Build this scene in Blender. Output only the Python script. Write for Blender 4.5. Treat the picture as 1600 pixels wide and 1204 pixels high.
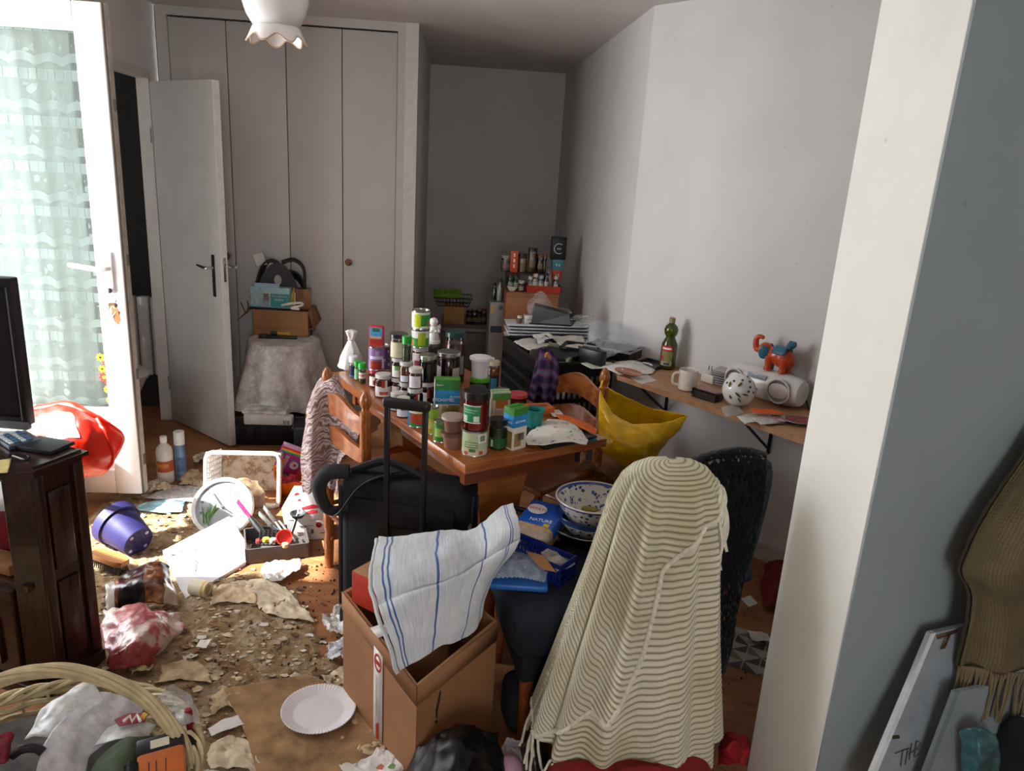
import bpy, bmesh, math, random
from mathutils import Vector, Matrix, noise
random.seed(7)
for o in list(bpy.data.objects): bpy.data.objects.remove(o)
S = bpy.context.scene
COL = S.collection
PI = math.pi
# ------------------------------------------------------------------ camera
EYE = Vector((0, 0, 1.68))
def _axes():
    dn = Vector((-245, 4098, 1200)).normalized()
    d = Vector((714-800, 247-602, 1200)); d -= dn*d.dot(dn); d.normalize()
    x = d.cross(-dn).normalized()
    return x, d, -dn
AX = _axes()
def ray(px, py):
    r = Vector((px-800, py-602, 1200))
    return Vector((AX[0].dot(r), AX[1].dot(r), AX[2].dot(r)))
def at(px, py, z=0.0):
    "world point at height z for a place measured in the photograph"
    r = ray(px, py); return EYE + r*((z-EYE.z)/r.z)
def aty(px, py, Y):
    r = ray(px, py); return EYE + r*(Y/r.y)
cam = bpy.data.cameras.new('camera'); camo = bpy.data.objects.new('camera', cam); COL.objects.link(camo)
right = Vector((AX[0].x, AX[1].x, AX[2].x)); down = Vector((AX[0].y, AX[1].y, AX[2].y)); fwd = Vector((AX[0].z, AX[1].z, AX[2].z))
mw = Matrix.Identity(4)
for i in range(3):
    mw[i][0] = right[i]; mw[i][1] = -down[i]; mw[i][2] = -fwd[i]; mw[i][3] = EYE[i]
camo.matrix_world = mw
cam.sensor_width = 36; cam.lens = 27.0; cam.clip_start = .02
S.camera = camo
# ------------------------------------------------------------------ light
W = bpy.data.worlds.new('sky'); S.world = W; W.use_nodes = True
bg = W.node_tree.nodes['Background']; bg.inputs[0].default_value = (0.93, 0.965, 1.0, 1); bg.inputs[1].default_value = 6.2
sl = bpy.data.lights.new('sun', 'SUN'); sl.energy = 14; sl.angle = math.radians(1.2); sl.color = (1.0, .96, .9)
so = bpy.data.objects.new('sun', sl); COL.objects.link(so)
SUN_DIR = Vector((0.68, 0.20, -0.74)).normalized()
so.rotation_euler = SUN_DIR.to_track_quat('-Z', 'Y').to_euler()
def portal(name, loc, direction, sx, sy):
    l = bpy.data.lights.new(name, 'AREA'); l.shape = 'RECTANGLE'; l.size = sx; l.size_y = sy
    l.cycles.is_portal = True
    o = bpy.data.objects.new(name, l); COL.objects.link(o); o.location = loc
    o.rotation_euler = Vector(direction).to_track_quat('-Z', 'Y').to_euler()
portal('window_portal', (-2.46, 2.81, 1.14), (1, 0, 0), 2.2, 1.35)
portal('added_window_portal', (.2, -1.92, 1.55), (0, 1, 0), .8, 1.0)  # samples sky through the unseen window added behind the camera
S.view_settings.view_transform = 'Standard'; S.view_settings.look = 'None'
S.view_settings.gamma = 1; S.view_settings.use_curve_mapping = False
S.view_settings.exposure = 0.88
# ------------------------------------------------------------------ materials
def lin(h, k=1.0):
    h = h.lstrip('#'); out = []
    for i in (0, 2, 4):
        c = int(h[i:i+2], 16)/255
        out.append(min(1, (c/12.92 if c <= .04045 else ((c+.055)/1.055)**2.4)*k))
    return (*out, 1)
MATS = {}
class NT:
    def __init__(s, name):
        s.m = bpy.data.materials.new(name); s.m.use_nodes = True
        s.t = s.m.node_tree; s.t.nodes.clear()
        s.out = s.n('ShaderNodeOutputMaterial'); s.p = s.n('ShaderNodeBsdfPrincipled')
        s.l(s.p.outputs[0], s.out.inputs[0])
    def n(s, typ, **kw):
        nd = s.t.nodes.new(typ)
        for k, v in kw.items(): setattr(nd, k, v)
        return nd
    def l(s, a, b): s.t.links.new(a, b)
    def co(s, which='Object', scale=None, rot=None):
        tc = s.n('ShaderNodeTexCoord').outputs[which]
        if scale is None and rot is None: return tc
        mp = s.n('ShaderNodeMapping')
        if scale is not None: mp.inputs['Scale'].default_value = scale
        if rot is not None: mp.inputs['Rotation'].default_value = rot
        s.l(tc, mp.inputs[0]); return mp.outputs[0]
    def noise(s, co, scale, detail=4, rough=.55):
        n = s.n('ShaderNodeTexNoise'); n.inputs['Scale'].default_value = scale; n.inputs['Detail'].default_value = detail
        n.inputs['Roughness'].default_value = rough; s.l(co, n.inputs['Vector']); return n.outputs[0]
    def wave(s, co, scale, dist=0, axis='X', prof='SIN', dscale=1, detail=2):
        n = s.n('ShaderNodeTexWave', bands_direction=axis, wave_profile=prof)
        n.inputs['Scale'].default_value = scale; n.inputs['Distortion'].default_value = dist
        n.inputs['Detail Scale'].default_value = dscale; n.inputs['Detail'].default_value = detail
        s.l(co, n.inputs['Vector']); return n.outputs['Fac']
    def voro(s, co, scale, out='Distance', feat='F1'):
        n = s.n('ShaderNodeTexVoronoi', feature=feat); n.inputs['Scale'].default_value = scale
        s.l(co, n.inputs['Vector']); return n.outputs[out]
    def ramp(s, fac, stops, interp='LINEAR'):
        r = s.n('ShaderNodeValToRGB'); r.color_ramp.interpolation = interp
        e = r.color_ramp.elements
        while len(e) < len(stops): e.new(.5)
        for i, (p, c) in enumerate(stops):
            e[i].position = p; e[i].color = c if not isinstance(c, (int, float)) else (c, c, c, 1)
        s.l(fac, r.inputs[0]); return r.outputs[0]
    def mix(s, fac, a, b, blend='MIX'):
        m = s.n('ShaderNodeMix', data_type='RGBA', blend_type=blend)
        for sock, v in ((m.inputs['Factor'], fac), (m.inputs['A'], a), (m.inputs['B'], b)):
            pass
        def put(sock, v):
            if isinstance(v, bpy.types.NodeSocket): s.l(v, sock)
            else: sock.default_value = v
        put(m.inputs[0], fac); put(m.inputs[6], a); put(m.inputs[7], b)
        return m.outputs[2]
    def math(s, op, a, b=None):
        m = s.n('ShaderNodeMath', operation=op)
        for i, v in enumerate((a, b)):
            if v is None: continue
            if isinstance(v, bpy.types.NodeSocket): s.l(v, m.inputs[i])
            else: m.inputs[i].default_value = v
        return m.outputs[0]
    def bump(s, h, strength=.3, dist=.01):
        b = s.n('ShaderNodeBump'); b.inputs['Strength'].default_value = strength; b.inputs['Distance'].default_value = dist
        s.l(h, b.inputs['Height']); s.l(b.outputs[0], s.p.inputs['Normal'])
    def set(s, col=None, rough=.5, metal=0, spec=.5, coat=0, trans=0, alpha=None, ior=1.45, sheen=0):
        p = s.p
        if col is not None:
            if isinstance(col, bpy.types.NodeSocket): s.l(col, p.inputs['Base Color'])
            else: p.inputs['Base Color'].default_value = col
        if isinstance(rough, bpy.types.NodeSocket): s.l(rough, p.inputs['Roughness'])
        else: p.inputs['Roughness'].default_value = rough
        p.inputs['Metallic'].default_value = metal; p.inputs['Specular IOR Level'].default_value = spec
        p.inputs['Coat Weight'].default_value = coat; p.inputs['Transmission Weight'].default_value = trans; p.inputs['IOR'].default_value = ior
        p.inputs['Sheen Weight'].default_value = sheen
        if alpha is not None:
            if isinstance(alpha, bpy.types.NodeSocket): s.l(alpha, p.inputs['Alpha'])
            else: p.inputs['Alpha'].default_value = alpha
        return s.m
def mat(h, rough=.5, metal=0, var=.08, scale=25, bump=0, spec=.5, coat=0, sheen=0, bscale=None):
    "plain procedural paint / plastic / paper: colour with slight mottling and optional fine relief"
    key = (h, rough, metal, var, scale, bump, spec, coat, sheen)
    if key in MATS: return MATS[key]
    t = NT('surface_'+h.strip('#')+'_%d' % len(MATS))
    c = lin(h); co = t.co()
    if var:
        f = t.noise(co, scale)
        lo = tuple(x*(1-var*1.6) for x in c[:3])+(1,); hi = tuple(min(1, x*(1+var)) for x in c[:3])+(1,)
        col = t.ramp(f, [(.3, lo), (.7, hi)])
    else: col = c
    if bump: t.bump(t.noise(co, bscale or scale*3, 5), bump, .004)
    MATS[key] = t.set(col, rough, metal, spec, coat, sheen=sheen)
    return MATS[key]
def wood(name, c1, c2, stretch=(1, 14, 14), scale=3, rough=.4, coat=.0, bump=.08):
    if name in MATS: return MATS[name]
    t = NT(name); co = t.co('Object', stretch)
    n1 = t.noise(co, scale, 6, .65); w = t.wave(co, scale*.6, 6, 'Y', dscale=1.3, detail=3)
    f = t.mix(.45, n1, w)
    col = t.ramp(f, [(.25, lin(c1)), (.75, lin(c2))])
    dirt = t.noise(t.co(), 9, 5); col = t.mix(t.ramp(dirt, [(.5, 0.0), (.8, .35)]), col, lin(c1, .6))
    t.bump(f, bump, .003)
    MATS[name] = t.set(col, rough, coat=coat); return MATS[name]
def glass(name='clear_glass', tint='FFFFFF', refl=.10, rough=.02, ior=1.5):
    if name in MATS: return MATS[name]
    t = NT(name); t.t.nodes.remove(t.p)
    tr = t.n('ShaderNodeBsdfTransparent'); tr.inputs[0].default_value = lin(tint)
    gl = t.n('ShaderNodeBsdfGlossy'); gl.inputs['Roughness'].default_value = rough
    fr = t.n('ShaderNodeFresnel'); fr.inputs[0].default_value = ior
    fac = t.math('MAXIMUM', t.math('MULTIPLY', fr.outputs[0], 1.0), refl*.4)
    mx = t.n('ShaderNodeMixShader'); t.l(fac, mx.inputs[0]); t.l(tr.outputs[0], mx.inputs[1]); t.l(gl.outputs[0], mx.inputs[2])
    t.l(mx.outputs[0], t.out.inputs[0]); MATS[name] = t.m; return t.m
def film(name, h, opacity=.35, rough=.25):
    "thin translucent plastic film"
    if name in MATS: return MATS[name]
    t = NT(name); n = t.noise(t.co(), 30, 5)
    t.bump(n, .5, .01)
    MATS[name] = t.set(lin(h), rough, alpha=t.ramp(n, [(.3, opacity*.6), (.75, min(1, opacity*1.6))])); return MATS[name]
# ------------------------------------------------------------------ mesh building
def T(x=0, y=0, z=0): return Matrix.Translation((x, y, z))
def R(a, ax='Z'): return Matrix.Rotation(a, 4, ax)
class MB:
    def __init__(s): s.v = []; s.f = []; s.uv = []
    def add(s, v, f, M=None, uv=None):
        o = len(s.v)
        s.v += [tuple((M @ Vector(p)) if M else p) for p in v]
        s.f += [tuple(i+o for i in q) for q in f]
        s.uv += uv if uv else [(0, 0)]*len(v)
        return s
    def box(s, x0, x1, y0, y1, z0, z1, M=None, bev=0, seg=2):
        if bev:
            bm = bmesh.new(); bmesh.ops.create_cube(bm, size=1)
            for v in bm.verts: v.co = ((x0+x1)/2+v.co.x*(x1-x0), (y0+y1)/2+v.co.y*(y1-y0), (z0+z1)/2+v.co.z*(z1-z0))
            bmesh.ops.bevel(bm, geom=list(bm.edges), offset=bev, segments=seg, profile=.5, affect='EDGES')
            bm.verts.index_update()
            s.add([tuple(v.co) for v in bm.verts], [[v.index for v in f.verts] for f in bm.faces], M); bm.free(); return s
        v = [(x, y, z) for z in (z0, z1) for y in (y0, y1) for x in (x0, x1)]
        return s.add(v, [(0, 2, 3, 1), (4, 5, 7, 6), (0, 1, 5, 4), (2, 6, 7, 3), (0, 4, 6, 2), (1, 3, 7, 5)], M)
    def lathe(s, prof, n=24, M=None, wob=None):
        v = []; f = []; uv = []
        for j, (r, z) in enumerate(prof):
            for i in range(n):
                a = 2*PI*i/n; rr = r*(wob(a, z) if wob else 1)
                v.append((rr*math.cos(a), rr*math.sin(a), z)); uv.append((i/n, j/(len(prof)-1)))
        for j in range(len(prof)-1):
            for i in range(n):
                k = (i+1) % n
                f.append((j*n+i, j*n+k, (j+1)*n+k, (j+1)*n+i))
        if prof[0][0] > 1e-5 and prof[0][0] < 9: f.append(tuple(range(n-1, -1, -1))) if getattr(s, 'cap0', True) else None
        if getattr(s, 'cap1', True): f.append(tuple((len(prof)-1)*n+i for i in range(n)))
        return s.add(v, f, M, uv)
    def tube(s, pts, r, n=8, closed=False, M=None, flat=1.0):
        P = [Vector(p) for p in pts]; N = len(P); v = []; f = []; up = None
        for i in range(N):
            if closed: t = P[(i+1) % N]-P[i-1]
            else: t = P[min(i+1, N-1)]-P[max(i-1, 0)]
            if t.length < 1e-9: t = Vector((0, 0, 1))
            t.normalize()
            if up is None: up = t.orthogonal().normalized()
            up = (up-t*up.dot(t))
            up = up.normalized() if up.length > 1e-6 else t.orthogonal().normalized()
            b = t.cross(up); rr = r[i] if isinstance(r, (list, tuple)) else r
            for k in range(n):
                a = 2*PI*k/n; v.append(tuple(P[i]+up*(rr*math.cos(a))+b*(rr*flat*math.sin(a))))
        for i in range(N if closed else N-1):
            j = (i+1) % N
            for k in range(n):
                m = (k+1) % n; f.append((i*n+k, i*n+m, j*n+m, j*n+k))
        if not closed: f.append(tuple(range(n-1, -1, -1))); f.append(tuple((N-1)*n+k for k in range(n)))
        return s.add(v, f, M)
    def prism(s, poly, z0, z1, M=None):
        n = len(poly)
        v = [(x, y, z0) for x, y in poly]+[(x, y, z1) for x, y in poly]
        f = [tuple(range(n-1, -1, -1)), tuple(range(n, 2*n))]+[(i, (i+1) % n, n+(i+1) % n, n+i) for i in range(n)]
        return s.add(v, f, M)
    def grid(s, fn, nu, nv, M=None):
        v = []; uv = []
        for j in range(nv+1):
            for i in range(nu+1):
                u, w = i/nu, j/nv; v.append(tuple(fn(u, w))); uv.append((u, w))
        q = nu+1
        return s.add(v, [(j*q+i, j*q+i+1, (j+1)*q+i+1, (j+1)*q+i) for j in range(nv) for i in range(nu)], M, uv)
    def build(s, name, m, parent=None, smooth=35, solid=0, loc=None, rz=0, sub=0, rot=None):
        me = bpy.data.meshes.new(name); me.from_pydata(s.v, [], s.f)
        ul = me.uv_layers.new(name='UVMap')
        for lp in me.loops: ul.data[lp.index].uv = s.uv[lp.vertex_index]
        me.materials.append(m); me.validate()
        bm = bmesh.new(); bm.from_mesh(me); bmesh.ops.recalc_face_normals(bm, faces=bm.faces); bm.to_mesh(me); bm.free()
        if smooth:
            for p in me.polygons: p.use_smooth = True
            try: me.set_sharp_from_angle(angle=math.radians(smooth))
            except Exception: pass
        o = bpy.data.objects.new(name, me); COL.objects.link(o)
        if parent: o.parent = parent
        if loc is not None: o.location = loc
        o.rotation_euler = rot if rot else (0, 0, rz)
        if solid:
            md = o.modifiers.new('thickness', 'SOLIDIFY'); md.thickness = solid; md.offset = 0
        if sub:
            md = o.modifiers.new('subdivision', 'SUBSURF'); md.levels = sub; md.render_levels = sub
        return o
def tag(o, label, cat, group=None, kind=None):
    o['label'] = label; o['category'] = cat
    if group: o['group'] = group
    if kind: o['kind'] = kind
    return o
def thing(name, label, cat, loc=(0, 0, 0), rz=0, group=None, rot=None, kind=None):
    o = bpy.data.objects.new(name, None); o.empty_display_size = .05; COL.objects.link(o)
    o.location = loc; o.rotation_euler = rot if rot else (0, 0, rz)
    return tag(o, label, cat, group, kind)
def struct(name, mb, m, label, cat, **kw): return tag(mb.build(name, m, **kw), label, cat, kind='structure')
def lettering(txt, size, m, parent, M, name='lettering', depth=.0004, align='CENTER'):
    "flat printed words: text turned into a thin mesh, lying in local XY of M"
    c = bpy.data.curves.new('t', 'FONT'); c.body = txt; c.size = size; c.extrude = depth; c.align_x = align; c.align_y = 'CENTER'
    c.resolution_u = 2
    tmp = bpy.data.objects.new('t', c); COL.objects.link(tmp); bpy.context.view_layer.update()
    me = bpy.data.meshes.new_from_object(tmp.evaluated_get(bpy.context.evaluated_depsgraph_get()))
    bpy.data.objects.remove(tmp); bpy.data.curves.remove(c)
    me.transform(M); me.materials.clear(); me.materials.append(m); me.name = name
    o = bpy.data.objects.new(name, me); COL.objects.link(o); o.parent = parent; return o
def cat4(a, b, c, d, t):
    return .5*((2*b)+(c-a)*t+(2*a-5*b+4*c-d)*t*t+(3*b-a-3*c+d)*t*t*t)
def crv(P, t):
    n = len(P)-1; x = min(max(t, 0), 1)*n; i = min(int(x), n-1); u = x-i
    g = lambda k: P[min(max(k, 0), n)] if 0 <= k <= n else (P[0]*2-P[1] if k < 0 else P[n]*2-P[n-1])
    return cat4(g(i-1), P[i], P[i+1], g(i+2), u)
def net(ctrl):
    "smooth surface through a net of 3-D control points"
    C = [[Vector(p) for p in row] for row in ctrl]
    def fn(u, v): return crv([crv(row, u) for row in C], v)
    return fn
def spline(P, n):
    P = [Vector(p) for p in P]; return [crv(P, i/n) for i in range(n+1)]
def crumple(fn, amp, freq, seed=0):
    off = Vector((seed*3.1, seed*1.7, seed*2.3))
    def g(u, v):
        p = fn(u, v); q = p*freq+off
        return p+Vector(noise.noise_vector(q))*amp+Vector(noise.noise_vector(q*2.7))*amp*.4
    return g
# ================================================================== THE ROOM
def wall_mat(name, h, dirt='8a7c66', amt=.25):
    t = NT(name); co = t.co()
    n = t.noise(co, 3.0, 6, .6); sp = t.voro(co, 7)
    base = t.ramp(n, [(.35, lin(h, .93)), (.65, lin(h))])
    col = t.mix(t.ramp(sp, [(.0, amt), (.03, amt*.7), (.05, 0.0)]), base, lin(dirt))
    sm = t.noise(co, 1.3, 7, .7); col = t.mix(t.ramp(sm, [(.6, 0.0), (.8, amt*.5)]), col, lin(dirt))
    t.bump(t.noise(co, 60, 3), .12, .003)
    return t.set(col, .75, spec=.3)
WALL = wall_mat('plaster_white', 'DAD6D3'); CEIL = wall_mat('ceiling_white', 'D3CDC9', amt=.12)
POST_LIT = wall_mat('cream_lit_tone', 'F2F2E8', 'b5a060', .35); WALL_SHADE = wall_mat('blue_grey_shade_tone', '929D9E', '60605a', .3)  # end face brightened for window light, near face greyed for its shade
def floor_mat():
    t = NT('vinyl_floor'); co = t.co()
    n = t.noise(t.co('Object', (1, 7, 1)), 3, 6, .6); col = t.ramp(n, [(.25, lin('8A5434')), (.75, lin('B07A50'))])
    br = t.n('ShaderNodeTexBrick'); br.offset = .5; br.inputs['Scale'].default_value = 1
    br.inputs['Brick Width'].default_value = .9; br.inputs['Row Height'].default_value = .11; br.inputs['Mortar Size'].default_value = .0015
    br.inputs['Color1'].default_value = (1, 1, 1, 1); br.inputs['Color2'].default_value = (.86, .86, .86, 1); br.inputs['Mortar'].default_value = (.45, .4, .35, 1)
    t.l(t.co('Object', None, (0, 0, .52)), br.inputs['Vector']); col = t.mix(1.0, col, br.outputs[0], 'MULTIPLY')
    d = t.noise(co, 5, 8, .7); col = t.mix(t.ramp(d, [(.52, 0.0), (.75, .6)]), col, lin('A58E70'))
    d2 = t.noise(co, 26, 6, .7); col = t.mix(t.ramp(d2, [(.6, 0.0), (.72, .6)]), col, lin('4a2e1c'))
    t.bump(d, .1, .004); return t.set(col, t.ramp(d, [(.3, .35), (.7, .65)]), spec=.4)
FLOOR = floor_mat()
CZ = 2.41
struct('floor', MB().box(-2.7, 2.6, -2.0, 7.05, -.06, 0), FLOOR, 'dirty orange-brown wood-look vinyl floor', 'floor')
struct('ceiling', MB().box(-2.7, 2.6, -2.0, 7.05, CZ, CZ+.08), CEIL, 'plain off-white ceiling', 'ceiling')
struct('wall_back', MB().box(-.4, .96, 6.93, 7.02, 0, CZ), WALL, 'shaded grey-white wall at the end of the alcove', 'wall')
struct('wall_alcove', MB().box(.894, .98, 3.887, 6.94, 0, CZ), WALL, 'side wall of the alcove running back from the vertical crease', 'wall')
SD = Vector((.558, -.83, 0)).normalized(); SN = Vector((.83, .558, 0)).normalized()   # along / into the bright oblique wall
CR = Vector((.894, 3.887, 0))
def sw(s, d=0, z=0): return CR+SD*s-SN*d+Vector((0, 0, z))      # a point along the bright wall: s along, d out into the room
q = [sw(0), sw(2.75), sw(2.75, -.09), sw(0, -.09)]
struct('wall_right', MB().prism([(p.x, p.y) for p in q], 0, CZ), WALL, 'bright white oblique wall behind the wall shelf', 'wall')
q = [sw(0.02), sw(2.7), sw(2.7, .012), sw(.02, .012)]
struct('baseboard_right', MB().prism([(p.x, p.y) for p in q], 0, .085), mat('CFC8C0', .5, var=.15), 'low white painted baseboard under the shelf wall', 'baseboard')
# wall of the doorway the picture is taken from: end face coloured as lit, face towards us coloured as shaded
pa, pb = Vector((.921, 1.79)), Vector((.957, 1.522)); dv = Vector((.991, .132))
def nw(base, s): return (base.x+dv.x*s, base.y+dv.y*s)
struct('wall_near', MB().prism([(pa.x, pa.y), (pb.x+.012, pb.y), nw(Vector((pb.x+.012, pb.y)), 1.7), nw(pa, 1.7)], 0, CZ), WALL_SHADE, 'wall face, its shade put into a blue-grey colour, at the right edge of the photo', 'wall')
struct('trim_1', MB().prism([(pa.x-.006, pa.y+.004), (pb.x-.006, pb.y-.0005), (pb.x+.0125, pb.y-.0005), (pa.x+.012, pa.y+.004)], 0, CZ), POST_LIT, 'tall cream end face of the near wall, window light put into its colour', 'trim')
struct('trim_2', MB().prism([nw(Vector((pb.x+.012, pb.y-.0)), -.0155), nw(Vector((pb.x+.012, pb.y-.006)), -.0155), nw(Vector((pb.x+.012, pb.y-.006)), .062), nw(Vector((pb.x+.012, pb.y)), .062)], 0, CZ), WALL_SHADE, 'narrow strip in the shaded blue-grey colour along the corner of the near wall', 'trim')
# window wall on the left, with the opening of the balcony door
wz = 2.22; y0, y1 = 2.15, 3.475
mb = MB().box(-2.45, -2.35, -2, y0, 0, CZ).box(-2.45, -2.35, y0, y1, wz, CZ).box(-2.45, -2.35, y1, 3.70, 0, CZ)
struct('wall_left', mb, WALL, 'outer wall with the balcony door opening, left of the photo', 'wall')
mb = MB().box(-2.46, -2.36, y0, y0+.05, 0, wz).box(-2.46, -2.36, y1-.05, y1, 0, wz).box(-2.46, -2.36, y0, y1, wz-.05, wz).box(-2.46, -2.36, y0, y1, 0, .04)
struct('window_1', mb, mat('EDEDEA', .35, var=.02), 'white fixed frame of the balcony door', 'window frame')
# rooms around the camera
struct('wall_behind', MB().box(-2.45, 2.6, -2.0, -1.9, 0, .85).box(-2.45, -.2, -2, -1.9, .85, 2.15).box(.6, 2.6, -2, -1.9, .85, 2.15).box(-2.45, 2.6, -2, -1.9, 2.15, CZ), WALL, 'wall behind the viewer with an unseen window added for sky light', 'wall')  # window opening added out of view to let sky light in from behind
struct('wall_side', MB().box(2.5, 2.6, -2, 2.2, 0, CZ), WALL, 'side wall of the room we look from', 'wall')
# small dark toilet room behind the grey door
LA, LB = Vector((-1.75, 4.93)), Vector((-1.655, 3.70)); lu = (LB-LA).normalized(); ln = Vector((-lu.y, lu.x))
if ln.x > 0: ln = -ln
def lw(s, d=0): p = LA+lu*s+ln*d; return (p.x, p.y)
LEN = (LB-LA).length; D0, D1, DZ = .24, .93, 2.0
mb = MB()
for a, b, z0, z1 in ((0, D0-.04, 0, CZ), (D1+.04, LEN, 0, CZ), (D0-.04, D1+.04, DZ+.04, CZ)):
    mb.prism([lw(a), lw(b), lw(b, .05), lw(a, .05)], z0, z1)
mb.box(-2.45, -1.66, 3.66, 3.74, 0, CZ)
struct('wall_partition', mb, WALL, 'narrow wall above and beside the dark toilet doorway', 'wall')
mb = MB()
for a, b, z0, z1 in ((D0-.045, D0, 0, DZ), (D1, D1+.045, 0, DZ), (D0-.045, D1+.045, DZ, DZ+.045)):
    mb.prism([lw(a, -.012), lw(b, -.012), lw(b, .055), lw(a, .055)], z0, z1)
struct('trim_3', mb, mat('C9C2B8', .5, var=.04), 'white painted frame of the toilet doorway', 'door frame')
DARK = mat('2a2523', .9)  # near-black colour stands in for the shade of the toilet room
struct('wall_toilet', MB().box(-2.6, -1.75, 4.95, 5.03, 0, CZ).box(-2.62, -2.54, 3.74, 5.0, 0, CZ), DARK, 'toilet room walls with the lack of light put into their dark colour', 'wall')
# ---- grey flush door swung open against the closet
DOORP = mat('C4BFBA', .45, var=.05, scale=6)
h0, h1 = at(270, 654, .012), at(359, 697, .012)
ang = math.atan2(h1.y-h0.y, h1.x-h0.x); dw = (h1-h0).length
d = thing('door_1', 'plain off-white interior door standing open beside the dark doorway', 'door', (h0.x, h0.y, 0), ang, kind='structure')
MB().box(0, dw, 0, .038, .012, 1.985, bev=.002).build('door_leaf', DOORP, d)
MB().box(dw-.0005, dw+.004, .001, .037, .014, 1.983).build('edge_strip', mat('E2DED6', .45, var=.06), d)
BLK = mat('1c1a1a', .35); CHR = mat('C8C8C8', .18, 1, var=.03)
MB().box(dw-.085, dw-.06, -.006, 0, .87, 1.10, bev=.002).build('lock_plate', BLK, d)
MB().tube([(dw-.072, -.005, 1.03), (dw-.072, -.045, 1.03), (dw-.09, -.05, 1.03), (dw-.16, -.047, 1.035)], [.009, .009, .009, .007]).build('handle', CHR, d)
MB().tube([(dw-.072, .043, 1.03), (dw-.072, .085, 1.03), (dw-.06, .09, 1.03), (dw-.0, .09, 1.033)], [.009, .009, .009, .007]).build('handle', CHR, d)
MB().box(dw+.004, dw+.006, .012, .026, .96, 1.09).build('latch_plate', CHR, d)
MB().box(dw+.004, dw+.013, .013, .025, 1.05, 1.07, bev=.002).build('latch_bolt', CHR, d)
for z in (.25, 1.7): MB().tube([(0, -.006, z-.04), (0, -.006, z+.04)], .007).build('hinge', CHR, d)
# ---- balcony door leaf with lace curtain, open into the room
PVC = mat('F2F2F0', .3, var=.02); GASK = mat('6b625a', .6)
YL = 3.465; XR = -1.435; XL = -2.33; ZB, ZT = .06, 2.19
leaf = thing('door_2', 'white glazed balcony door standing open with lace behind its pane', 'door', (XR, YL, 0), 0, kind='structure')
WL = XR-XL; SW = .115; RZ = .48
MB().box(-SW, 0, 0, .06, ZB, ZT, bev=.006).build('stile', PVC, leaf)
MB().box(-WL, -WL+SW, 0, .06, ZB, ZT, bev=.006).build('stile', PVC, leaf)
MB().box(-WL+SW, -SW, 0, .06, ZT-.11, ZT, bev=.006).build('top_rail', PVC, leaf)
MB().box(-WL+SW, -SW, 0, .06, RZ-.09, RZ, bev=.006).build('middle_rail', PVC, leaf)
MB().box(-WL+SW, -SW, .002, .06, ZB, ZB+.12, bev=.006).build('bottom_rail', PVC, leaf)
MB().box(-WL+SW, -SW, .018, .05, ZB+.12, RZ-.09).build('lower_panel', PVC, leaf)
MB().box(.0005, .008, .018, .056, ZB, ZT).build('edge_profile', mat('B8AFA4', .5, var=.15), leaf)
MB().box(.0002, .004, .006, .017, ZB, ZT).build('seal', GASK, leaf)
MB().box(-WL+SW-.01, -SW+.01, .030, .034, RZ-.01, ZT-.10).build('pane', glass('pane_glass', 'F4FAF8', .03, ior=1.24), leaf)
MB().box(-SW-.125, -SW-.1, -.002, 0, RZ-.045, RZ-.04).build('vent_slot', BLK, leaf)
for z in (.2, .62, 1.14, 1.78): MB().box(.008, .012, .028, .046, z, z+.05).build('striker', mat('8d867c', .4, .6), leaf)
hb = MB().box(-.075, -.04, -.012, 0, 1.02, 1.20, bev=.004); hb.build('handle_plate', PVC, leaf)
MB().tube([(-.057, -.01, 1.13), (-.057, -.055, 1.13), (-.075, -.06, 1.13), (-.20, -.056, 1.145)], [.011, .011, .012, .009], 10).build('handle', PVC, leaf)
MB().lathe([(.012, 0), (.012, .008), (.006, .009)], 12, T(-.057, -.012, 1.035) @ R(PI/2, 'X')).build('keyhole', CHR, leaf)
def lace_mat():
    t = NT('lace_net'); uv = t.co('UV'); sep = t.n('ShaderNodeSeparateXYZ'); t.l(uv, sep.inputs[0]); u, v = sep.outputs[0], sep.outputs[1]
    per = 9.0; k = t.math('FRACT', t.math('MULTIPLY', v, per))
    # scalloped lower hem of each tier
    sc = t.math('MULTIPLY', t.math('ABSOLUTE', t.math('SINE', t.math('MULTIPLY', u, PI*7))), .10)
    k2 = t.math('SUBTRACT', k, sc)
    a = t.math('MULTIPLY', t.math('GREATER_THAN', k2, .05), t.math('LESS_THAN', k2, .24))
    b = t.math('MULTIPLY', t.math('GREATER_THAN', k, .76), t.math('LESS_THAN', k, .99))
    slots = t.math('GREATER_THAN', t.math('FRACT', t.math('MULTIPLY', u, 21)), .12)
    b = t.math('MULTIPLY', b, slots)
    fl = t.math('MULTIPLY', t.math('LESS_THAN', t.voro(t.co('UV', (17, 40, 1)), 1.0), .40), t.math('GREATER_THAN', k, .34))
    fl = t.math('MULTIPLY', fl, t.math('MULTIPLY', t.math('LESS_THAN', k, .68), t.math('GREATER_THAN', t.math('FRACT', t.math('MULTIPLY', u, 7)), .45)))
    pat = t.math('MAXIMUM', t.math('MAXIMUM', a, b), fl)
    al = t.math('ADD', .34, t.math('MULTIPLY', pat, .62))
    dif = t.n('ShaderNodeBsdfDiffuse'); dif.inputs[0].default_value = (.97, .98, .97, 1)
    trl = t.n('ShaderNodeBsdfTranslucent'); trl.inputs[0].default_value = (.97, .98, .97, 1)
    mx = t.n('ShaderNodeMixShader'); mx.inputs[0].default_value = .5; t.l(dif.outputs[0], mx.inputs[1]); t.l(trl.outputs[0], mx.inputs[2])
    tr = t.n('ShaderNodeBsdfTransparent'); m2 = t.n('ShaderNodeMixShader'); t.l(al, m2.inputs[0]); t.l(tr.outputs[0], m2.inputs[1]); t.l(mx.outputs[0], m2.inputs[2])
    t.t.nodes.remove(t.p); t.l(m2.outputs[0], t.out.inputs[0]); return t.m
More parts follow.
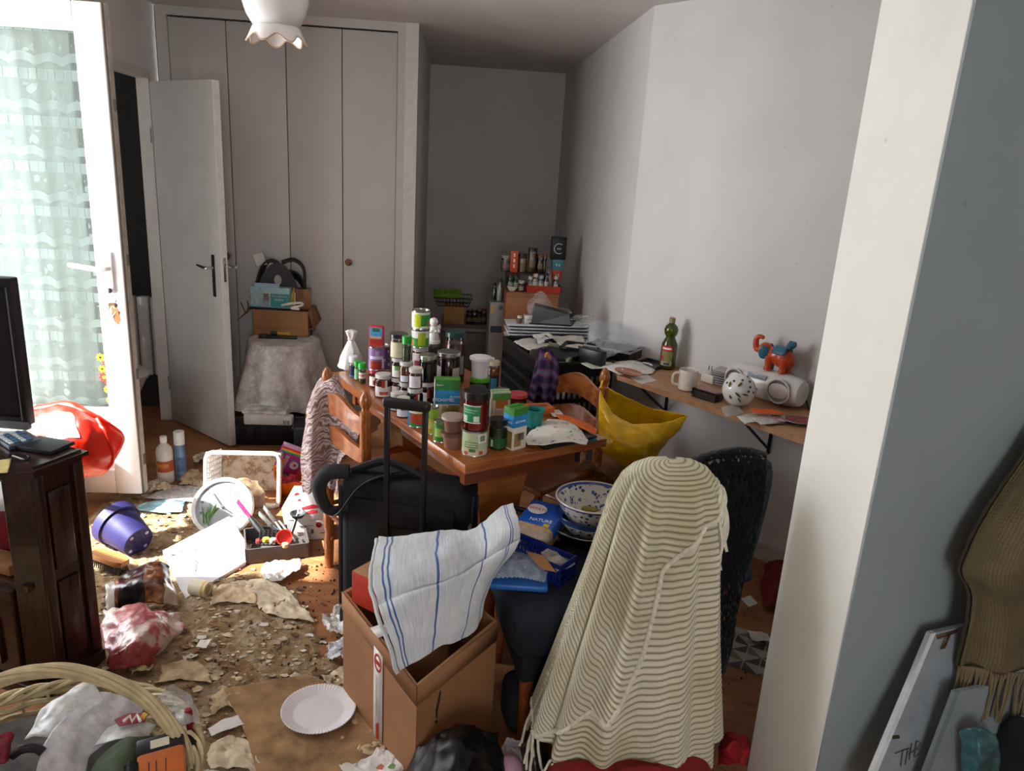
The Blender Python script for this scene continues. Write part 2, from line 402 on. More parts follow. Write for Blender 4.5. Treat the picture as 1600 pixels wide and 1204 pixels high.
def lf(u, v):
    x = -WL+.06+(WL-.16)*u
    return (x, .075+.012*math.sin(u*60)*(1-u*.7)+.006*math.sin(u*23+v*3), RZ-.03+(ZT-RZ-.04)*v)
lc = MB().grid(lf, 160, 30).build('lace_curtain', lace_mat(), leaf, smooth=80)
l2 = MB().grid(lambda u, v: (lambda p: (p[0], p[1]+.03+.008*math.sin(u*90+1), p[2]))(lf(u*.58, v)), 120, 30).build('lace_curtain', bpy.data.materials['lace_net'], leaf, smooth=80)
lc['label'] = 'white tiered lace curtain behind the door pane'
MB().tube([(-WL+.05, .075, ZT-.06), (-.08, .075, ZT-.06)], .005).build('curtain_rod', PVC, leaf)
# flower stickers on the pane
YELF, REDF = mat('D9DC20', .4), mat('D8322A', .4)
for i, (px, py, r, c) in enumerate(((157, 558, .021, 0), (166, 568, .020, 1), (160, 576, .019, 0), (172, 581, .020, 0), (163, 589, .026, 1), (172, 601, .024, 1), (168, 608, .018, 0), (179, 609, .016, 0), (175, 618, .018, 1), (171, 625, .015, 0))):
    p = aty(px, py, YL+.03); m = Matrix.Translation((p.x-XR, .0285, p.z)) @ R(PI/2, 'X')
    pts = [((r*(1 if k % 2 == 0 else .62))*math.cos(k*PI/8+i), (r*(1 if k % 2 == 0 else .62))*math.sin(k*PI/8+i)) for k in range(16)]
    st = MB().prism(pts, 0, .0008, m).build('flower_sticker', (YELF, REDF)[c], leaf)
    MB().prism([(r*.3*math.cos(k*PI/5), r*.3*math.sin(k*PI/5)) for k in range(10)], .0009, .0014, m).build('flower_centre', (mat('2a2a10'), YELF)[c], st)
# keys with leather tags hanging in the balcony door lock
kx = aty(178, 475, YL-.03)
k = thing('key_bunch', 'bunch of keys with brown leather tag hanging in the balcony door lock', 'keys', (kx.x, YL-.03, kx.z))
BRASS = mat('8a7350', .35, .8)
MB().tube([(.012*math.cos(a/2), -.004, .02+.014*math.sin(a/2)) for a in range(13)], .0022, 6, True).build('key_ring', CHR, k)
for i, (dx, rzk) in enumerate(((-.018, .4), (.012, -.35), (.002, .1))):
    M = T(dx*.4, -.006-i*.003, .008) @ R(rzk, 'Y')
    MB().lathe([(.011, -.0015), (.011, .0015)], 12, M @ T(0, 0, -.012) @ R(PI/2, 'X')).box(-.003, .003, -.001, .001, -.055, -.02, M).box(.003, .007, -.001, .001, -.05, -.042, M).build('key', (BRASS, CHR, BRASS)[i], k)
MB().prism([(-.014, 0), (.012, 0), (.017, -.05), (.004, -.075), (-.012, -.055)], 0, .004, T(.008, -.014, -.015) @ R(PI/2, 'X') @ R(.1)).build('leather_tag', mat('A4673A', .6), k)
MB().tube([(0, -.01, .0), (-.02, -.016, -.035), (-.004, -.018, -.055), (.012, -.016, -.03), (0, -.01, 0)], .0028, 6).build('cord_loop', PVC, k)
# ---- built-in closet
CY = 4.9; c0, c1 = -1.735, -.246
CLP = mat('D0CAC4', .5, var=.03, scale=3); GAP = mat('3a3532', .8)
cl = thing('built_in_closet', 'white built-in closet with four tall flush doors and two wooden knobs', 'closet', (0, CY, 0))
ed = [-1.672, -1.348, -1.013, -.69, -.367]
mb = MB().box(c0, ed[0], 0, .06, 0, CZ).box(ed[4], c1, 0, .06, 0, CZ).box(ed[0], ed[4], 0, .06, 2.362, CZ).box(c1-.03, c1, 0, 2.03, 0, CZ)
mb.build('frame', CLP, cl)
MB().box(c1-.075, c1, -.008, .0, 0, CZ).build('edge_batten', mat('E0DBD4', .5, var=.05), cl)
MB().box(ed[0], ed[4], .05, .06, 0, 2.362).build('back_gap', GAP, cl)
for i in range(4): MB().box(ed[i]+.0025, ed[i+1]-.0025, .006, .028, .03, 2.352, bev=.002).build('door', CLP, cl)
MB().box(ed[0], ed[4], .0, .05, 0, .03).build('plinth', CLP, cl)
KN = mat('7d5638', .4)
for px, py in ((356, 399), (545, 409)):
    p = aty(px, py, CY); MB().lathe([(.012, 0), (.012, .012), (.021, .018), (.022, .028), (.014, .034), (0, .035)], 16, T(p.x, .006, p.z) @ R(PI/2, 'X')).build('knob', KN, cl)
# ---- pendant lamp
lx = aty(432, 58, 3.0)
lp = thing('pendant_lamp', 'white opal glass ceiling lamp with ruffled brown-edged rim', 'lamp', (lx.x, lx.y, lx.z))
OPAL = mat('F0ECE8', .08, var=.02, coat=.5)
mb = MB(); mb.cap0 = mb.cap1 = False
mb.lathe([(.078, .035), (.10, .07), (.113, .11), (.114, .15), (.10, .19), (.07, .215), (.035, .225)], 40).build('glass_shade', OPAL, lp, solid=.003)
def rf(u, v):
    a = u*2*PI; w = math.cos(a*7); r = .078+.020*v*(1.0+.35*w); return (r*math.cos(a), r*math.sin(a), .035-.045*v-.012*v*w)
MB().grid(rf, 112, 8).build('ruffled_rim', OPAL, lp, solid=.003, smooth=70)
MB().tube([rf(i/112, 1.0) for i in range(112)], .0028, 6, True).build('brown_edge', mat('C7A98A', .3), lp)
MB().lathe([(.03, .225), (.028, .25), (.01, .26), (.006, .262)], 16).build('gallery', CHR, lp)
MB().tube([(0, 0, .26), (0, 0, CZ-lx.z-.03)], .004).build('cord', PVC, lp)
MB().lathe([(.05, CZ-lx.z-.03), (.045, CZ-lx.z-.005), (.045, CZ-lx.z)], 20).build('ceiling_rose', PVC, lp)
# ---- toilet and heater in the dark room
tp = at(236, 712, .02); tl = thing('toilet', 'pale toilet bowl in the dark room behind the balcony door', 'toilet', (-1.93, 4.28, 0), 0)
CER = mat('B9B2AC', .2, coat=.3)
mb = MB().lathe([(.12, 0), (.10, .1), (.13, .22), (.19, .36), (.2, .39)], 28, Matrix.Diagonal((1.15, 1, 1, 1))); mb.build('bowl', CER, tl)
MB().lathe([(.0, .39), (.205, .392), (.208, .41), (.19, .425), (0, .43)], 28, Matrix.Diagonal((1.18, 1, 1, 1))).build('lid', CER, tl)
MB().box(-.42, -.24, -.19, .19, .36, .76, bev=.03).build('cistern', CER, tl)
hp = thing('radiator', 'white ribbed radiator in the dark toilet room', 'radiator', (-1.93, 4.84, .25))
for i in range(4): MB().box(-.16+i*.08, -.09+i*.08, -.03, .03, 0, .5, bev=.01).build('fin', CER, hp)
# ================================================================== LARGE FURNITURE
PINE = wood('pine_orange', '8E4A20', 'B56C38', rough=.3, coat=.35)
PINE2 = wood('pine_dark', '6E3618', '94532A', rough=.35, coat=.25)
SHELFW = wood('shelf_oak', 'A87850', 'C89C74', rough=.45)
DARKW = wood('dresser_walnut', '1c0d08', '351a11', rough=.3, coat=.3)
# ---- farmhouse table
TF, TR, TL = at(727, 727, .75), at(938, 684, .75), at(531, 587, .75)
ta = math.radians(29.5); TW = .585; TLN = 1.17
e1 = Vector((math.cos(ta), math.sin(ta), 0)); e2 = Vector((-math.sin(ta), math.cos(ta), 0))
tb = thing('farm_table', 'orange pine table crowded with jars, tins and cartons', 'table', (TF.x, TF.y, 0), ta)
for i in range(4):
    MB().box(i*TW/4+.0006, (i+1)*TW/4-.0006, 0, TLN, .718, .75, bev=.003).build('top_plank', PINE, tb)
MB().box(.06, TW-.06, .1, .13, .63, .718).box(.06, TW-.06, TLN-.13, TLN-.1, .63, .718).box(.07, .09, .13, TLN-.13, .64, .718).box(TW-.09, TW-.07, .13, TLN-.13, .64, .718).build('apron', PINE2, tb)
def trestle(y):
    n = 12; c = TW/2-.03; L = []; Rr = []
    for i in range(n+1):
        t = i/n; z = .05+t*.6; w = .12-.045*math.sin(PI*min(1, t*1.05))
        L.append((c-w, z)); Rr.append((c+w, z))
    return MB().prism(L+Rr[::-1], -.018, .018, T(0, y, 0) @ R(PI/2, 'X'))
for y in (.20, TLN-.2):
    trestle(y).build('trestle_leg', PINE, tb)
    MB().box(.15, TW-.12, y-.03, y+.03, 0, .055, bev=.008).build('foot', PINE2, tb)
MB().box(TW/2-.014, TW/2+.014, .2, TLN-.2, .22, .30).build('stretcher', PINE2, tb)
# ---- ladder-back chairs
def chair(name, label, p0, p1, fside, grp):
    "posts at p0 (near) and p1 (far); the seat lies to the left (+1) or right (-1) of p0->p1"
    d = p1-p0; w = d.length; a = math.atan2(d.y, d.x)
    c = thing(name, label, 'chair', (p0.x, p0.y, 0), a, group=grp); s = fside
    prof = [(.016, 0), (.018, .02), (.021, .12), (.016, .16), (.022, .20), (.022, .42), (.019, .46), (.021, .5), (.021, .79), (.014, .795), (.013, .803), (.020, .815), (.022, .833), (.017, .853), (.006, .868), (0, .87)]
    for x in (0, w): MB().lathe(prof, 16, T(x, 0, 0)).build('back_post', PINE, c)
    def slat(z0, z1, hump):
        def top(t): return z1+hump*(math.sin(PI*t)**2)
        f = []
        n = 14; mb = MB(); v = []
        for i in range(n+1):
            t = i/n; x = t*w; y = -s*.03*math.sin(PI*t)
            v += [(x, y-.008, z0+hump*.5*math.sin(PI*t)**2), (x, y+.008, z0+hump*.5*math.sin(PI*t)**2), (x, y+.008, top(t)), (x, y-.008, top(t))]
        for i in range(n):
            for k in range(4): f.append((i*4+k, i*4+(k+1) % 4, i*4+4+(k+1) % 4, i*4+4+k))
        f += [(3, 2, 1, 0), tuple(n*4+k for k in range(4))]
        return mb.add(v, f)
    slat(.70, .765, .045).build('back_slat', PINE, c); slat(.59, .645, .03).build('back_slat', PINE, c)
    D = .37
    MB().box(-.012, w+.012, min(.01*s, D*s), max(.01*s, D*s), .43, .455, bev=.01).build('seat', PINE2, c)
    for x in (.025, w-.025): MB().lathe([(.015, 0), (.02, .1), (.016, .15), (.021, .2), (.021, .43)], 14, T(x, s*(D-.03), 0)).build('front_leg', PINE, c)
    for x in (.02, w-.02):
        for z in (.14, .30): MB().tube([(x, 0, z), (x, s*(D-.03), z)], .010, 8).build('rung', PINE2, c)
    MB().tube([(0, s*(D-.03), .2), (w, s*(D-.03), .2)], .010, 8).tube([(0, 0, .25), (w, 0, .25)], .010, 8).build('rung', PINE2, c)
    return c
chair('ladder_back_chair', 'pine chair with a paisley shawl over its far post, left of the table', Vector((-.293, 2.631, 0)), Vector((-.474, 2.926, 0)), -1, 'ladder-back pine chairs')
chair('ladder_back_chair', 'pine chair with the yellow bag on its post, right of the table', Vector((.625, 2.946, 0)), Vector((.415, 3.17, 0)), 1, 'ladder-back pine chairs').scale = (1, 1, 1.04)
# ---- wall shelf
sh = thing('wall_shelf', 'long wooden wall shelf under the bright wall, piled with odds and ends', 'shelf', (0, 0, 0))
q = [sw(.10, .002), sw(1.75, .002), sw(1.75, .385), sw(.36, .385), sw(.10, .16)]
MB().prism([(p.x, p.y) for p in q], .738, .76).build('board', SHELFW, sh)
q = [sw(1.76, .385), sw(.36, .385), sw(.36, .388), sw(1.76, .388)]
MB().prism([(p.x, p.y) for p in q], .737, .7605).build('front_edge', mat('B98A62', .45, var=.15), sh)
for s_ in (.35, .95, 1.45):
    q0, q1, q2 = sw(s_, .005, .735), sw(s_, .32, .735), sw(s_, .005, .5)
    MB().tube([q2, q0, q1], .008, 6).tube([q2+Vector((0, 0, .02)), q1-SN*(-.03)], .006, 6).build('bracket', BLK, sh)
# ---- dresser with TV
dsd = Vector((-.41, -.912, 0)); dfd = Vector((-.912, .41, 0))
DC = Vector((-1.10, 2.283, 0))
dr = thing('dresser', 'dark carved wooden dresser at the left edge with a moulded top', 'dresser', (DC.x, DC.y, 0), math.atan2(dfd.y, dfd.x))
# local x = along the front to the left, local y = away behind? (dfd rotated +90 = near side)
DL = .235; DWD = 1.0
mb = MB().prism([(.02, .0), (.02, DL-.07), (.075, DL-.015), (DWD, DL-.015), (DWD, 0)], .72, .755)
mb.prism([(.005, -.012), (.005, DL-.06), (.07, DL+.005), (DWD, DL+.005), (DWD, -.012)], .735, .748); mb.build('top', DARKW, dr)
mb = MB().prism([(.035, .01), (.035, .03), (DWD-.02, .03), (DWD-.02, .01)], .05, .72); mb.build('back_panel', DARKW, dr)
MB().prism([(.03, .01), (.03, DL-.075), (.05, DL-.075), (.05, .01)], .0, .72).build('side_panel', DARKW, dr)
for z0, z1 in ((.08, .36), (.40, .66)):
    MB().box(.021, .031, .05, DL-.11, z0, z1, bev=.006).build('raised_panel', DARKW, dr)
MB().box(.018, .032, -.0, .035, 0, .72, bev=.003).box(.018, .032, DL-.10, DL-.068, 0, .72, bev=.003).build('stile', DARKW, dr)
MB().prism([(.03, DL-.075), (.085, DL-.02), (.1, DL-.03), (.045, DL-.09)], 0, .72).build('corner_post', DARKW, dr)
MB().box(.05, DWD-.02, .03, DL-.03, .36, .38).build('shelf', DARKW, dr)
MB().box(.05, DWD-.02, .03, DL-.03, .04, .06).build('bottom', DARKW, dr)
MB().box(.01, DWD, -.005, DL, 0, .045, bev=.006).build('plinth', DARKW, dr)
dd_ = MB().box(.10, .5, DL-.035, DL-.01, .06, .36, bev=.004).build('door', DARKW, dr)
MB().prism([(.16, .1), (.44, .1), (.44, .25), (.38, .3), (.30, .32), (.22, .3), (.16, .25)], DL-.012, DL+.004, Matrix(((1, 0, 0, 0), (0, 0, 1, 0), (0, 1, 0, 0), (0, 0, 0, 1)))).build('carved_panel', DARKW, dd_)
def dloc(a, b, z=.755): p = DC+dfd*a+(-dsd)*(-b); p = DC+dfd*a+dsd*b; return Vector((p.x, p.y, z))
tvp = at(50, 662, .79); tvr = math.atan2(dfd.y, dfd.x)
tv = thing('television', 'black flat-screen television cut off by the left edge', 'television', (tvp.x, tvp.y, .757), math.radians(172))
MB().box(0, .62, -.02, .02, .03, .50, bev=.006).build('casing', BLK, tv)
MB().box(.022, .6, .0195, .0215, .06, .475).build('screen', mat('08080a', .12, var=0), tv)
MB().box(.013, .0155, .0200, .0225, .05, .47).build('bezel_line', mat('8c8c90', .3, .6), tv)
MB().box(0, .62, .0, .024, .018, .045, bev=.004).build('bottom_bezel', mat('7d7d80', .35, .5), tv)
MB().box(.24, .38, -.03, .03, 0, .03).box(.16, .46, -.07, .07, -.001, .006, bev=.003).build('stand', BLK, tv)
# ---- cardboard box in front with a general shape
CARD = mat('9C6E48', .8, var=.1, scale=6, bump=.1); CARDD = mat('8d6340', .85, var=.15, scale=10)
bq = [(Vector((-.30, 2.10, 0)), .39), (Vector((-.055, 1.72, 0)), .345), (Vector((.165, 1.935, 0)), .40), (Vector((-.085, 2.31, 0)), .41)]
bx = thing('cardboard_box', 'large open cardboard box with white parcel tape in the foreground', 'box', bq[1][0])
def bl(i): return bq[i % 4][0]-bq[1][0]
cen = sum((bl(i) for i in range(4)), Vector())/4
def inn(p, k=.012): return p+(cen-p).normalized()*k
for i in range(4):
    a, b = bl(i), bl(i+1); za, zb = bq[i % 4][1], bq[(i+1) % 4][1]
    ia, ib = inn(a), inn(b)
    v = [(a.x, a.y, 0), (b.x, b.y, 0), (b.x, b.y, zb), (a.x, a.y, za), (ia.x, ia.y, 0), (ib.x, ib.y, 0), (ib.x, ib.y, zb), (ia.x, ia.y, za)]
    MB().add(v, [(0, 1, 2, 3), (5, 4, 7, 6), (3, 2, 6, 7), (0, 3, 7, 4), (1, 5, 6, 2), (0, 4, 5, 1)]).build('side', CARD, bx)
    # folded-in flap edge / rim crease
    n = (b-a).cross(Vector((0, 0, 1))).normalized()*.0015
    if i in (0, 1):
        MB().add([tuple(a+n+Vector((0, 0, za-.062))), tuple(b+n+Vector((0, 0, zb-.062))), tuple(b+n*2.5+Vector((0, 0, zb+.001))), tuple(a+n*2.5+Vector((0, 0, za+.001)))], [(0, 1, 2, 3)]).build('rim_fold', CARD, bx, solid=.002)
MB().prism([(bl(i).x, bl(i).y) for i in range(4)], 0, .006).build('bottom', CARDD, bx)
TAPE = mat('D8D0C8', .35, var=.05); TRED = mat('B3261E', .5)
a, b = bl(0), bl(1); nn = (b-a).cross(Vector((0, 0, 1))).normalized()
if nn.dot(cen-a) > 0: nn = -nn
def onleft(t, z, off=.003): p = a.lerp(b, t)+nn*off; return (p.x, p.y, z)
MB().add([onleft(.47, .0), onleft(.59, .0), onleft(.59, .335), onleft(.47, .34)], [(0, 1, 2, 3)]).build('tape_strip', TAPE, bx, solid=.0005)
MB().add([onleft(.42, .372, .0045), onleft(.53, .368, .0045)]+[tuple(Vector(onleft(.53, .371, -.09))), tuple(Vector(onleft(.42, .373, -.09)))], [(0, 1, 2, 3)]).build('tape_strip', TAPE, bx, solid=.0005)
ML = Matrix((( (b-a).normalized().x, 0, nn.x, a.x), ((b-a).normalized().y, 0, nn.y, a.y), (0, 1, 0, 0), (0, 0, 0, 1)))
w_ = (b-a).length
lettering('FR', .045, TRED, bx, Matrix.Translation(Vector(onleft(.475, .375, -.045))) @ R(math.atan2((b-a).y, (b-a).x)))
MB().add([tuple(ML @ Vector((w_*.53+.022*math.cos(k*PI/9)*r, .285+.03*math.sin(k*PI/9)*r, .0044))) for r in (1, .72) for k in range(18)], [(k, (k+1) % 18, 18+(k+1) % 18, 18+k) for k in range(18)]).build('red_emblem', TRED, bx)
MB().box(w_*.53-.013, w_*.53+.013, .278, .292, .004, .0048, ML).build('red_emblem', TRED, bx)
MB().box(w_*.53-.008, w_*.53-.002, .02, .075, .004, .0048, ML).box(w_*.53+.002, w_*.53+.010, .03, .085, .004, .0048, ML).box(w_*.53-.006, w_*.53+.008, .01, .018, .004, .0048, ML).build('red_print', TRED, bx)
MB().box(w_*.53-.010, w_*.53-.008, .10, .24, .004, .0046, ML).box(w_*.53+.001, w_*.53+.002, .10, .24, .004, .0046, ML).box(w_*.53+.010, w_*.53+.011, .10, .23, .004, .0046, ML).build('faint_lines', mat('A89A98', .6), bx)
cb, cc = bl(1), bl(2); n2 = (cc-cb).cross(Vector((0, 0, 1))).normalized()
if n2.dot(cen-cb) > 0: n2 = -n2
MR = Matrix((((cc-cb).normalized().x, 0, n2.x, cb.x), ((cc-cb).normalized().y, 0, n2.y, cb.y), (0, 1, 0, 0), (0, 0, 0, 1)))
STAIN = mat('2a130c', .4)
MB().tube([(.085, .285, .002), (.080, .26, .002), (.073, .23, .002), (.074, .205, .002)], [.002, .003, .0035, .002], 6, M=MR).lathe([(.005, 0), (.004, .002), (0, .0022)], 8, MR @ T(.074, .19, .0005)).build('dark_drip', STAIN, bx)
# ---- black suitcase
SUIT = mat('121214', .75, var=.3, scale=40, bump=.15); SUIT2 = mat('24252a', .7, var=.2); ZIP = mat('303236', .5)
sa = math.radians(-17); sp = Vector((-.365, 2.47, 0))
su = thing('suitcase', 'big black fabric suitcase with raised telescopic handle beside the table', 'suitcase', (sp.x, sp.y, 0), sa)
SWD, SDP, SHT = .46, .165, .615
MB().box(0, SWD, 0, SDP, .045, SHT, bev=.035, seg=4).build('body', SUIT, su)
MB().box(.04, SWD-.04, -.012, .01, .09, SHT-.07, bev=.008).build('back_panel', SUIT, su)
for x in (.0, SWD): MB().tube([(x, .06, .10), (x, .06, SHT-.08), (x, .075, SHT-.04)], .006, 6).tube([(x, .13, .10), (x, .13, SHT-.06)], .006, 6).build('zip', ZIP, su)
MB().box(-.012, .004, .015, .1, .10, SHT-.05, bev=.006).build('side_pocket', SUIT2, su)
MB().tube(spline([(-.01, .05, SHT-.16), (-.06, .03, SHT-.15), (-.075, .0, SHT-.06), (-.04, -.0, SHT+.0), (.03, .02, SHT+.01)], 20), .017, 10, flat=1.6).build('padded_grip', SUIT2, su)
MB().tube(spline([(.03, .05, SHT+.0), (.13, .06, SHT+.045), (.2, .07, SHT+.035), (.28, .075, SHT+.0)], 16), .012, 8, flat=1.8).build('top_grip', SUIT2, su)
MB().tube(spline([(-.03, .03, SHT-.17), (.02, -.02, SHT-.12), (.09, -.01, SHT-.02), (.18, .04, SHT+.018), (.24, .12, SHT+.01)], 24), .016, 8, flat=.25).build('shoulder_strap', SUIT2, su)
hx0, hx1 = .185, .315
for x in (hx0, hx1): MB().box(x-.009, x+.009, -.035, -.019, .42, .9, bev=.003).build('handle_tube', BLK, su)
MB().box(hx0-.016, hx1+.016, -.042, -.012, .89, .925, bev=.011, seg=3).build('handle_grip', BLK, su)
MB().box(hx0-.03, hx1+.03, -.02, -.008, .40, .46, bev=.006).build('handle_socket', BLK, su)
for x in (.035, SWD-.035):
    w2 = MB().lathe([(.036, -.014), (.038, -.008), (.038, .008), (.036, .014)], 18, T(x, .02, .038) @ R(PI/2, 'Y')); w2.build('wheel', BLK, su)
MB().box(.0, SWD, -.01, .07, .04, .1, bev=.01).build('wheel_housing', SUIT2, su)
# ---- round side table under a lace cloth
rc = (aty(385, 530, 4.54)+aty(502, 530, 4.54))/2; RT = rc.z
rt = thing('round_side_table', 'small round table hidden under a pale lace cloth in front of the closet', 'table', (rc.x, rc.y+.0, 0))
MB().lathe([(.19, RT-.022), (.2, RT-.018), (.2, RT-.004), (.19, RT-.001)], 36).build('table_top', PINE2, rt)
for i in range(3):
    a_ = i*2*PI/3+.4; MB().tube([(.12*math.cos(a_), .12*math.sin(a_), RT-.02), (.17*math.cos(a_), .17*math.sin(a_), 0)], .014, 8).build('leg', PINE2, rt)
def lcm():
    t = NT('lace_tablecloth'); co = t.co(); v = t.voro(co, 55); n = t.noise(co, 14, 5)
    col = t.ramp(n, [(.35, lin('B4AAA2')), (.6, lin('DAD3CC'))]); t.bump(v, .5, .004)
    al = t.ramp(v, [(.25, .93), (.6, .80)]); return t.set(col, .9, alpha=al, spec=.1)
def cf(u, v):
    a_ = u*2*PI
    if v < .3: r = .203*v/.3; return (r*math.cos(a_), r*math.sin(a_), RT+.003-(.0 if v < .29 else 0))
    k = (v-.3)/.7; f = math.cos(a_*8+.6)+.5*math.cos(a_*13)
    r = .205+.085*k+.03*k*f; return (r*math.cos(a_), r*math.sin(a_), RT+.002-k*(RT-.19+.02*math.cos(a_*4+1)))
tc = MB().grid(cf, 160, 30).build('lace_cloth', lcm(), None, smooth=80, loc=(rc.x, rc.y, 0))
tag(tc, 'pale lace cloth hanging in folds over the round table', 'tablecloth')
# ================================================================== TEXTILES AND THE FRONT CHAIRS
NAVY = mat('141c26', .9, var=.25, scale=12, bump=.15); NAVY2 = mat('141a22', .9, var=.2)
fa = math.radians(8)
bc = thing('padded_chair', 'dark blue padded chair buried under bowls and a cream knitted blanket', 'chair', (.43, 2.13, 0), fa)
MB().box(-.26, .25, -.24, .24, .30, .46, bev=.06, seg=4).build('seat_cushion', NAVY, bc)
MB().tube([(-.235, -.215, .40), (.23, -.215, .40), (.23, .215, .40), (-.235, .215, .40)], .034, 8, True).build('piping', NAVY, bc)
MB().box(-.22, .22, -.2, .21, .2, .31, bev=.01).build('seat_frame', NAVY2, bc)
for x in (-.2, .2):
    for y in (-.19, .2): MB().lathe([(.016, 0), (.022, .2), (.022, .22)], 12, T(x, y, 0)).build('leg', PINE2, bc)
MB().box(-.02, .235, -.335, -.285, .40, .90, bev=.024, seg=3).build('backrest', NAVY, bc)
for x in (0, .21): MB().box(x-.015, x+.015, -.31, -.285, .25, .5).build('back_support', PINE2, bc)
# ---- cream knitted blanket
def knit_mat():
    t = NT('cream_knit'); uv = t.co('UV')
    w = t.wave(t.co('UV', (0, 1, 1)), 17.5929, 0, 'Y'); sep = t.n('ShaderNodeSeparateXYZ'); t.l(uv, sep.inputs[0])
    st = t.wave(t.co('UV', (1, 0, 1)), 110, 0, 'X')
    n = t.noise(t.co(), 5, 4)
    base = t.ramp(n, [(.35, lin('D2CAA8')), (.65, lin('E9E3CC'))])
    olive = t.mix(t.ramp(w, [(.05, .55), (.45, 0.0)]), base, lin('8f8a62'))
    hole = t.math('MULTIPLY', t.math('LESS_THAN', w, .04), t.math('GREATER_THAN', st, .5))
    col = t.mix(hole, olive, lin('3a3520'))
    t.bump(t.math('MULTIPLY', st, .6), .25, .003)
    return t.set(col, .95, spec=.1, sheen=.3)
KNIT = knit_mat(); YARN = mat('E4DEC8', .95, var=.12, scale=60, sheen=.3)
BCX, BCY = .585, 1.835
RIB = 56
def interp(K, s):
    for i in range(len(K)-1):
        if s <= K[i+1][0]: break
    a, b = K[i], K[i+1]; t = min(max((s-a[0])/(b[0]-a[0]), 0), 1)
    return [a[k]+(b[k]-a[k])*t for k in range(1, len(a))]
def gs(x, w): return math.exp(-(x/w)**2)
def ph_up(th, s):
    "rib count along the cloth: level across the front, running steeply down on the left flank"
    L = max(0, -PI/2-.18-th); Rr = max(0, th+PI/2-.1)
    return RIB*(s+.17*L*L*min(1, s*2.2)+.04*L+.10*Rr*Rr*s)
def ph_lo(th, s): return RIB*(s*.85+.09*max(0, th+2.0)*s+.03*th)
def drape(th, s, off=0.0, phase=None):
    "s 0..1 from ridge to hem, th round the chair back; th=0 right, -pi/2 towards us, -pi left"
    K = [(0, .948, .010, .002, 0, 0), (.03, .945, .05, .018, 0, 0), (.07, .93, .085, .034, 0, 0), (.12, .90, .112, .046, 0, 0), (.2, .84, .138, .060, 0, -.004), (.4, .66, .165, .085, -.010, -.02), (.65, .43, .200, .110, -.028, -.04), (.85, .25, .228, .128, -.038, -.055), (1, .135, .245, .138, -.042, -.06)]
    z, rx, ry, cx, cy = interp(K, s)
    f = 1+s*(.05*math.sin(th*5+.8)+.045*math.sin(th*9+2.1+s)+.02*math.sin(th*17+s*4))
    k = min(1, max(0, (s-.08)*4))
    ridge = 1.5*k*(.022*gs(th+1.92, .10)+.014*gs(th+2.45, .13)-.016*gs(th+2.18, .10)-.012*gs(th+1.62, .10)+.012*gs(th+1.28, .10)-.012*gs(th+1.0, .09)+.016*gs(th+.72, .12)-.012*gs(th+.42, .1)+.015*gs(th+2.85, .12)-.010*gs(th+2.65, .08))
    if math.sin(th) > 0: f = 1+(f-1)*.3
    c, sn = math.cos(th), math.sin(th)
    sc = lambda x: math.copysign(abs(x)**.8, x)
    rb = (.0024*math.cos(2*PI*phase(th, s)) if phase else 0)*min(1, s*8)+off+ridge
    pull = max(0, -c)**2*s*s*.03
    p = Vector((BCX+cx+(rx*f)*sc(c)-pull, BCY+cy+(ry*f)*sc(sn), z-.03*max(0, -sn)*s+.03*max(0, c)*s*s+.06*max(0, -c)*s*s))
    n = Vector((c*ry, sn*rx, .02)).normalized()
    return p+n*rb
def sheetg(fn, par, ph, nu, nv):
    mb = MB().grid(fn, nu, nv)
    mb.uv = [(par(u, v)[0], ph(*par(u, v))/RIB) for v in [j/nv for j in range(nv+1)] for u in [i/nu for i in range(nu+1)]]
    return mb
kb = thing('knitted_blanket', 'cream ribbed knitted blanket with fringe draped over the front chair back', 'blanket')
plo = lambda u, v: (u*2*PI-PI*1.5, v)
sheetg(lambda u, v: drape(*plo(u, v), 0, ph_lo), plo, ph_lo, 150, 320).build('under_layer', KNIT, kb, smooth=80, solid=.003)
def th_b(s): return sum(th_b0(s+d) for d in (-.04, -.02, 0, .02, .04))/5
def th_b0(s): return interp([(0, .25), (.13, .12), (.17, -.35), (.28, -1.35), (.33, -1.6), (.45, -1.62), (.6, -1.68), (.8, -1.98), (1, -2.1)], s)[0]
def pup(u, v):
    s = v*(.80+.17*min(1, max(0, (u-.12)/.3))); b = th_b(s); return (b+(-PI-.6-b)*u, s)
def upper(u, v):
    th, s = pup(u, v); return drape(th, s, .013+.003*math.sin(u*14+v*3)*v, ph_up)
sheetg(upper, pup, ph_up, 130, 340).build('upper_layer', KNIT, kb, smooth=80, solid=.004)
hem = [upper(0, .15+i/70*.85) for i in range(71)]
MB().tube([h+Vector((0, -.006, 0)) for h in hem], .0065, 8).build('hem', YARN, kb)
MB().tube([upper(i/100, 1)+Vector((0, -.004, 0)) for i in range(101)], .006, 8).build('hem', YARN, kb)
def strand(p, ln, sway, r=.0032, seed=0):
    rnd = random.Random(seed); pts = [Vector(p)]
    d = Vector((rnd.uniform(-.3, .3)*sway, rnd.uniform(-.3, .1)*sway, -1))
    for i in range(5):
        d += Vector((rnd.uniform(-.35, .35)*sway, rnd.uniform(-.3, .2)*sway, 0)); pts.append(pts[-1]+d.normalized()*ln/5)
    return MB().tube(spline(pts, 12), r, 6)
for i in range(16):
    u = .42+.5*i/15; strand(upper(u, 1)+Vector((0, -.006, 0)), .10+.04*((i*7) % 5)/5, .6, .0038, seed=i).build('fringe_strand', YARN, kb)
for i in range(10):
    p = drape(-PI*.5-.35-.06*i, 1.0, .004); strand(p, .08+.02*(i % 3), 1.0, .0036, seed=40+i).build('fringe_strand', YARN, kb)
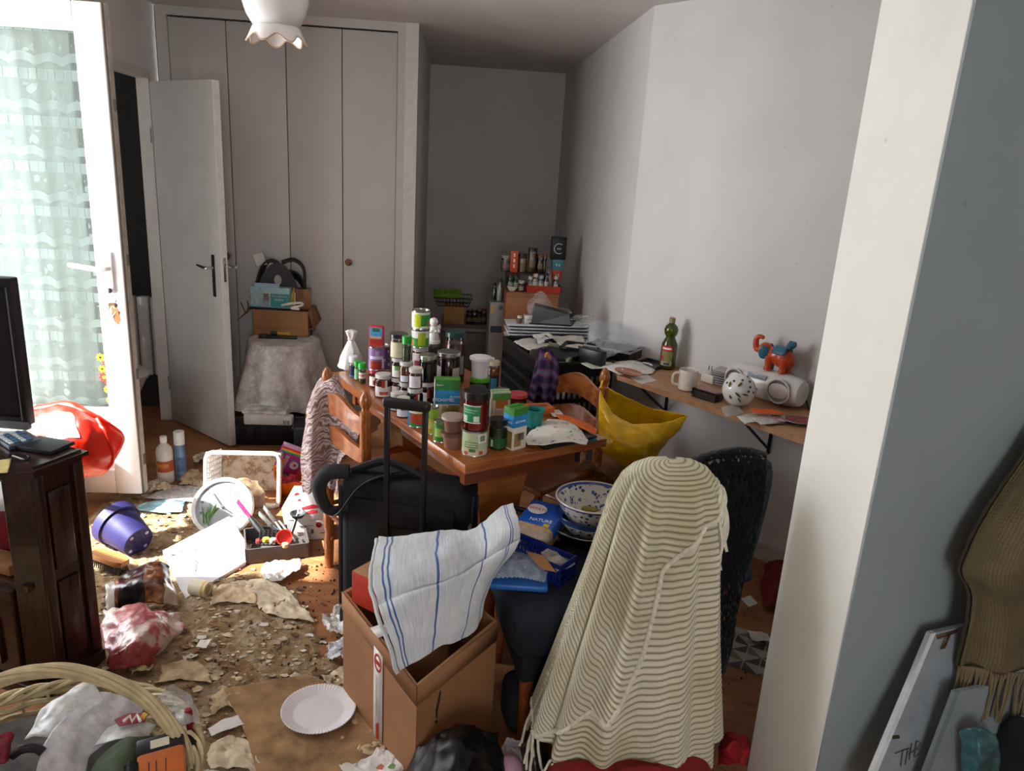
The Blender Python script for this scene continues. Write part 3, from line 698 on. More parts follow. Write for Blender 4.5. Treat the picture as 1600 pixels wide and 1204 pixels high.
for i in range(11):
    th0, s0 = -.02-.055*i, .145+.007*i; MB().tube([drape(th0+.012*math.sin(k*1.3+i), s0+k*.018, .020+.004*math.sin(k+i)) for k in range(11-(i % 3))], .0042, 6).build('fringe_strand', YARN, kb)
# ---- red case under the blanket
REDC = mat('8a0f18', .6, var=.2, scale=14, bump=.1)
rcx = thing('red_suitcase', 'dark red fabric case standing under the cream blanket', 'suitcase', (.53, 1.60, 0), math.radians(4))
MB().box(-.23, .21, -.085, .085, .0, .165, bev=.025, seg=3).build('body', REDC, rcx)
MB().tube([(-.2, -.088, .03), (-.2, -.088, .135), (.18, -.088, .135), (.18, -.088, .03)], .005, 6).build('zip', mat('3a0509', .5), rcx)
MB().box(-.09, -.05, -.09, -.084, .09, .12).build('badge', mat('6d4a2a', .4, .5), rcx)
MB().tube(spline([(-.06, 0, .155), (-.04, 0, .18), (.04, 0, .18), (.06, 0, .155)], 12), .01, 8).build('handle', REDC, rcx)
# ---- office chair with black crochet shawl
oc = thing('office_chair', 'grey-blue office chair under a black crochet shawl near the bright wall', 'chair', (.865, 2.20, 0), math.radians(14))
OG = mat('3a4048', .6, var=.1)
def backf(u, v):
    x = -.115+.235*u; z = .45+.375*v; y = -.085-.045*v+.05*(2*u-1)**2
    w = 1-.12*abs(2*v-1)**3; return (x*w, y, z)
mb = MB().grid(backf, 16, 14); mb.build('backrest', OG, oc, solid=.05, sub=1)
MB().tube(spline([backf(0, .2), backf(.02, .9), backf(.12, 1.03), backf(.5, 1.05), backf(.88, 1.03), backf(.98, .9), backf(1, .2)], 40), .016, 8).build('back_rim', OG, oc)
MB().box(-.13, .14, -.08, .26, .40, .46, bev=.03, seg=3).build('seat', OG, oc)
MB().lathe([(.025, .1), (.025, .42)], 14, T(0, .14, 0)).build('gas_lift', BLK, oc)
for i in range(5):
    a_ = i*2*PI/5+.3; e = Vector((.17*math.cos(a_), .14+.17*math.sin(a_), .07))
    MB().tube([(0, .14, .11), e], [.025, .014], 8).build('base_arm', BLK, oc)
    MB().lathe([(.025, -.02), (.027, 0), (.025, .02)], 12, T(e.x, e.y, .028) @ R(PI/2, 'X')).build('caster', BLK, oc)
def crochet_mat():
    t = NT('black_crochet'); uv = t.co('UV', (24, 40, 1), (0, 0, .5)); v = t.voro(uv, 1.0)
    al = t.ramp(v, [(.28, 0.0), (.36, 1.0)], 'CONSTANT'); t.bump(v, .6, .004)
    return t.set(lin('0b0b0d'), .9, alpha=al, spec=.15, sheen=.2)
shw = [  # rows from over the back to the tip
    [aty(1050, 745, 2.16), aty(1110, 720, 2.18), aty(1150, 712, 2.2), aty(1196, 712, 2.22)],
    [aty(1060, 722, 2.06), aty(1105, 708, 2.06), aty(1155, 700, 2.08), aty(1200, 710, 2.1)],
    [aty(1060, 770, 2.0), aty(1105, 765, 2.0), aty(1160, 765, 2.02), aty(1196, 768, 2.05)],
    [aty(1085, 850, 1.99), aty(1115, 850, 1.99), aty(1150, 850, 2.0), aty(1180, 850, 2.02)],
    [aty(1110, 940, 1.98), aty(1122, 940, 1.985), aty(1140, 940, 1.99), aty(1156, 935, 2.0)],
    [aty(1120, 1010, 1.98), aty(1125, 1010, 1.98), aty(1135, 1010, 1.985), aty(1144, 1005, 1.99)],
    [aty(1121, 1050, 1.98), aty(1124, 1052, 1.98), aty(1129, 1053, 1.98), aty(1134, 1050, 1.985)]]
o = MB().grid(crumple(net(shw), .006, 9), 60, 90).build('crochet_shawl', crochet_mat(), None, smooth=80, solid=.003)
tag(o, 'black open-work crochet shawl hanging to a point over the office chair', 'shawl')
# ---- striped floor cloth draped on the cardboard box
def towel_mat():
    t = NT('white_towel'); sep = t.n('ShaderNodeSeparateXYZ'); t.l(t.co('UV'), sep.inputs[0]); u = sep.outputs[0]
    def line(c, w): return t.math('LESS_THAN', t.math('ABSOLUTE', t.math('SUBTRACT', u, c)), w)
    f = None
    for c, w in ((.055, .006), (.085, .006), (.34, .007), (.66, .007), (.88, .006), (.905, .006)):
        l_ = line(c, w); f = l_ if f is None else t.math('MAXIMUM', f, l_)
    co = t.co(); n = t.noise(t.co('UV', (60, 3, 1)), 2, 4); d = t.noise(co, 14, 6, .7)
    base = t.ramp(n, [(.3, lin('C2C6C8')), (.7, lin('E4E7EA'))]); base = t.mix(t.ramp(d, [(.58, 0.0), (.75, .35)]), base, lin('A89C78'))
    col = t.mix(f, base, lin('4468A0')); t.bump(t.math('ADD', t.wave(t.co('UV'), 60, 1.5, 'Y'), t.noise(co, 90, 4)), .35, .004)
    return t.set(col, .95, spec=.1, sheen=.3)
def A(px, py, z): return at(px, py, z)
tw = [
    [A(594, 838, .55), A(645, 836, .555), A(700, 828, .56), A(742, 826, .565), A(778, 795, .60), A(803, 788, .62)],
    [A(588, 868, .55), A(640, 868, .565), A(700, 862, .575), A(748, 852, .575), A(785, 825, .61), A(812, 818, .615)],
    [A(583, 912, .53), A(640, 905, .545), A(700, 895, .55), A(745, 878, .555), A(780, 866, .575), A(806, 858, .575)],
    [A(596, 960, .49), A(645, 948, .50), A(695, 932, .505), A(732, 918, .51), A(760, 905, .515), A(775, 893, .51)],
    [A(612, 1010, .44), A(652, 995, .45), A(690, 980, .455), A(722, 968, .46), A(745, 950, .455), A(756, 935, .45)],
    [A(627, 1050, .385), A(655, 1034, .395), A(684, 1012, .41), A(712, 1000, .415), A(738, 984, .41), A(752, 965, .405)]]
def twf(u, v):
    p = crumple(net(tw), .006, 14, 3)(u, v); k = v-.52+.22*u; return p+Vector((0, .004, -.012))*gs(k, .03)+Vector((0, -.003, .010))*gs(k-.09, .06)+Vector((0, 0, .006))*math.sin(u*7)*v
o = MB().grid(twf, 90, 70).build('striped_towel', towel_mat(), None, smooth=80, solid=.006)
tag(o, 'white towel with thin blue stripes thrown over the cardboard box', 'towel')
edge = [crumple(net(tw), .006, 14, 3)(0.0, i/40)+Vector((-.006, -.004, -.006)) for i in range(41)]
MB().tube(edge, .006, 8).build('folded_edge', mat('BFC6C6', .95), o)
rb_ = thing('red_carton', 'flat red and brown carton sticking out of the cardboard box under the towel', 'box', at(640, 925, .43), math.radians(-38))
MB().box(-.15, .13, -.09, .10, -.05, .055, bev=.003).build('carton', mat('B9341F', .5), rb_)
MB().box(-.148, .128, -.088, .098, .0555, .057).build('top_panel', mat('B98C66', .7), rb_)
MB().tube([(-.12, .06, .06), (-.09, .07, .062)], .006, 6).build('tag', mat('D85A1E', .5), rb_)
mb = MB()
for i in range(60):
    a_ = random.random()*2*PI
    v = Vector((random.uniform(-.10, .10), random.uniform(-.10, .10), 0))
mb.box(-.1, .1, -.1, .1, 0, .28, bev=.02).build('stuffing', CARDD, bx, loc=cen+Vector((.0, .0, .01)))
# ---- paisley shawl on the left chair
def paisley_mat():
    t = NT('paisley_shawl'); uv = t.co('UV', (2.2, 3.2, 1)); n = t.noise(uv, 2.2, 6, .7)
    v = t.voro(uv, 2.3); w = t.wave(uv, 1.5, 9, 'Y', dscale=1.6, detail=3)
    f = t.mix(.5, w, n); col = t.ramp(f, [(.25, lin('6b5650')), (.42, lin('B79C90')), (.55, lin('E0C9C2')), (.75, lin('8b7680'))])
    col = t.mix(t.ramp(v, [(.12, .6), (.2, 0.0)]), col, lin('E6DAD4')); return t.set(col, .85, spec=.15, sheen=.2)
fl, fm, fr_, ft = .472, 0, 0, 0
def Y(px, py, y): return aty(px, py, y)
psh = [
    [Y(548, 640, 2.86), Y(530, 592, 2.92), Y(512, 582, 2.94), Y(497, 596, 2.93), Y(488, 612, 2.92)],
    [Y(560, 660, 2.74), Y(540, 630, 2.83), Y(520, 605, 2.88), Y(495, 620, 2.86), Y(480, 640, 2.87)],
    [Y(560, 682, 2.72), Y(540, 668, 2.80), Y(518, 650, 2.85), Y(492, 660, 2.82), Y(474, 680, 2.86)],
    [Y(548, 700, 2.73), Y(534, 695, 2.79), Y(515, 690, 2.83), Y(490, 700, 2.80), Y(470, 710, 2.85)],
    [Y(532, 722, 2.76), Y(525, 722, 2.79), Y(510, 725, 2.82), Y(490, 738, 2.81), Y(470, 745, 2.85)],
    [Y(528, 775, 2.77), Y(520, 765, 2.79), Y(506, 752, 2.82), Y(486, 768, 2.82), Y(472, 772, 2.85)]]
def ruck(fn, amp=.010):
    def g(u, v):
        p = fn(u, v); return p+Vector((0, -1, 0))*amp*math.sin(u*16+v*2)*(0.3+v)
    return g
o = MB().grid(crumple(ruck(net(psh)), .004, 18, 1), 60, 60).build('paisley_shawl', paisley_mat(), None, smooth=80, solid=.002)
tag(o, 'pink and grey paisley shawl slung over the back of the left pine chair', 'shawl')
# ---- plaid cloth over the right chair
def plaid_mat():
    t = NT('plaid_cloth'); a_ = t.wave(t.co('UV', (1, 0, 0)), 1.1, 0, 'X'); b_ = t.wave(t.co('UV', (0, 1, 0)), 1.5, 0, 'Y')
    c1 = t.ramp(a_, [(.3, lin('1d2035')), (.5, lin('5b1d4e')), (.9, lin('4f4f68'))]); c2 = t.ramp(b_, [(.3, lin('20243c')), (.6, lin('7d2058')), (.92, lin('66667e'))])
    return t.set(t.mix(.5, c1, c2), .9, spec=.1)
pl = [
    [Y(872, 562, 3.20), Y(862, 548, 3.22), Y(846, 545, 3.22), Y(838, 560, 3.2)],
    [Y(872, 590, 3.10), Y(860, 585, 3.06), Y(842, 585, 3.05), Y(833, 590, 3.1)],
    [Y(866, 615, 3.10), Y(855, 612, 3.06), Y(838, 612, 3.05), Y(828, 612, 3.1)],
    [Y(858, 640, 3.11), Y(850, 636, 3.08), Y(836, 636, 3.07), Y(824, 634, 3.11)]]
o = MB().grid(crumple(ruck(net(pl), .022), .005, 16, 5), 36, 40).build('plaid_cloth', plaid_mat(), None, smooth=80, solid=.003)
tag(o, 'purple and navy plaid cloth hanging on the far post of the right chair', 'cloth')
# ---- yellow plastic bag
def yb_mat():
    t = NT('yellow_plastic'); n = t.noise(t.co(), 22, 5)
    t.bump(n, .5, .01); m = t.set(t.ramp(n, [(.3, lin('DDA408')), (.7, lin('F6C814'))]), .28, spec=.6, coat=.2)
    return m
yb = [
    [Y(938, 608, 2.90), Y(955, 640, 2.86), Y(990, 662, 2.84), Y(1030, 662, 2.84), Y(1074, 650, 2.86)],
    [Y(936, 640, 2.87), Y(958, 668, 2.80), Y(990, 684, 2.78), Y(1025, 684, 2.80), Y(1062, 672, 2.85)],
    [Y(934, 672, 2.87), Y(958, 692, 2.78), Y(988, 702, 2.76), Y(1015, 702, 2.79), Y(1040, 694, 2.85)],
    [Y(938, 700, 2.87), Y(958, 712, 2.80), Y(982, 720, 2.78), Y(1003, 720, 2.80), Y(1022, 716, 2.85)],
    [Y(962, 720, 2.88), Y(974, 728, 2.84), Y(986, 734, 2.83), Y(998, 738, 2.84), Y(1008, 738, 2.86)]]
ybk = [
    [Y(944, 602, 2.94), Y(962, 612, 2.94), Y(990, 625, 2.95), Y(1030, 640, 2.95), Y(1074, 649, 2.90)],
    [Y(940, 650, 2.98), Y(970, 660, 3.0), Y(1000, 670, 3.0), Y(1030, 670, 2.98), Y(1060, 668, 2.92)],
    [Y(950, 705, 2.96), Y(970, 712, 2.98), Y(990, 718, 2.98), Y(1005, 722, 2.96), Y(1020, 718, 2.90)]]
b_ = thing('yellow_bag', 'shiny yellow plastic carrier bag hanging from the right chair post', 'bag')
fy = crumple(net(yb), .007, 16, 2)
YBM = yb_mat()
MB().grid(fy, 50, 40).build('front_panel', YBM, b_, smooth=80, solid=.0015)
MB().grid(crumple(net(ybk), .007, 16, 2), 40, 30).build('back_panel', YBM, b_, smooth=80, solid=.0015)
MB().tube(spline([Y(938, 606, 2.90), Y(942, 594, 2.93), Y(950, 596, 2.96), Y(946, 606, 2.94)], 14), .006, 8, flat=.4).build('handle_loop', YBM, b_)
REDP = mat('C8380F', .4)
def onbag(u, v): p = fy(u, v); return p+Vector((0, -.006, 0))
MB().tube([onbag(.72+.22*math.cos(k*PI/16), .86+.13*math.sin(k*PI/16)) for k in range(4, 34)], .0022, 6).tube([onbag(.70+.17*math.cos(k*PI/16), .87+.095*math.sin(k*PI/16)) for k in range(6, 32)], .0016, 6).build('printed_logo', REDP, b_)
MB().tube([onbag(.60, .93), onbag(.61, .84), onbag(.64, .90), onbag(.67, .83), onbag(.69, .92)], .0022, 6).tube([onbag(.73, .86), onbag(.73, .93)], .0022, 6).tube([onbag(.77, .92), onbag(.77, .85), onbag(.82, .86), onbag(.83, .91)], .0022, 6).build('printed_letters', REDP, b_)
# ================================================================== FOOD ON THE TABLE
GL = glass(); TIN = mat('B9B9B4', .25, .9, var=.05); TZ = .75
G_FOOD = 'jars, tins and cartons crowded on the pine table'
PAPER = mat('E8E4DC', .6, var=.04)
def facing(p): return math.atan2(-p[1], -p[0])
def patch(parent, r0, z0, z1, a0, a1, m, r1=None, name='label', off=.0006, n=14):
    r1 = r0 if r1 is None else r1
    def f(u, v):
        a = math.radians(a0+(a1-a0)*u); r = r0+(r1-r0)*v+off; return (r*math.cos(a), r*math.sin(a), z0+(z1-z0)*v)
    return MB().grid(f, n, 2).build(name, m, parent, smooth=80)
def curved_text(parent, txt, size, r, z, m, a0=0, name='lettering'):
    o = lettering(txt, size, m, parent, Matrix.Identity(4), name)
    for v in o.data.vertices:
        a = v.co.x/r+math.radians(a0); zz = v.co.y; rr = r+.0012+v.co.z
        v.co = (rr*math.cos(a), rr*math.sin(a), z+zz)
    return o
def jar(name, label, cat, loc, r, h, content, lid, lid_h=.014, prints=(), fill=.86, neck=.82, sh=.82, lid_m=None, grp=G_FOOD, text=None, turn=0):
    loc = Vector(loc); t = thing(name, label, cat, loc, facing(loc)+turn, grp)
    hb = h-lid_h
    body = [(r*.86, 0), (r*.97, .003), (r, .008), (r, hb*sh), (r*neck, hb*.95), (r*neck, hb)]
    MB().lathe([(r*.8, .002)]+[(x*.955, max(z, .003)) for x, z in body if z <= hb*fill]+[(r*.93 if fill < sh else r*neck*.94, hb*fill)], 24).build('contents', mat(content, .18, var=.25, scale=90, coat=.6), t)
    MB().lathe(body, 24).build('glass', GL, t)
    rl = r*neck+.003
    MB().lathe([(rl, hb-.001), (rl, h-.002), (rl-.002, h), (0, h)], 28).build('lid', lid_m or mat(lid, .3, coat=.3), t)
    for (z0, z1, a0, a1, c) in prints: patch(t, r, z0*hb, z1*hb, a0, a1, mat(c, .55, var=.06, scale=60))
    if text: curved_text(t, text[0], text[1], r, text[2]*hb, mat(text[3], .5), text[4] if len(text) > 4 else 0)
    return t
def can(name, label, loc, r, h, wrap, prints=(), grp=G_FOOD, text=(), turn=0, cat='tin can'):
    loc = Vector(loc); t = thing(name, label, cat, loc, facing(loc)+turn, grp)
    MB().lathe([(r*.94, 0), (r, .001), (r, .004), (r*.975, .006), (r*.975, h-.006), (r, h-.004), (r, h), (r*.93, h), (r*.92, h-.004), (0, h-.004)], 28).build('body', TIN, t)
    patch(t, r*.976, .006, h-.006, -180, 180, mat(wrap, .35, var=.05, scale=50), name='wrapper', n=30)
    for (z0, z1, a0, a1, c) in prints: patch(t, r*.98, z0*h, z1*h, a0, a1, mat(c, .4, var=.12, scale=70), off=.0009)
    for tx in text: curved_text(t, tx[0], tx[1], r*.98+.0008, tx[2]*h, mat(tx[3], .5), tx[4] if len(tx) > 4 else 0)
    return t
def carton(name, label, loc, w, d, h, base, rz, prints=(), top=None, grp=G_FOOD, text=(), cat='carton'):
    "prints: (face, u0,u1,z0,z1,colour) with faces f (local -y), s (local +x), l (local -x)"
    t = thing(name, label, cat, loc, rz, grp)
    MB().box(-w/2, w/2, -d/2, d/2, 0, h, bev=.0015).build('box', mat(base, .45, var=.03), t)
    if top: MB().box(-w/2, w/2, -d/2, d/2, h-.001, h+.0008).box(-w/2, w/2, -.002, .002, h, h+.006).build('top_fold', mat(top, .45), t)
    for (f, u0, u1, z0, z1, c) in prints:
        m = mat(c, .45, var=.15, scale=60)
        if f == 'f': MB().box(-w/2+u0*w, -w/2+u1*w, -d/2-.0008, -d/2+.0002, z0*h, z1*h).build('print', m, t)
        if f == 's': MB().box(w/2-.0002, w/2+.0008, -d/2+u0*d, -d/2+u1*d, z0*h, z1*h).build('print', m, t)
        if f == 'l': MB().box(-w/2-.0008, -w/2+.0002, -d/2+u0*d, -d/2+u1*d, z0*h, z1*h).build('print', m, t)
    for (f, tx, size, u, z, c) in text:
        m = mat(c, .5)
        if f == 'f': M = T(-w/2+u*w, -d/2-.0012, z*h) @ R(PI/2, 'X')
        elif f == 's': M = T(w/2+.0012, -d/2+u*d, z*h) @ R(PI/2, 'Z') @ R(PI/2, 'X')
        else: M = T(-w/2-.0012, -d/2+u*d, z*h) @ R(-PI/2, 'Z') @ R(PI/2, 'X')
        if tx[0] == '|':   # illegible small print: a row of short marks
            mb = MB()
            for i in range(len(tx)): mb.box((i-(len(tx)-1)/2)*size*.8-size*.2, (i-(len(tx)-1)/2)*size*.8+size*.2, -size*.4, size*.4, 0, .0006, M)
            mb.build('small_print', m, t)
        else: lettering(tx, size, m, t, M)
    return t
def tp(px, py): return at(px, py, TZ)
def up(o, h): return Vector(o.location)+Vector((0, 0, h))
GRN, CREAMC, WHT = '2f8a2c', 'E7DFCB', 'EDEBE6'
# far left cluster
jar('spice_bottle', 'small white-capped bottle with navy label at the far left table corner', 'bottle', tp(552, 588), .017, .092, 'C9C2B0', 'F0F0EC', .024, [(.1, .75, -80, 80, '1c2a4a'), (.05, .18, -80, 80, '4aa3d8')], neck=.95, sh=.9)
jar('spice_jar', 'spice jar with green lid, the one touching the navy-labelled bottle', 'jar', tp(559, 593), .014, .085, 'A8A08A', '2fa33a', .022, [(.1, .8, -75, 75, '8ec48a')], neck=.98, sh=.92)
jar('spice_jar', 'spice jar with green lid and red-white label next to the jam jars', 'jar', tp(566, 598), .0145, .088, '6d6a50', '28b040', .024, [(.35, .75, -75, 75, 'E6E2D6'), (.5, .62, -70, 70, 'c33a30')], neck=.98, sh=.92)
j = jar('jam_jar', 'red jam jar with white label carrying the purple tin', 'jar', tp(588, 603), .034, .073, '6a1414', 'B0262a', .012, [(.15, .8, -55, 55, WHT), (.25, .55, -25, 5, 'b5342a')])
c = can('tin_can', 'tall purple tin of red beans under the small red carton', up(j, .073), .0335, .100, '8f6a9e', [(.08, .42, -48, 38, 'a63024'), (.5, .62, -50, 50, 'd9cbe0'), (.62, .85, -10, 20, 'b9a4cc'), (.1, .5, 40, 62, 'e8e6da')])
carton('soup_carton', 'small red tomato carton standing on top of the purple tin', up(c, .1), .058, .022, .083, 'c23340', math.radians(-12), [('f', .07, .93, .45, .93, '4a8ec0'), ('f', .07, .93, .1, .42, 'b0281e'), ('f', .25, .75, .72, .9, '2c6e34'), ('f', .1, .9, .36, .5, 'd9b9a0')])
can('polka_tin', 'purple dotted tin behind the tall purple bean tin', tp(594, 576), .046, .11, '5c4478', [(.2, .3, -60, -50, 'e6e0ea'), (.6, .7, -30, -20, 'e6e0ea'), (.4, .5, 20, 30, 'e6e0ea'), (.75, .85, 45, 55, 'e6e0ea'), (.2, .3, 50, 60, 'e6e0ea')])
jar('jam_jar', 'squat strawberry jam jar with white lid and wide label in the front row', 'jar', tp(599, 618), .036, .092, '6b2a1c', 'D8D4CE', .014, [(.08, .6, -62, 62, WHT), (.18, .34, -25, 30, 'c44a2a'), (.55, .95, -12, 10, 'b8322e'), (.55, .95, 10, 24, 'e9e4dc')])
# middle cluster: jars two high
def stack(base, specs):
    z = Vector(base); out = []
    for s in specs:
        k = s.pop('kind'); hh = s['h']
        o = (jar if k == 'jar' else can)(loc=z, **s); z = z+Vector((0, 0, hh)); out.append(o)
    return out
stack(tp(622, 620), [dict(kind='jar', name='jam_jar', label='lower jam jar of the stack under the glass jar with cream label', cat='jar', r=.030, h=.083, content='5a1512', lid='C8C4BE', prints=[(.1, .75, -55, 55, WHT), (.2, .5, -30, 10, 'b8442c')]),
    dict(kind='jar', name='jam_jar', label='upper jam jar of the stack under the glass jar with cream label', cat='jar', r=.030, h=.083, content='4a1414', lid='C8C4BE', prints=[(.1, .75, -55, 55, WHT), (.5, .75, -30, 25, '6fae3a')]),
    dict(kind='jar', name='preserve_jar', label='square-shouldered glass jar with black lid and cream label on a jar stack', cat='jar', r=.036, h=.095, content='8a6a4a', lid='1c1c22', prints=[(.05, .8, -60, 40, 'D9D2AE')], neck=.9)])
stack(tp(634, 628), [dict(kind='jar', name='jam_jar', label='dark jam jar with white label at the foot of the green-lidded spice stack', cat='jar', r=.028, h=.083, content='3d1010', lid='C8C4BE', prints=[(.1, .8, -50, 50, WHT)]),
    dict(kind='jar', name='jam_jar', label='brown jam jar under the green-lidded spice bottle', cat='jar', r=.028, h=.083, content='8c5a38', lid='C8C4BE', prints=[(.1, .45, -50, 50, 'dde4ee')]),
    dict(kind='jar', name='spice_bottle', label='tall herb bottle with bright green lid on top of the jam jars', cat='bottle', r=.016, h=.10, content='53684a', lid='2fa33a', lid_h=.028, neck=.98, sh=.92)])
stack(tp(655, 604), [dict(kind='jar', name='jam_jar', label='jam jar at the very bottom of the green tin tower', cat='jar', r=.035, h=.085, content='5a1512', lid='C8C4BE', prints=[(.1, .8, -55, 55, WHT), (.15, .4, -20, 20, 'c04a2c')]),
    dict(kind='jar', name='jam_jar', label='jam jar with red and white label directly under the green tins', cat='jar', r=.035, h=.088, content='7a1c18', lid='C8C4BE', prints=[(.05, .9, -60, 20, 'e6dcdc'), (.2, .5, -40, 0, 'b0304a')]),
    dict(kind='can', name='tin_can', label='lower of the two green and white vegetable tins in the tower', r=.0375, h=.077, wrap='E8E8E0', prints=[(.08, .55, -75, 70, '3f9a34'), (.15, .85, -15, 35, 'b6c81e'), (.1, .45, -75, -45, 'd08a50')]),
    dict(kind='can', name='tin_can', label='topmost green and white vegetable tin of the tower', r=.0375, h=.077, wrap='E8E8E0', prints=[(.2, .8, -10, 75, '3f9a34'), (.15, .85, -45, 0, 'c6d420'), (.15, .45, 45, 75, 'c07048')])])
stack(tp(648, 640), [dict(kind='jar', name='jam_jar', label='dark jam jar with ribbon label below the dark silver-lidded jar', cat='jar', r=.031, h=.088, content='1c0a0c', lid='C8C4BE', prints=[(.08, .6, -62, 10, 'dde2ea'), (.5, .95, 5, 20, 'b8322e'), (.5, .95, 20, 32, 'e9e4dc')]),
    dict(kind='jar', name='jam_jar', label='jam jar with pink-white label stacked in the crowded middle', cat='jar', r=.027, h=.078, content='571818', lid='C8C4BE', prints=[(.1, .8, -55, 45, 'E8E2E6')])])
stack(tp(667, 630), [dict(kind='jar', name='jam_jar', label='jam jar with silver lid holding up the almost black jar', cat='jar', r=.032, h=.09, content='2a0c10', lid='C8C4BE', prints=[(.1, .7, -60, 0, 'dde2ea'), (.4, .9, 0, 16, 'b8322e')]),
    dict(kind='jar', name='preserve_jar', label='almost black jar with silver lid beside the big dark red jar', cat='jar', r=.034, h=.108, content='0d0709', lid='B9B9B4', prints=[(.1, .6, -75, -30, 'dfe2e8'), (.5, .7, -75, -35, 'c0703c')], lid_m=TIN, neck=.92)])
stack(tp(699, 622), [dict(kind='can', name='tin_can', label='tin with pale label under the big dark red jar', r=.042, h=.08, wrap='dccfbf', prints=[(.55, .8, -60, 60, 'c43b4a'), (.1, .5, -60, 60, 'e8e4dc')]),
    dict(kind='jar', name='preserve_jar', label='big dark red fruit jar with silver lid in the middle of the table', cat='jar', r=.045, h=.115, content='3a0c12', lid='B9B9B4', prints=[(.1, .6, -75, -38, 'e4e4ea'), (.1, .55, 22, 70, 'c9bfb8')], lid_m=TIN, neck=.96)])
jar('preserve_jar', 'tall jar with dark teal lid behind the big dark red jar', 'jar', tp(702, 600)+Vector((.02, .05, 0)), .043, .22, '6a2c1c', '1c4244', .02, [(.2, .6, -50, 60, '7d8a88')], neck=.9)
# white figurine stands on a jar behind
fj = jar('preserve_jar', 'plain jar with white lid hidden behind the tower carrying the figurine', 'jar', tp(676, 566), .036, .11, '54402c', 'E8E6E0')
fg = thing('figurine', 'small white porcelain angel figurine behind the green tins', 'figurine', up(fj, .11), facing(fj.location))
PORC = mat('EFECE6', .2, coat=.4)
MB().lathe([(.026, 0), (.028, .006), (.022, .03), (.020, .05), (.014, .062), (.008, .068)], 20).build('robe', PORC, fg)
MB().lathe([(0, .062), (.012, .066), (.019, .078), (.02, .088), (.015, .1), (0, .106)], 18, T(.002, 0, 0)).build('head', PORC, fg)
for s_ in (-1, 1):
    MB().tube(spline([(0, s_*.02, .056), (.012, s_*.024, .04), (.022, s_*.008, .045)], 8), .006, 8).build('arm', PORC, fg)
    MB().add([(-.014, s_*.008, .03), (-.018, s_*.034, .05), (-.018, s_*.03, .07), (-.014, s_*.01, .06)], [(0, 1, 2, 3)]).build('wing', PORC, fg, solid=.004)
# tied white bag at the far corner
tbag = thing('tied_bag', 'white cloth bag tied at the neck on the far left table corner', 'bag', tp(549, 574))
mbw = mat('E9E6E2', .6, var=.05, bump=.2)
MB().lathe([(.05, 0), (.056, .01), (.045, .05), (.03, .09), (.016, .12), (.011, .13)], 26, None, lambda a, z: 1+.10*math.sin(a*6+z*30)).build('sack', mbw, tbag)
MB().lathe([(.011, .13), (.02, .15), (.026, .165), (.014, .172)], 22, None, lambda a, z: 1+.15*math.sin(a*5)).build('ruffled_neck', mbw, tbag)
MB().tube([(.014*math.cos(a*PI/6), .014*math.sin(a*PI/6), .13) for a in range(12)], .004, 6, True).build('tie', mat('C9C4BC'), tbag)
# cartons and near cluster
carton('bechamel_carton', 'tall bechamel sauce carton standing behind the suitcase handle', tp(697, 655), .092, .045, .158, CREAMC, math.radians(4),
    [('f', 0, .64, .76, 1, '2f8a3a'), ('f', .64, 1, .76, 1, '3b7d36'), ('f', 0, 1, .42, .76, '2f8fd0'), ('f', .55, 1, .02, .4, '9a8a52'), ('f', .42, .9, .06, .34, 'b09a5a'), ('f', .6, .8, .1, .26, '6e7a3a'), ('f', .3, .5, .16, .38, 'c2a878'), ('f', .72, .92, .2, .36, '8a6a3a')], '5c9a3c',
    text=[('f', 'BÉCHAMEL', .0165, .36, .52, 'F2F2F0'), ('f', 'Knorr', .010, .2, .88, 'F2F2F0'), ('f', 'BÉCHAMEL', .008, .82, .60, 'F2F2F0')])
def cup(name, label, loc, r0, r1, h, c, cat='cup', lid=None, grp=G_FOOD):
    t = thing(name, label, cat, loc, facing(loc), grp)
    MB().lathe([(r0, 0), (r1, h-.004), (r1+.004, h-.003), (r1+.004, h), (r1-.002, h), (r0*.95, h*.3), (0, h*.3)], 26).build('tub', mat(c, .35), t)
    if lid: MB().lathe([(r1+.006, h-.006), (r1+.006, h+.004), (r1, h+.006), (0, h+.006)], 26).build('lid', mat(lid, .4), t)
    return t
c1_ = cup('dessert_pot', 'lower brown dessert pot in front of the bechamel carton', tp(706, 698), .026, .032, .05, '8d6450', lid='6f4a3c')
cup('dessert_pot', 'upper brown dessert pot stacked in front of the bechamel carton', up(c1_, .058), .026, .032, .05, '7a5446', lid='b9a498')
can('tin_can', 'tin of sausages and beans behind the suitcase handle, left one', tp(652, 664), .034, .07, '2b86b8', [(.2, .75, -50, 50, 'b5472a'), (.78, .95, -60, 60, 'e6e0c8'), (.1, .25, -50, -10, '3f9a34')])
can('tin_can', 'tall tin of yellow sweetcorn behind the suitcase handle', tp(673, 676), .026, .10, 'd8cf3a', [(.1, .6, -60, 60, 'E0C22a'), (.6, .95, -60, 60, '9fc040'), (.25, .5, -30, 30, 'EBD870')])
can('tin_can', 'short green tin just behind the two dessert pots', tp(690, 688), .03, .075, '3f7d34', [(.3, .7, -50, 50, '9ab860')])
for px, py, r, h, c, lb in ((620, 640, .026, .07, '7a2018', 'small red jam jar in front of the jar stacks at the table edge'), (630, 650, .026, .075, '5a3a2a', 'small white-labelled jar nearest the table edge beside the bean tin')):
    jar('jam_jar', lb, 'jar', tp(px, py), r, h, c, 'D4D0C8', prints=[(.1, .75, -60, 60, 'dfe2ea'), (.5, .72, -20, 20, 'b8322e')])
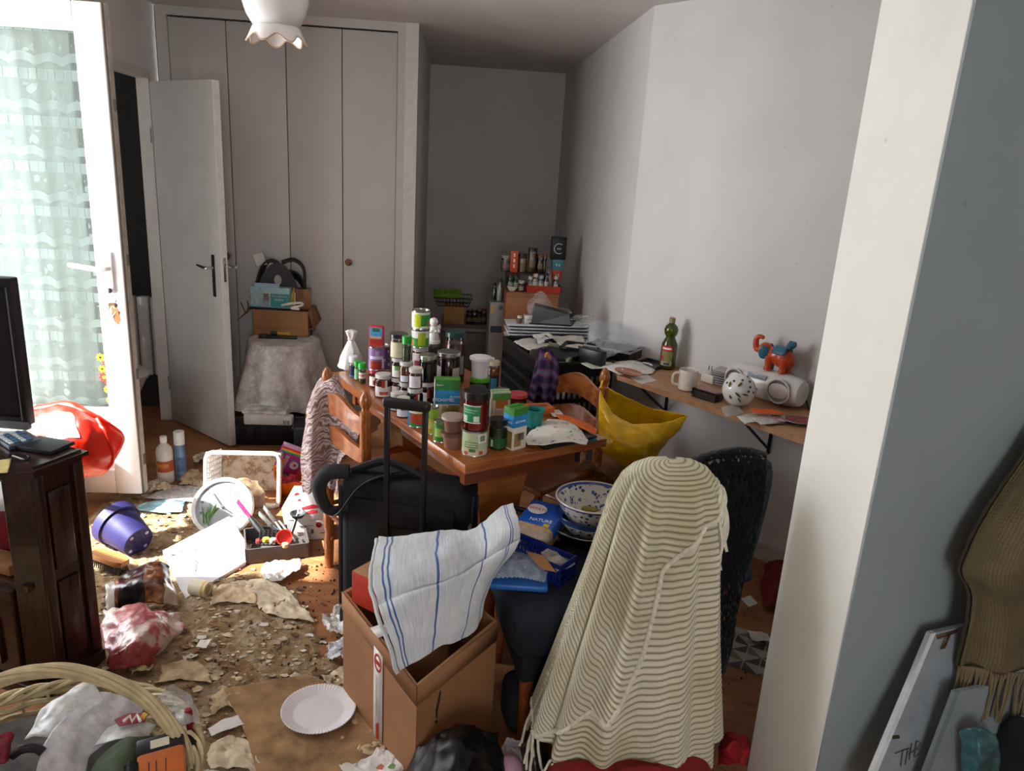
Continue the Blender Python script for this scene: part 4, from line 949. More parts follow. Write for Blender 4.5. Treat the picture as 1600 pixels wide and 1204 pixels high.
k1 = can('tin_can', 'pale green vegetable tin carrying the red tomato jar at the near corner', tp(741, 707), .0425, .087, 'b9c8a0', [(.05, .3, -70, 70, 'd8c8b0'), (.06, .2, -50, -30, 'c25a3c'), (.1, .24, 20, 40, 'c25a3c'), (.55, .9, 15, 60, 'e8e8dc'), (.62, .84, 24, 50, '5a7a3a'), (.35, .6, -50, 15, '8fa870'), (.5, .53, -40, 10, 'e4e8d8'), (.42, .45, -40, 5, 'e4e8d8'), (.2, .32, -25, 5, '4f8a3c')])
jar('tomato_jar', 'large red tomato jar with black lid and green label on a tin', 'jar', up(k1, .087), .0425, .128, '8a1414', '141416', .022, [(.3, .8, -65, 18, '2c8a50'), (.66, .70, -58, 8, '9ac8a4'), (.59, .62, -58, -5, '9ac8a4'),  (.27, .83, -68, -66, WHT), (.27, .3, -68, 20, WHT), (.8, .83, -68, 20, WHT), (.32, .5, -10, 14, 'dfe6dc'), (.32, .5, -62, -40, 'cfe0cf')], neck=.98, sh=.88)
jar('pickle_jar', 'dark pickle jar with black lid between the tin and the small carton', 'jar', tp(777, 699), .031, .105, '2f3018', '141416', .018, [(.1, .5, -70, 60, '1f5a30'), (.15, .42, -45, -30, 'd9dcd0')], neck=.9)
carton('bechamel_carton', 'small bechamel brick with green top beside the teal cup', tp(803, 698), .062, .05, .145, CREAMC, math.radians(38),
    [('l', 0, 1, .84, 1, '3f8a34'), ('f', 0, 1, .84, 1, '3f8a34'), ('l', 0, 1, .55, .84, '2f8fd0'), ('f', 0, 1, .55, .84, '2f8fd0'), ('l', .1, .9, .05, .45, '8a7a40'), ('f', .1, .6, .08, .4, 'a98c5a'), ('f', .35, .8, .22, .4, '74705a')], '4c9a3c',
    text=[('f', 'BÉCHAMEL', .0095, .5, .68, 'F2F2F0'), ('l', 'BÉCHAMEL', .008, .5, .66, 'F2F2F0')])
carton('soup_carton', 'orange and green soup carton behind the small bechamel brick', tp(780, 652), .068, .045, .105, 'ddd6c2', math.radians(12),
    [('f', 0, 1, .72, .97, '5c9a44'), ('f', .15, .85, .42, .72, 'c2703a'), ('s', 0, 1, .8, 1, '5c9a44'), ('f', .1, .6, .08, .35, 'b9b2a0')], 'b9cfa0')
jar('tomato_jar', 'dark red jar with black lid seen behind the large tomato jar', 'jar', tp(744, 655), .03, .13, '3c1410', '1a1a1c', .02, neck=.9)
k2 = jar('preserve_jar', 'red jar with bright green lid supporting the white tub', 'jar', tp(748, 622), .039, .092, '4a1a10', '58b82c', .016, [(.15, .6, -60, 60, '9fb02c'), (.25, .5, -15, 30, 'b03a28')], neck=.97)
wt = cup('plastic_tub', 'white plastic tub with lid on top of the green-lidded jar', up(k2, .092), .031, .038, .078, 'E9E7EC', lid='EFEDF0')
MB().box(-.012, .012, .035, .055, .076, .08, bev=.002).build('lid_tab', mat('EFEDF0', .4), wt)
jar('sauce_jar', 'beige-lidded jar with dark blue label behind the white tub', 'jar', tp(769, 608), .026, .125, 'a9683c', 'C9B79C', .016, [(.02, .62, -70, 70, '1c2438'), (.1, .5, -15, 40, '4aa0cc')], neck=.95)
jar('preserve_jar', 'low jar with red gingham lid behind the orange box', 'jar', tp(808, 636), .036, .06, '5a2018', 'c84a4a', .014, neck=.97, lid_m=None)
can('tin_can', 'small flat red and white tin behind the soup carton', tp(783, 622), .028, .04, 'c8b8b0', [(.3, .8, -40, 40, 'b8403a')])
# right half of the table
ob = thing('orange_box', 'flat orange cardboard box lying on the table behind the teal cup', 'box', tp(842, 645), ta-.25, None)
MB().box(-.058, .05, -.035, .035, 0, .03, bev=.002).build('box', mat('CF6A24', .55, var=.1), ob)
MB().box(-.04, .03, -.015, .012, .0302, .0308).build('printed_band', mat('7a4420', .6), ob)
tcup = cup('teal_cup', 'plain teal plastic cup on the table edge beside the printed towel', tp(834, 671), .026, .034, .08, '1f7a72', 'cup', grp=None)
tray = thing('tray', 'dark flat tray under the printed tea towel at the table corner', 'tray', tp(868, 684), ta+.03)
MB().box(-.11, .12, -.08, .10, 0, .012, bev=.004).build('base', mat('26261f', .4), tray)
MB().tube([(-.11, -.08, .012), (.12, -.08, .012), (.12, .1, .012), (-.11, .1, .012)], .004, 6, True).build('rim', mat('1c1c18', .4), tray)
def tt_mat():
    t = NT('printed_tea_towel'); co = t.co('UV', (6, 6, 1)); v = t.voro(co, 1.1, 'Distance'); vc = t.voro(co, 1.1, 'Color')
    sep = t.n('ShaderNodeSeparateColor'); t.l(vc, sep.inputs[0])
    fcol = t.ramp(sep.outputs[0], [(.0, lin('C8693c')), (.35, lin('7f9a4a')), (.6, lin('7a7a90')), (.85, lin('C8908a'))], 'CONSTANT')
    n = t.noise(t.co('UV'), 26, 4); f = t.math('MULTIPLY', t.math('LESS_THAN', v, .30), t.math('GREATER_THAN', n, .5))
    return t.set(t.mix(f, lin('E2DCD2'), fcol), .9, spec=.1)
TZ2 = TZ+.02
tt = [[at(855, 655, TZ2+.006), at(875, 656, TZ2+.01), at(895, 663, TZ2+.008), at(908, 672, TZ2+.004)],
      [at(838, 668, TZ2), at(868, 667, TZ2+.016), at(893, 672, TZ2+.014), at(913, 681, TZ2+.004)],
      [at(822, 682, TZ2), at(858, 680, TZ2+.012), at(888, 681, TZ2+.016), at(918, 688, TZ2+.004)],
      [at(824, 694, TZ2-.002), at(856, 693, TZ2+.004), at(890, 690, TZ2+.008), at(916, 694, TZ2)]]
o = MB().grid(crumple(net(tt), .004, 22, 7), 40, 36).build('tea_towel', tt_mat(), None, smooth=80, solid=.004)
tag(o, 'white tea towel printed with flowers folded on the dark tray', 'towel')
oc_ = [[at(868, 648, TZ+.014), at(890, 650, TZ+.02), at(915, 660, TZ+.018), at(934, 670, TZ+.012)], [at(878, 658, TZ+.025), at(898, 662, TZ+.03), at(915, 668, TZ+.026), at(932, 675, TZ+.014)], [at(888, 664, TZ+.02), at(905, 668, TZ+.022), at(918, 673, TZ+.02), at(930, 680, TZ+.01)]]
o = MB().grid(crumple(net(oc_), .004, 20, 9), 24, 16).build('orange_napkin', mat('E06A20', .7, var=.1), None, smooth=60, solid=.003)
tag(o, 'bright orange folded napkin behind the printed tea towel', 'napkin')
tq = [[at(915, 678, TZ+.006), at(930, 680, TZ+.008)], [at(914, 690, TZ+.006), at(932, 688, TZ+.008)]]
o = MB().grid(crumple(net(tq), .006, 30, 3), 12, 10).build('teal_cloth', mat('2c6a62', .9), None, smooth=60, solid=.004); tag(o, 'scrap of teal cloth at the right table corner', 'cloth')
ts_ = [[at(858, 640, TZ+.01), at(876, 640, TZ+.015)], [at(862, 650, TZ+.005), at(880, 650, TZ+.01)]]
o = MB().grid(crumple(net(ts_), .012, 40, 3), 14, 12).build('paper_tissue', mat('E4DCD6', .9), None, smooth=60, solid=.001); tag(o, 'crumpled white tissue between the orange box and orange napkin', 'tissue')
# ================================================================== ALCOVE, CRATES AND SHELF CLUTTER
def bxat(name, label, cat, x0px, x1px, ytop, Y, depth, z0, m, grp=None, bev=.004, tilt=0):
    "a box measured in the photo: front face at distance Y"
    a, b = aty(x0px, ytop, Y), aty(x1px, ytop, Y)
    t = thing(name, label, cat, ((a.x+b.x)/2, Y, z0), tilt, grp); w = (b.x-a.x)/2; h = (a.z+b.z)/2-z0
    MB().box(-w, w, 0, depth, 0, h, bev=bev).build('body', m, t)
    t['_w'] = w; t['_h'] = h; return t, w, h
FR, w, h = bxat('mini_fridge', 'low dark grey mini fridge at the end of the alcove', 'fridge', 690, 764, 508, 5.6, .38, 0, mat('5b544e', .45, var=.1))
MB().box(-w+.004, w-.004, -.03, 0, .03, h-.05, bev=.006).build('fridge_door', mat('6a635c', .4, var=.08), FR)
MB().box(-w, w, -.03, .0, h-.045, h-.02, bev=.004).build('top_trim', mat('8d867e', .4), FR)
MB().tube(spline([(-w+.06, -.032, h-.06), (-w+.085, -.075, h-.03), (-w+.1, -.06, h-.11)], 10), .006, 6).build('door_cable', mat('d0ccc6', .4), FR)
zf = h
t, w, h = bxat('wooden_box', 'plain tan cardboard box on the mini fridge under a wire basket', 'box', 694, 726, 479, 5.62, .16, zf, mat('B58A50', .7, var=.08))
zb = zf+h
G_AL = 'pots and bottles in the alcove'
for i, (px, r, hh, c, l, lb) in enumerate(((733, .026, .10, '3a2418', '1c1c16', 'first dark spice jar beside the tan box on the fridge'), (741, .026, .105, '2c3020', '20281c', 'middle dark spice jar on the fridge'), (748, .026, .10, '3a3024', '1a1a14', 'third dark spice jar on the fridge'), (755, .022, .12, '6a2c1c', '7a2a1c', 'reddish spice bottle at the right end of the fridge top'))):
    p = aty(px, 508, 5.68); jar('spice_jar', lb, 'jar', (p.x, 5.68, zf), r, hh, c, l, .02, [(.2, .6, -50, 50, '6d6250')], grp=G_AL)
wbp = aty(708, 470, 5.66)
wb = thing('wire_basket', 'dark wire basket balanced on the tan box, holding green egg boxes', 'basket', (wbp.x, 5.70, zb+.003))
WIRE = mat('3c3a38', .35, .8)
for k, (s_, z) in enumerate(((.8, 0), (.9, .03), (1.0, .062))):
    MB().tube([(.14*s_*x, .10*s_*y, z) for x, y in ((-1, -1), (1, -1), (1, 1), (-1, 1))], .004, 6, True).build('ring', WIRE, wb)
for i in range(11):
    x = -1+2*i/10
    for y in (-1, 1): MB().tube([(.112*x, .08*y, 0), (.14*x, .10*y, .062)], .0022, 5).build('wire', WIRE, wb)
for i in range(9): MB().tube([(.112*(-1+2*i/8), -.08, 0), (.112*(-1+2*i/8), .08, 0)], .0022, 5).build('wire', WIRE, wb)
ep = aty(699, 455, 5.70)
eg = thing('egg_box', 'bright green moulded egg box lying in the wire basket', 'egg box', (ep.x, 5.72, zb+.045), .1)
EGG = mat('7da52a', .8, var=.15, scale=30)
def ef(u, v): return (-.1+.2*u, -.05+.1*v, .045+.016*math.cos(u*2*PI*5)*math.cos(v*2*PI*2))
MB().grid(ef, 50, 20).build('lid', EGG, eg, smooth=80, solid=.003); MB().box(-.1, .1, -.05, .05, .0, .04, bev=.012).build('base', EGG, eg)
# grey tower and chest of drawers
TW_, w, h = bxat('steel_cabinet', 'narrow grey metal cabinet standing beside the brown drawers', 'cabinet', 766, 789, 472, 5.15, .4, 0, mat('8e8a86', .4, .3, var=.08))
MB().box(-w+.008, -w+.026, -.003, 0, h-.075, h-.02).build('sticker', mat('c9a24a', .5), TW_)
MB().box(.01, w-.012, -.003, 0, h-.05, h-.02).build('sticker', mat('5a5a5c', .5), TW_)
MB().box(-w+.01, w-.012, -.003, 0, h-.21, h-.165).build('sticker', mat('3a3a40', .5), TW_)
MB().box(w-.003, w+.0, -.004, .02, 0, h).build('edge_trim', mat('c4c0bc', .3, .5), TW_)
zt = h
for px, r, hh, c, l, lb in ((780, .022, .155, 'a8b0a8', '2a2a2a', 'clear tall bottle on the narrow grey cabinet'), (772, .016, .12, '2c4a20', '1c2c16', 'slim green bottle on the narrow grey cabinet')):
    p = aty(px, 472, 5.2); jar('tall_bottle', lb, 'bottle', (p.x, 5.24 if px < 775 else 5.2, zt), r, hh, c, l, .02, neck=.5, sh=.7, grp=G_AL)
CH, w, h = bxat('chest_of_drawers', 'tall light brown chest of drawers in the alcove', 'drawers', 791, 874, 458, 5.0, .36, 0, mat('9a6240', .6, var=.06))
for i in range(5): MB().box(-w+.006, w-.006, -.008, 0, h-.03-.16*(i+1)+.006, h-.03-.16*i, bev=.002).build('drawer', mat('A8704C', .55, var=.06), CH)
zc = h; yc = 5.08
rs = thing('spice_rack', 'low dark riser at the back of the chest top', 'rack', (CH.location.x, 5.22, zc)); MB().box(-w+.01, w-.075, 0, .12, .085, .1).box(-w+.01, -w+.02, 0, .12, 0, .085).box(w-.085, w-.075, 0, .12, 0, .085).build('riser', mat('3a241a', .5), rs)
bw = aty(800, 455, 5.06); o = thing('small_bowl', 'little white bowl at the front edge of the brown chest', 'bowl', (bw.x, 5.06, zc), 0, G_AL)
MB().lathe([(.016, 0), (.03, .015), (.036, .032), (.033, .032), (.014, .006), (0, .006)], 20).build('bowl', mat('dcd6ce', .3), o)
low = [(814, .022, .075, '8a4a30', 'b9b4aa', 'small clear jar with reddish spice on the brown chest'), (797, .025, .10, '2c4a30', '24401f', 'dark green spice jar behind the white bowl'), (806, .024, .10, '28402c', '1d3a26', 'second dark green jar behind the white bowl')]
for px, r, hh, c, l, lb in low:
    p = aty(px, 455, 5.1 if px != 814 else 5.05); jar('spice_jar', lb, 'jar', (p.x, p.y, zc), r, hh, c, l, .018, [(.2, .65, -45, 45, '8a9080')], grp=G_AL)
a, b = aty(822, 450, 5.04), aty(877, 450, 5.04)
rt_ = thing('red_tray', 'shallow bright red plastic tray of small bottles on the brown chest', 'tray', ((a.x+b.x)/2, 5.03, zc)); ww = (b.x-a.x)/2
RP = mat('b5331d', .4); cs = [(-ww, 0), (ww, 0), (ww, .14), (-ww, .14)]
MB().box(-ww*.93, ww*.93, .005, .135, 0, .005).build('base', RP, rt_)
for x0, x1, y0_, y1_ in ((-ww, ww, 0, .004), (-ww, ww, .136, .14), (-ww, -ww+.004, 0, .14), (ww-.004, ww, 0, .14)): MB().box(x0, x1, y0_, y1_, 0, .045).build('side', RP, rt_)
for px, r, hh, c, l, lb in ((828, .02, .09, 'c2b8a8', 'd9cfc0', 'cream pill bottle in the red tray, leftmost'), (836, .022, .11, 'c8bca8', 'd8c8b0', 'cream bottle leaning in the red tray, second from left'), (845, .021, .10, 'b4bcc0', '9fb0b8', 'pale blue-grey bottle in the middle of the red tray'), (853, .016, .12, '4a2a24', '30201c', 'slim dark bottle in the red tray'), (868, .018, .10, '9a9a98', 'b8b4b0', 'grey dropper bottle at the right end of the red tray')):
    p = aty(px, 450, 5.1); jar('small_bottle', lb, 'bottle', (p.x, 5.1, zc+.006), r, hh, c, l, .02, [(.15, .6, -50, 50, 'd4cec2')], grp=G_AL, neck=.6, sh=.75)
ut = thing('utensil', 'white-handled utensils standing at the right of the red tray', 'utensil', (aty(860, 440, 5.12).x, 5.12, zc+.006)); MB().tube([(0, 0, 0), (-.02, 0, .13)], .005, 6).tube([(.01, 0, 0), (-.005, 0, .11)], .004, 6).build('handles', mat('c9c4bc', .4), ut)
hi = [(790, .036, .11, '6a5a4c', '8d867c', 'round pot with a wide grey lid at the upper left of the chest'), (815, .03, .125, 'b59a76', '2c2420', 'jar of beige biscuits on the riser'), (830, .031, .165, '7a5238', '1c1a18', 'tall brown storage jar with black lid on the riser'), (843, .026, .125, '3a241c', '5a3a28', 'dark jar right of the tall storage jar'), (849, .015, .13, '4c3228', '8a4a30', 'reddish-capped slim bottle on the riser')]
for px, r, hh, c, l, lb in hi:
    p = aty(px, 430, 5.28); jar('storage_jar', lb, 'jar', (p.x, 5.28, zc+.1), r, hh, c, l, .02, [(.25, .6, -40, 40, '7d6a58')], grp=G_AL, neck=.95)
p = aty(802, 430, 5.24); carton('orange_packet', 'narrow orange packet with white lettering standing on the riser', (p.x, 5.245, zc+.1), .05, .03, .145, 'c84a1c', 0, text=[('f', '|', .03, .5, .3, 'E8E0D8'), ('f', '|', .03, .5, .55, 'E8E0D8'), ('f', '|', .03, .5, .8, 'E8E0D8')], grp=None, cat='packet')
# tower of tins in the corner
p = aty(868, 450, 5.3); zz = zc+.1
tq = jar('small_bottle', 'clear bottle under the red tin in the corner tower', 'bottle', (p.x, 5.30, zc), .022, .055, '9a9088', '7d2a22', .012, grp=G_AL)
for nm, hh, w_, c, c2, lb in (('tea_tin', .07, .062, 'c23a24', 'e0c8b8', 'red tea tin in the corner tower'), ('tea_tin', .07, .074, '3f8088', 'c8d8d8', 'teal tea tin above the red one in the corner tower'), ('coffee_tin', .15, .10, '15100f', 'd8d4cc', 'black box with white round emblem on top of the corner tower')):
    z0 = zc+.055 if nm == 'tea_tin' and c.startswith('c2') else (zc+.125 if c.startswith('3f') else zc+.195)
    t = carton(nm, lb, (p.x, 5.3, z0), w_, .07, hh, c, 0, grp='tins in the corner tower', cat='tin', text=[('f', '||' if nm == 'tea_tin' else '|||', .022 if nm == 'tea_tin' else .012, .5, .5, c2)])
    if nm == 'coffee_tin': MB().tube([(.034*math.cos(k*PI/10), -.0365, hh*.5+.034*math.sin(k*PI/10)) for k in range(3, 18)], .0025, 6).build('emblem_ring', mat(c2), t)
# low bench, black crate, trays
bn = thing('low_bench', 'low wooden bench against the alcove wall carrying the black crate', 'bench', (0, 0, 0))
MB().box(.26, .88, 3.42, 4.42, .47, .50, bev=.004).build('bench_top', PINE2, bn)
for x in (.29, .85):
    for y in (3.46, 4.36): MB().box(x-.02, x+.02, y-.02, y+.02, 0, .47).build('leg', PINE2, bn)
cr = thing('plastic_crate', 'black slatted plastic crate full of papers between the chairs and the shelf', 'crate', (.285, 4.0, .502), math.atan2(-.97, .25))
CRB = mat('121212', .45, var=.1); CL, CW, CHH = .56, .37, .27
for (ax, L, off) in (('x', CL, 0), ('x', CL, CW), ('y', CW, 0), ('y', CW, CL)):
    n = int(L/.028); mb = MB()
    def bxs(u0, u1, z0, z1):
        if ax == 'x': mb.box(u0, u1, off-.005, off+.005, z0, z1)
        else: mb.box(off-.005, off+.005, u0, u1, z0, z1)
    for z0, z1 in ((0, .03), (.075, .095), (.14, .16), (.205, CHH)): bxs(0, L, z0, z1)
    for i in range(n+1): bxs(i*L/n-.005, i*L/n+.005, 0, CHH)
    mb.build('slatted_side', CRB, cr)
MB().box(0, CL, 0, CW, 0, .008).build('base', CRB, cr)
MB().tube([(0, 0, CHH), (CL, 0, CHH), (CL, CW, CHH), (0, CW, CHH)], .009, 6, True).build('rim', CRB, cr)
cp = Vector((.285, 4.0, 0)); cu = Vector((.25, -.97, 0)).normalized(); cv = Vector((.97, .25, 0)).normalized()
def crp(a, b, z): p = cp+cu*a+cv*b; return Vector((p.x, p.y, z))
for i, (a_, b_, w_, l_, c, tx, lb) in enumerate(((.12, .05, .012, .30, '8d8478', -.35, 'grey folder leaning along the left side of the black crate'), (.14, .10, .015, .30, 'b5aa9c', -.4, 'beige folder leaning in the black crate, second from its left side'), (.16, .16, .012, .3, '5c564e', -.42, 'dark folder leaning in the black crate, third from its left side'))):
    t = thing('file_folder', lb, 'folder', crp(a_, b_, .53), math.atan2(cu.y, cu.x), 'folders in the black crate')
    MB().box(0, l_, -.005, w_-.005, 0, .27, T(0, 0, 0) @ R(tx, 'X'), bev=.002).build('cover', mat(c, .6), t)
    MB().box(.003, l_-.003, -.002, w_-.008, .268, .272, R(tx, 'X')).build('pages', PAPER, t)
pile = MB().box(.02, CL-.02, .14, CW-.02, 0, .235, bev=.01).build('paper_pile', mat('A8A29A', .8, var=.2, scale=30), None, loc=crp(0, 0, .51), rot=(0, 0, math.atan2(-.97, .25)))
pile.scale = (1, 1, 1)
tag(pile, 'thick pile of papers filling the black crate', 'papers')
# stack of white oven trays
tp0 = (aty(792, 512, 4.12)+aty(921, 517, 4.12))/2; w = (aty(921, 512, 4.12)-aty(792, 512, 4.12)).length/2
ztr = .775
sup = bxat('storage_tub', 'dark tub under the stack of white trays', 'tub', 800, 915, 545, 4.16, .22, .502, mat('1a1a1c', .5))[0]
for i in range(5):
    z = aty(850, 532-i*5.0, 4.12).z
    t = thing('plastic_tray', 'white flat tray with blue underside, number %s from the bottom of the stack' % ('one', 'two', 'three', 'four', 'five')[i], 'tray', (tp0.x+.008*(i % 2), 4.12, z), .05, 'stack of white trays on the crate')
    MB().box(-w, w, 0, .16, .006, .012, bev=.002).build('tray', mat('D0CDD0', .4), t)
    MB().box(-w+.01, w-.01, .006, .15, 0, .006).build('underside', mat('20284a' if i < 2 else '2c2c38', .5), t)
ztop = z+.013
bt = thing('black_container', 'black plastic food container lying on the white trays', 'container', (aty(862, 508, 4.16).x, 4.14, ztop), -.08)
mb = MB().add([(-.12, 0, 0), (.10, 0, 0), (.10, .12, 0), (-.12, .12, 0), (-.10, .01, .10), (.09, .01, .062), (.09, .11, .062), (-.1, .11, .10)], [(0, 1, 5, 4), (1, 2, 6, 5), (2, 3, 7, 6), (3, 0, 4, 7), (4, 5, 6, 7), (3, 2, 1, 0)]); mb.build('shell', mat('131315', .3), bt, sub=0)
MB().tube([(-.125, -.003, .003), (.105, -.003, .003), (.13, .06, .02), (.105, .123, .003), (-.125, .123, .003)], .005, 6, True).build('rim', mat('1c1c1e', .3), bt)
carton('small_carton', 'small white carton beside the black container on the trays', (aty(825, 510, 4.17).x, 4.17, ztop), .05, .035, .045, 'cfcac4', .1, grp=None, cat='carton', text=[('f', '||||', .008, .5, .5, '4a5a7a')])
so_ = thing('little_pot', 'tiny brown and white pot left of the small white carton', 'pot', (aty(811, 510, 4.16).x, 4.155, ztop), 0); MB().lathe([(.014, 0), (.018, .02), (.012, .032), (0, .034)], 14).build('pot', mat('6a5040', .4), so_)
MB().lathe([(.013, .03), (.013, .042), (0, .043)], 14).build('cap', mat('d0ccc4', .4), so_)
CLEAR = film('clear_plastic', 'D8DCDE', .30, .15); MILK = film('milky_plastic', 'E4E4E2', .6, .3)
def bag_shape(name, label, ctrl, m, seed=1, amp=.012, freq=16, cat='plastic bag', nu=36, nv=30, solid=.001, grp=None):
    o = MB().grid(crumple(net(ctrl), amp, freq, seed), nu, nv).build(name, m, None, smooth=60, solid=solid); return tag(o, label, cat, grp)
bag_shape('plastic_wrapper', 'clear crinkled wrapper around the black container on the trays', [[aty(824, 470, 4.3), aty(845, 455, 4.3), aty(862, 475, 4.3), aty(888, 482, 4.3)], [aty(824, 484, 4.3), aty(846, 468, 4.3), aty(866, 484, 4.3), aty(890, 490, 4.3)], [aty(826, 500, 4.12), aty(832, 492, 4.14), aty(838, 484, 4.18), aty(846, 478, 4.2)]], film('thin_film', 'D8DCDE', .16, .12), 3, .008)
bag_shape('plastic_bag', 'clear plastic bag slumped over black trays at the left end of the shelf', [[aty(921, 505, 3.95), aty(940, 500, 3.95), aty(965, 505, 3.9), aty(975, 510, 3.85)], [aty(919, 525, 3.85), aty(940, 520, 3.8), aty(970, 520, 3.72), aty(1000, 532, 3.65)], [aty(922, 550, 3.75), aty(945, 540, 3.65), aty(970, 536, 3.6), aty(1000, 540, 3.58)], [aty(935, 562, 3.65), aty(955, 556, 3.58), aty(972, 550, 3.55), aty(995, 546, 3.53)]], film('blueish_plastic', 'D4DADE', .2, .12), 4, .008)
bag_shape('plastic_bag', 'clear film lying on the right end of the white tray stack', [[aty(885, 496, 4.35), aty(905, 492, 4.35), aty(928, 494, 4.3)], [aty(888, 506, 4.2), aty(905, 502, 4.2), aty(925, 504, 4.2)], [aty(892, 512, 4.12), aty(905, 510, 4.12), aty(920, 512, 4.12)]], CLEAR, 6)
# ------------------------------------------------------------------ shelf things
SZ = .761
def sp_(px, py, z=SZ): return at(px, py, z)
def blk_tray(label, loc, rz, w, d, h):
    t = thing('black_tray', label, 'tray', loc, rz, 'black food trays on the shelf')
    BT = mat('141416', .3); GR = mat('8d8f92', .35)
    for x0, x1, y0_, y1_ in ((-w, w, -d, -d+.006), (-w, w, d-.006, d), (-w, -w+.006, -d, d), (w-.006, w, -d, d)): MB().box(x0, x1, y0_, y1_, 0, h).build('side', BT, t)
    MB().box(-w, w, -d, d, 0, .006).build('base', BT, t)
    MB().tube([(-w-.006, -d-.006, h), (w+.006, -d-.006, h), (w+.006, d+.006, h), (-w-.006, d+.006, h)], .006, 6, True).build('rim', GR if w > .1 else BT, t); return t
sr = math.atan2(SD.y, SD.x)
blk_tray('wide black tray with grey rim under the slumped plastic bag', at(958, 556, SZ), sr+.35, .12, .08, .05)
blk_tray('second black tray on its way out from under the papers at the shelf end', at(905, 556, SZ), sr+.6, .08, .06, .05)
blk_tray('flat black tray just left of the oil bottle', at(1018, 571, SZ), sr+.1, .06, .05, .012)
tz = thing('pencil_stub', 'small pale stick lying on the flat black tray', 'stick', at(1012, 570, SZ+.014), sr); MB().tube([(-.03, 0, .004), (0, .004, .006), (.03, 0, .004)], .005, 6).build('stick', mat('D8D0C0', .6), tz)
def sheet(name, label, corners, m, curl=.006, seed=1, cat='paper', grp=None, solid=.0008):
    o = MB().grid(crumple(net(corners), curl, 14, seed), 14, 12).build(name, m, None, smooth=60, solid=solid); return tag(o, label, cat, grp)
PW = mat('E6E2DC', .8, var=.08, scale=40); PW2 = mat('D6D0C6', .8, var=.15, scale=40)
sheet('paper_sheet', 'white printed sheet lying flat near the front edge of the shelf', [[sp_(985, 590), sp_(1010, 584)], [sp_(1003, 600), sp_(1026, 594)]], PW, .001)
sheet('paper_sheet', 'creased paper heap left of the flat black tray', [[sp_(940, 572, .775), sp_(980, 562, .79), sp_(1005, 566, .775)], [sp_(955, 580, .77), sp_(985, 574, .785), sp_(1022, 576, .767)], [sp_(965, 585, .765), sp_(995, 584, .768), sp_(1020, 584, .765)]], PW, .006, 3)
sheet('paper_sheet', 'pale green-edged paper at the far left end of the shelf', [[sp_(905, 566, .775), sp_(930, 564, .78), sp_(955, 566, .775)], [sp_(925, 576, .768), sp_(950, 575, .77), sp_(970, 574, .77)]], mat('D8DCCC', .8), .003, 5)
wp = thing('wooden_plate', 'shallow wooden plate on the papers beside the chair post', 'plate', sp_(982, 583, .775), sr); MB().lathe([(.045, 0), (.06, .008), (.058, .01), (.04, .004), (0, .004)], 24, Matrix.Diagonal((1.3, .8, 1, 1))).build('plate', PINE, wp)
# oil bottle
ol = thing('oil_bottle', 'two-lobed green glass olive oil bottle standing on the shelf', 'bottle', sp_(1042, 575), 0); ol.rotation_euler = (0, 0, facing(ol.location))
def oilm():
    t = NT('green_oil'); n = t.noise(t.co(), 12, 3); m = t.set(t.ramp(n, [(.3, lin('3a4a06')), (.7, lin('5c6c0c'))]), .08, trans=.55, coat=.5); return m
MB().lathe([(.034, 0), (.038, .006), (.038, .11), (.036, .125), (.024, .15), (.022, .156), (.031, .172), (.034, .19), (.028, .208), (.013, .222), (.012, .232)], 32).build('glass', oilm(), ol)
MB().lathe([(.0145, .228), (.0145, .247), (.012, .249), (0, .249)], 20).build('cap', mat('9a7d50', .4, .3), ol)
for z0, z1, c in ((.02, .04, 'b9b49a'), (.04, .09, '8d8a50'), (.09, .118, 'b5202a')): patch(ol, .038, z0, z1, -58, 30, mat(c, .5, var=.2, scale=50))
patch(ol, .0382, .045, .07, -60, -35, mat('b0282a', .5), off=.001); patch(ol, .0384, .099, .109, -50, 18, mat('F0E0DC', .5), off=.001)
patch(ol, .0384, .024, .036, -30, 12, mat('4a5458', .5, var=.5, scale=200), off=.001)
# mug
mg = thing('mug', 'cream ceramic mug on the shelf beside the plug', 'mug', sp_(1073, 608), 0); mg.rotation_euler = (0, 0, facing(mg.location))
CRM = mat('E4DACE', .25, coat=.4)
MB().lathe([(.03, 0), (.041, .004), (.042, .085), (.042, .09), (.038, .09), (.037, .012), (0, .01)], 28).build('body', CRM, mg)
MB().tube(spline([(.012, -.040, .075), (.018, -.062, .068), (.018, -.064, .03), (.012, -.04, .02)], 14), .006, 8).build('handle', CRM, mg)
pl_ = thing('charger', 'white plug-in charger with two pins behind the mug', 'charger', sp_(1107, 597), sr)
MB().box(-.035, .035, -.018, .018, 0, .04, bev=.006).build('body', mat('DCD6CE', .3), pl_); MB().lathe([(.018, .04), (.018, .05), (.012, .056), (0, .056)], 16).build('collar', mat('DCD6CE', .3), pl_)
for x in (-.008, .008): MB().tube([(x, 0, .055), (x, 0, .078)], .0025, 6).build('pin', CHR, pl_)
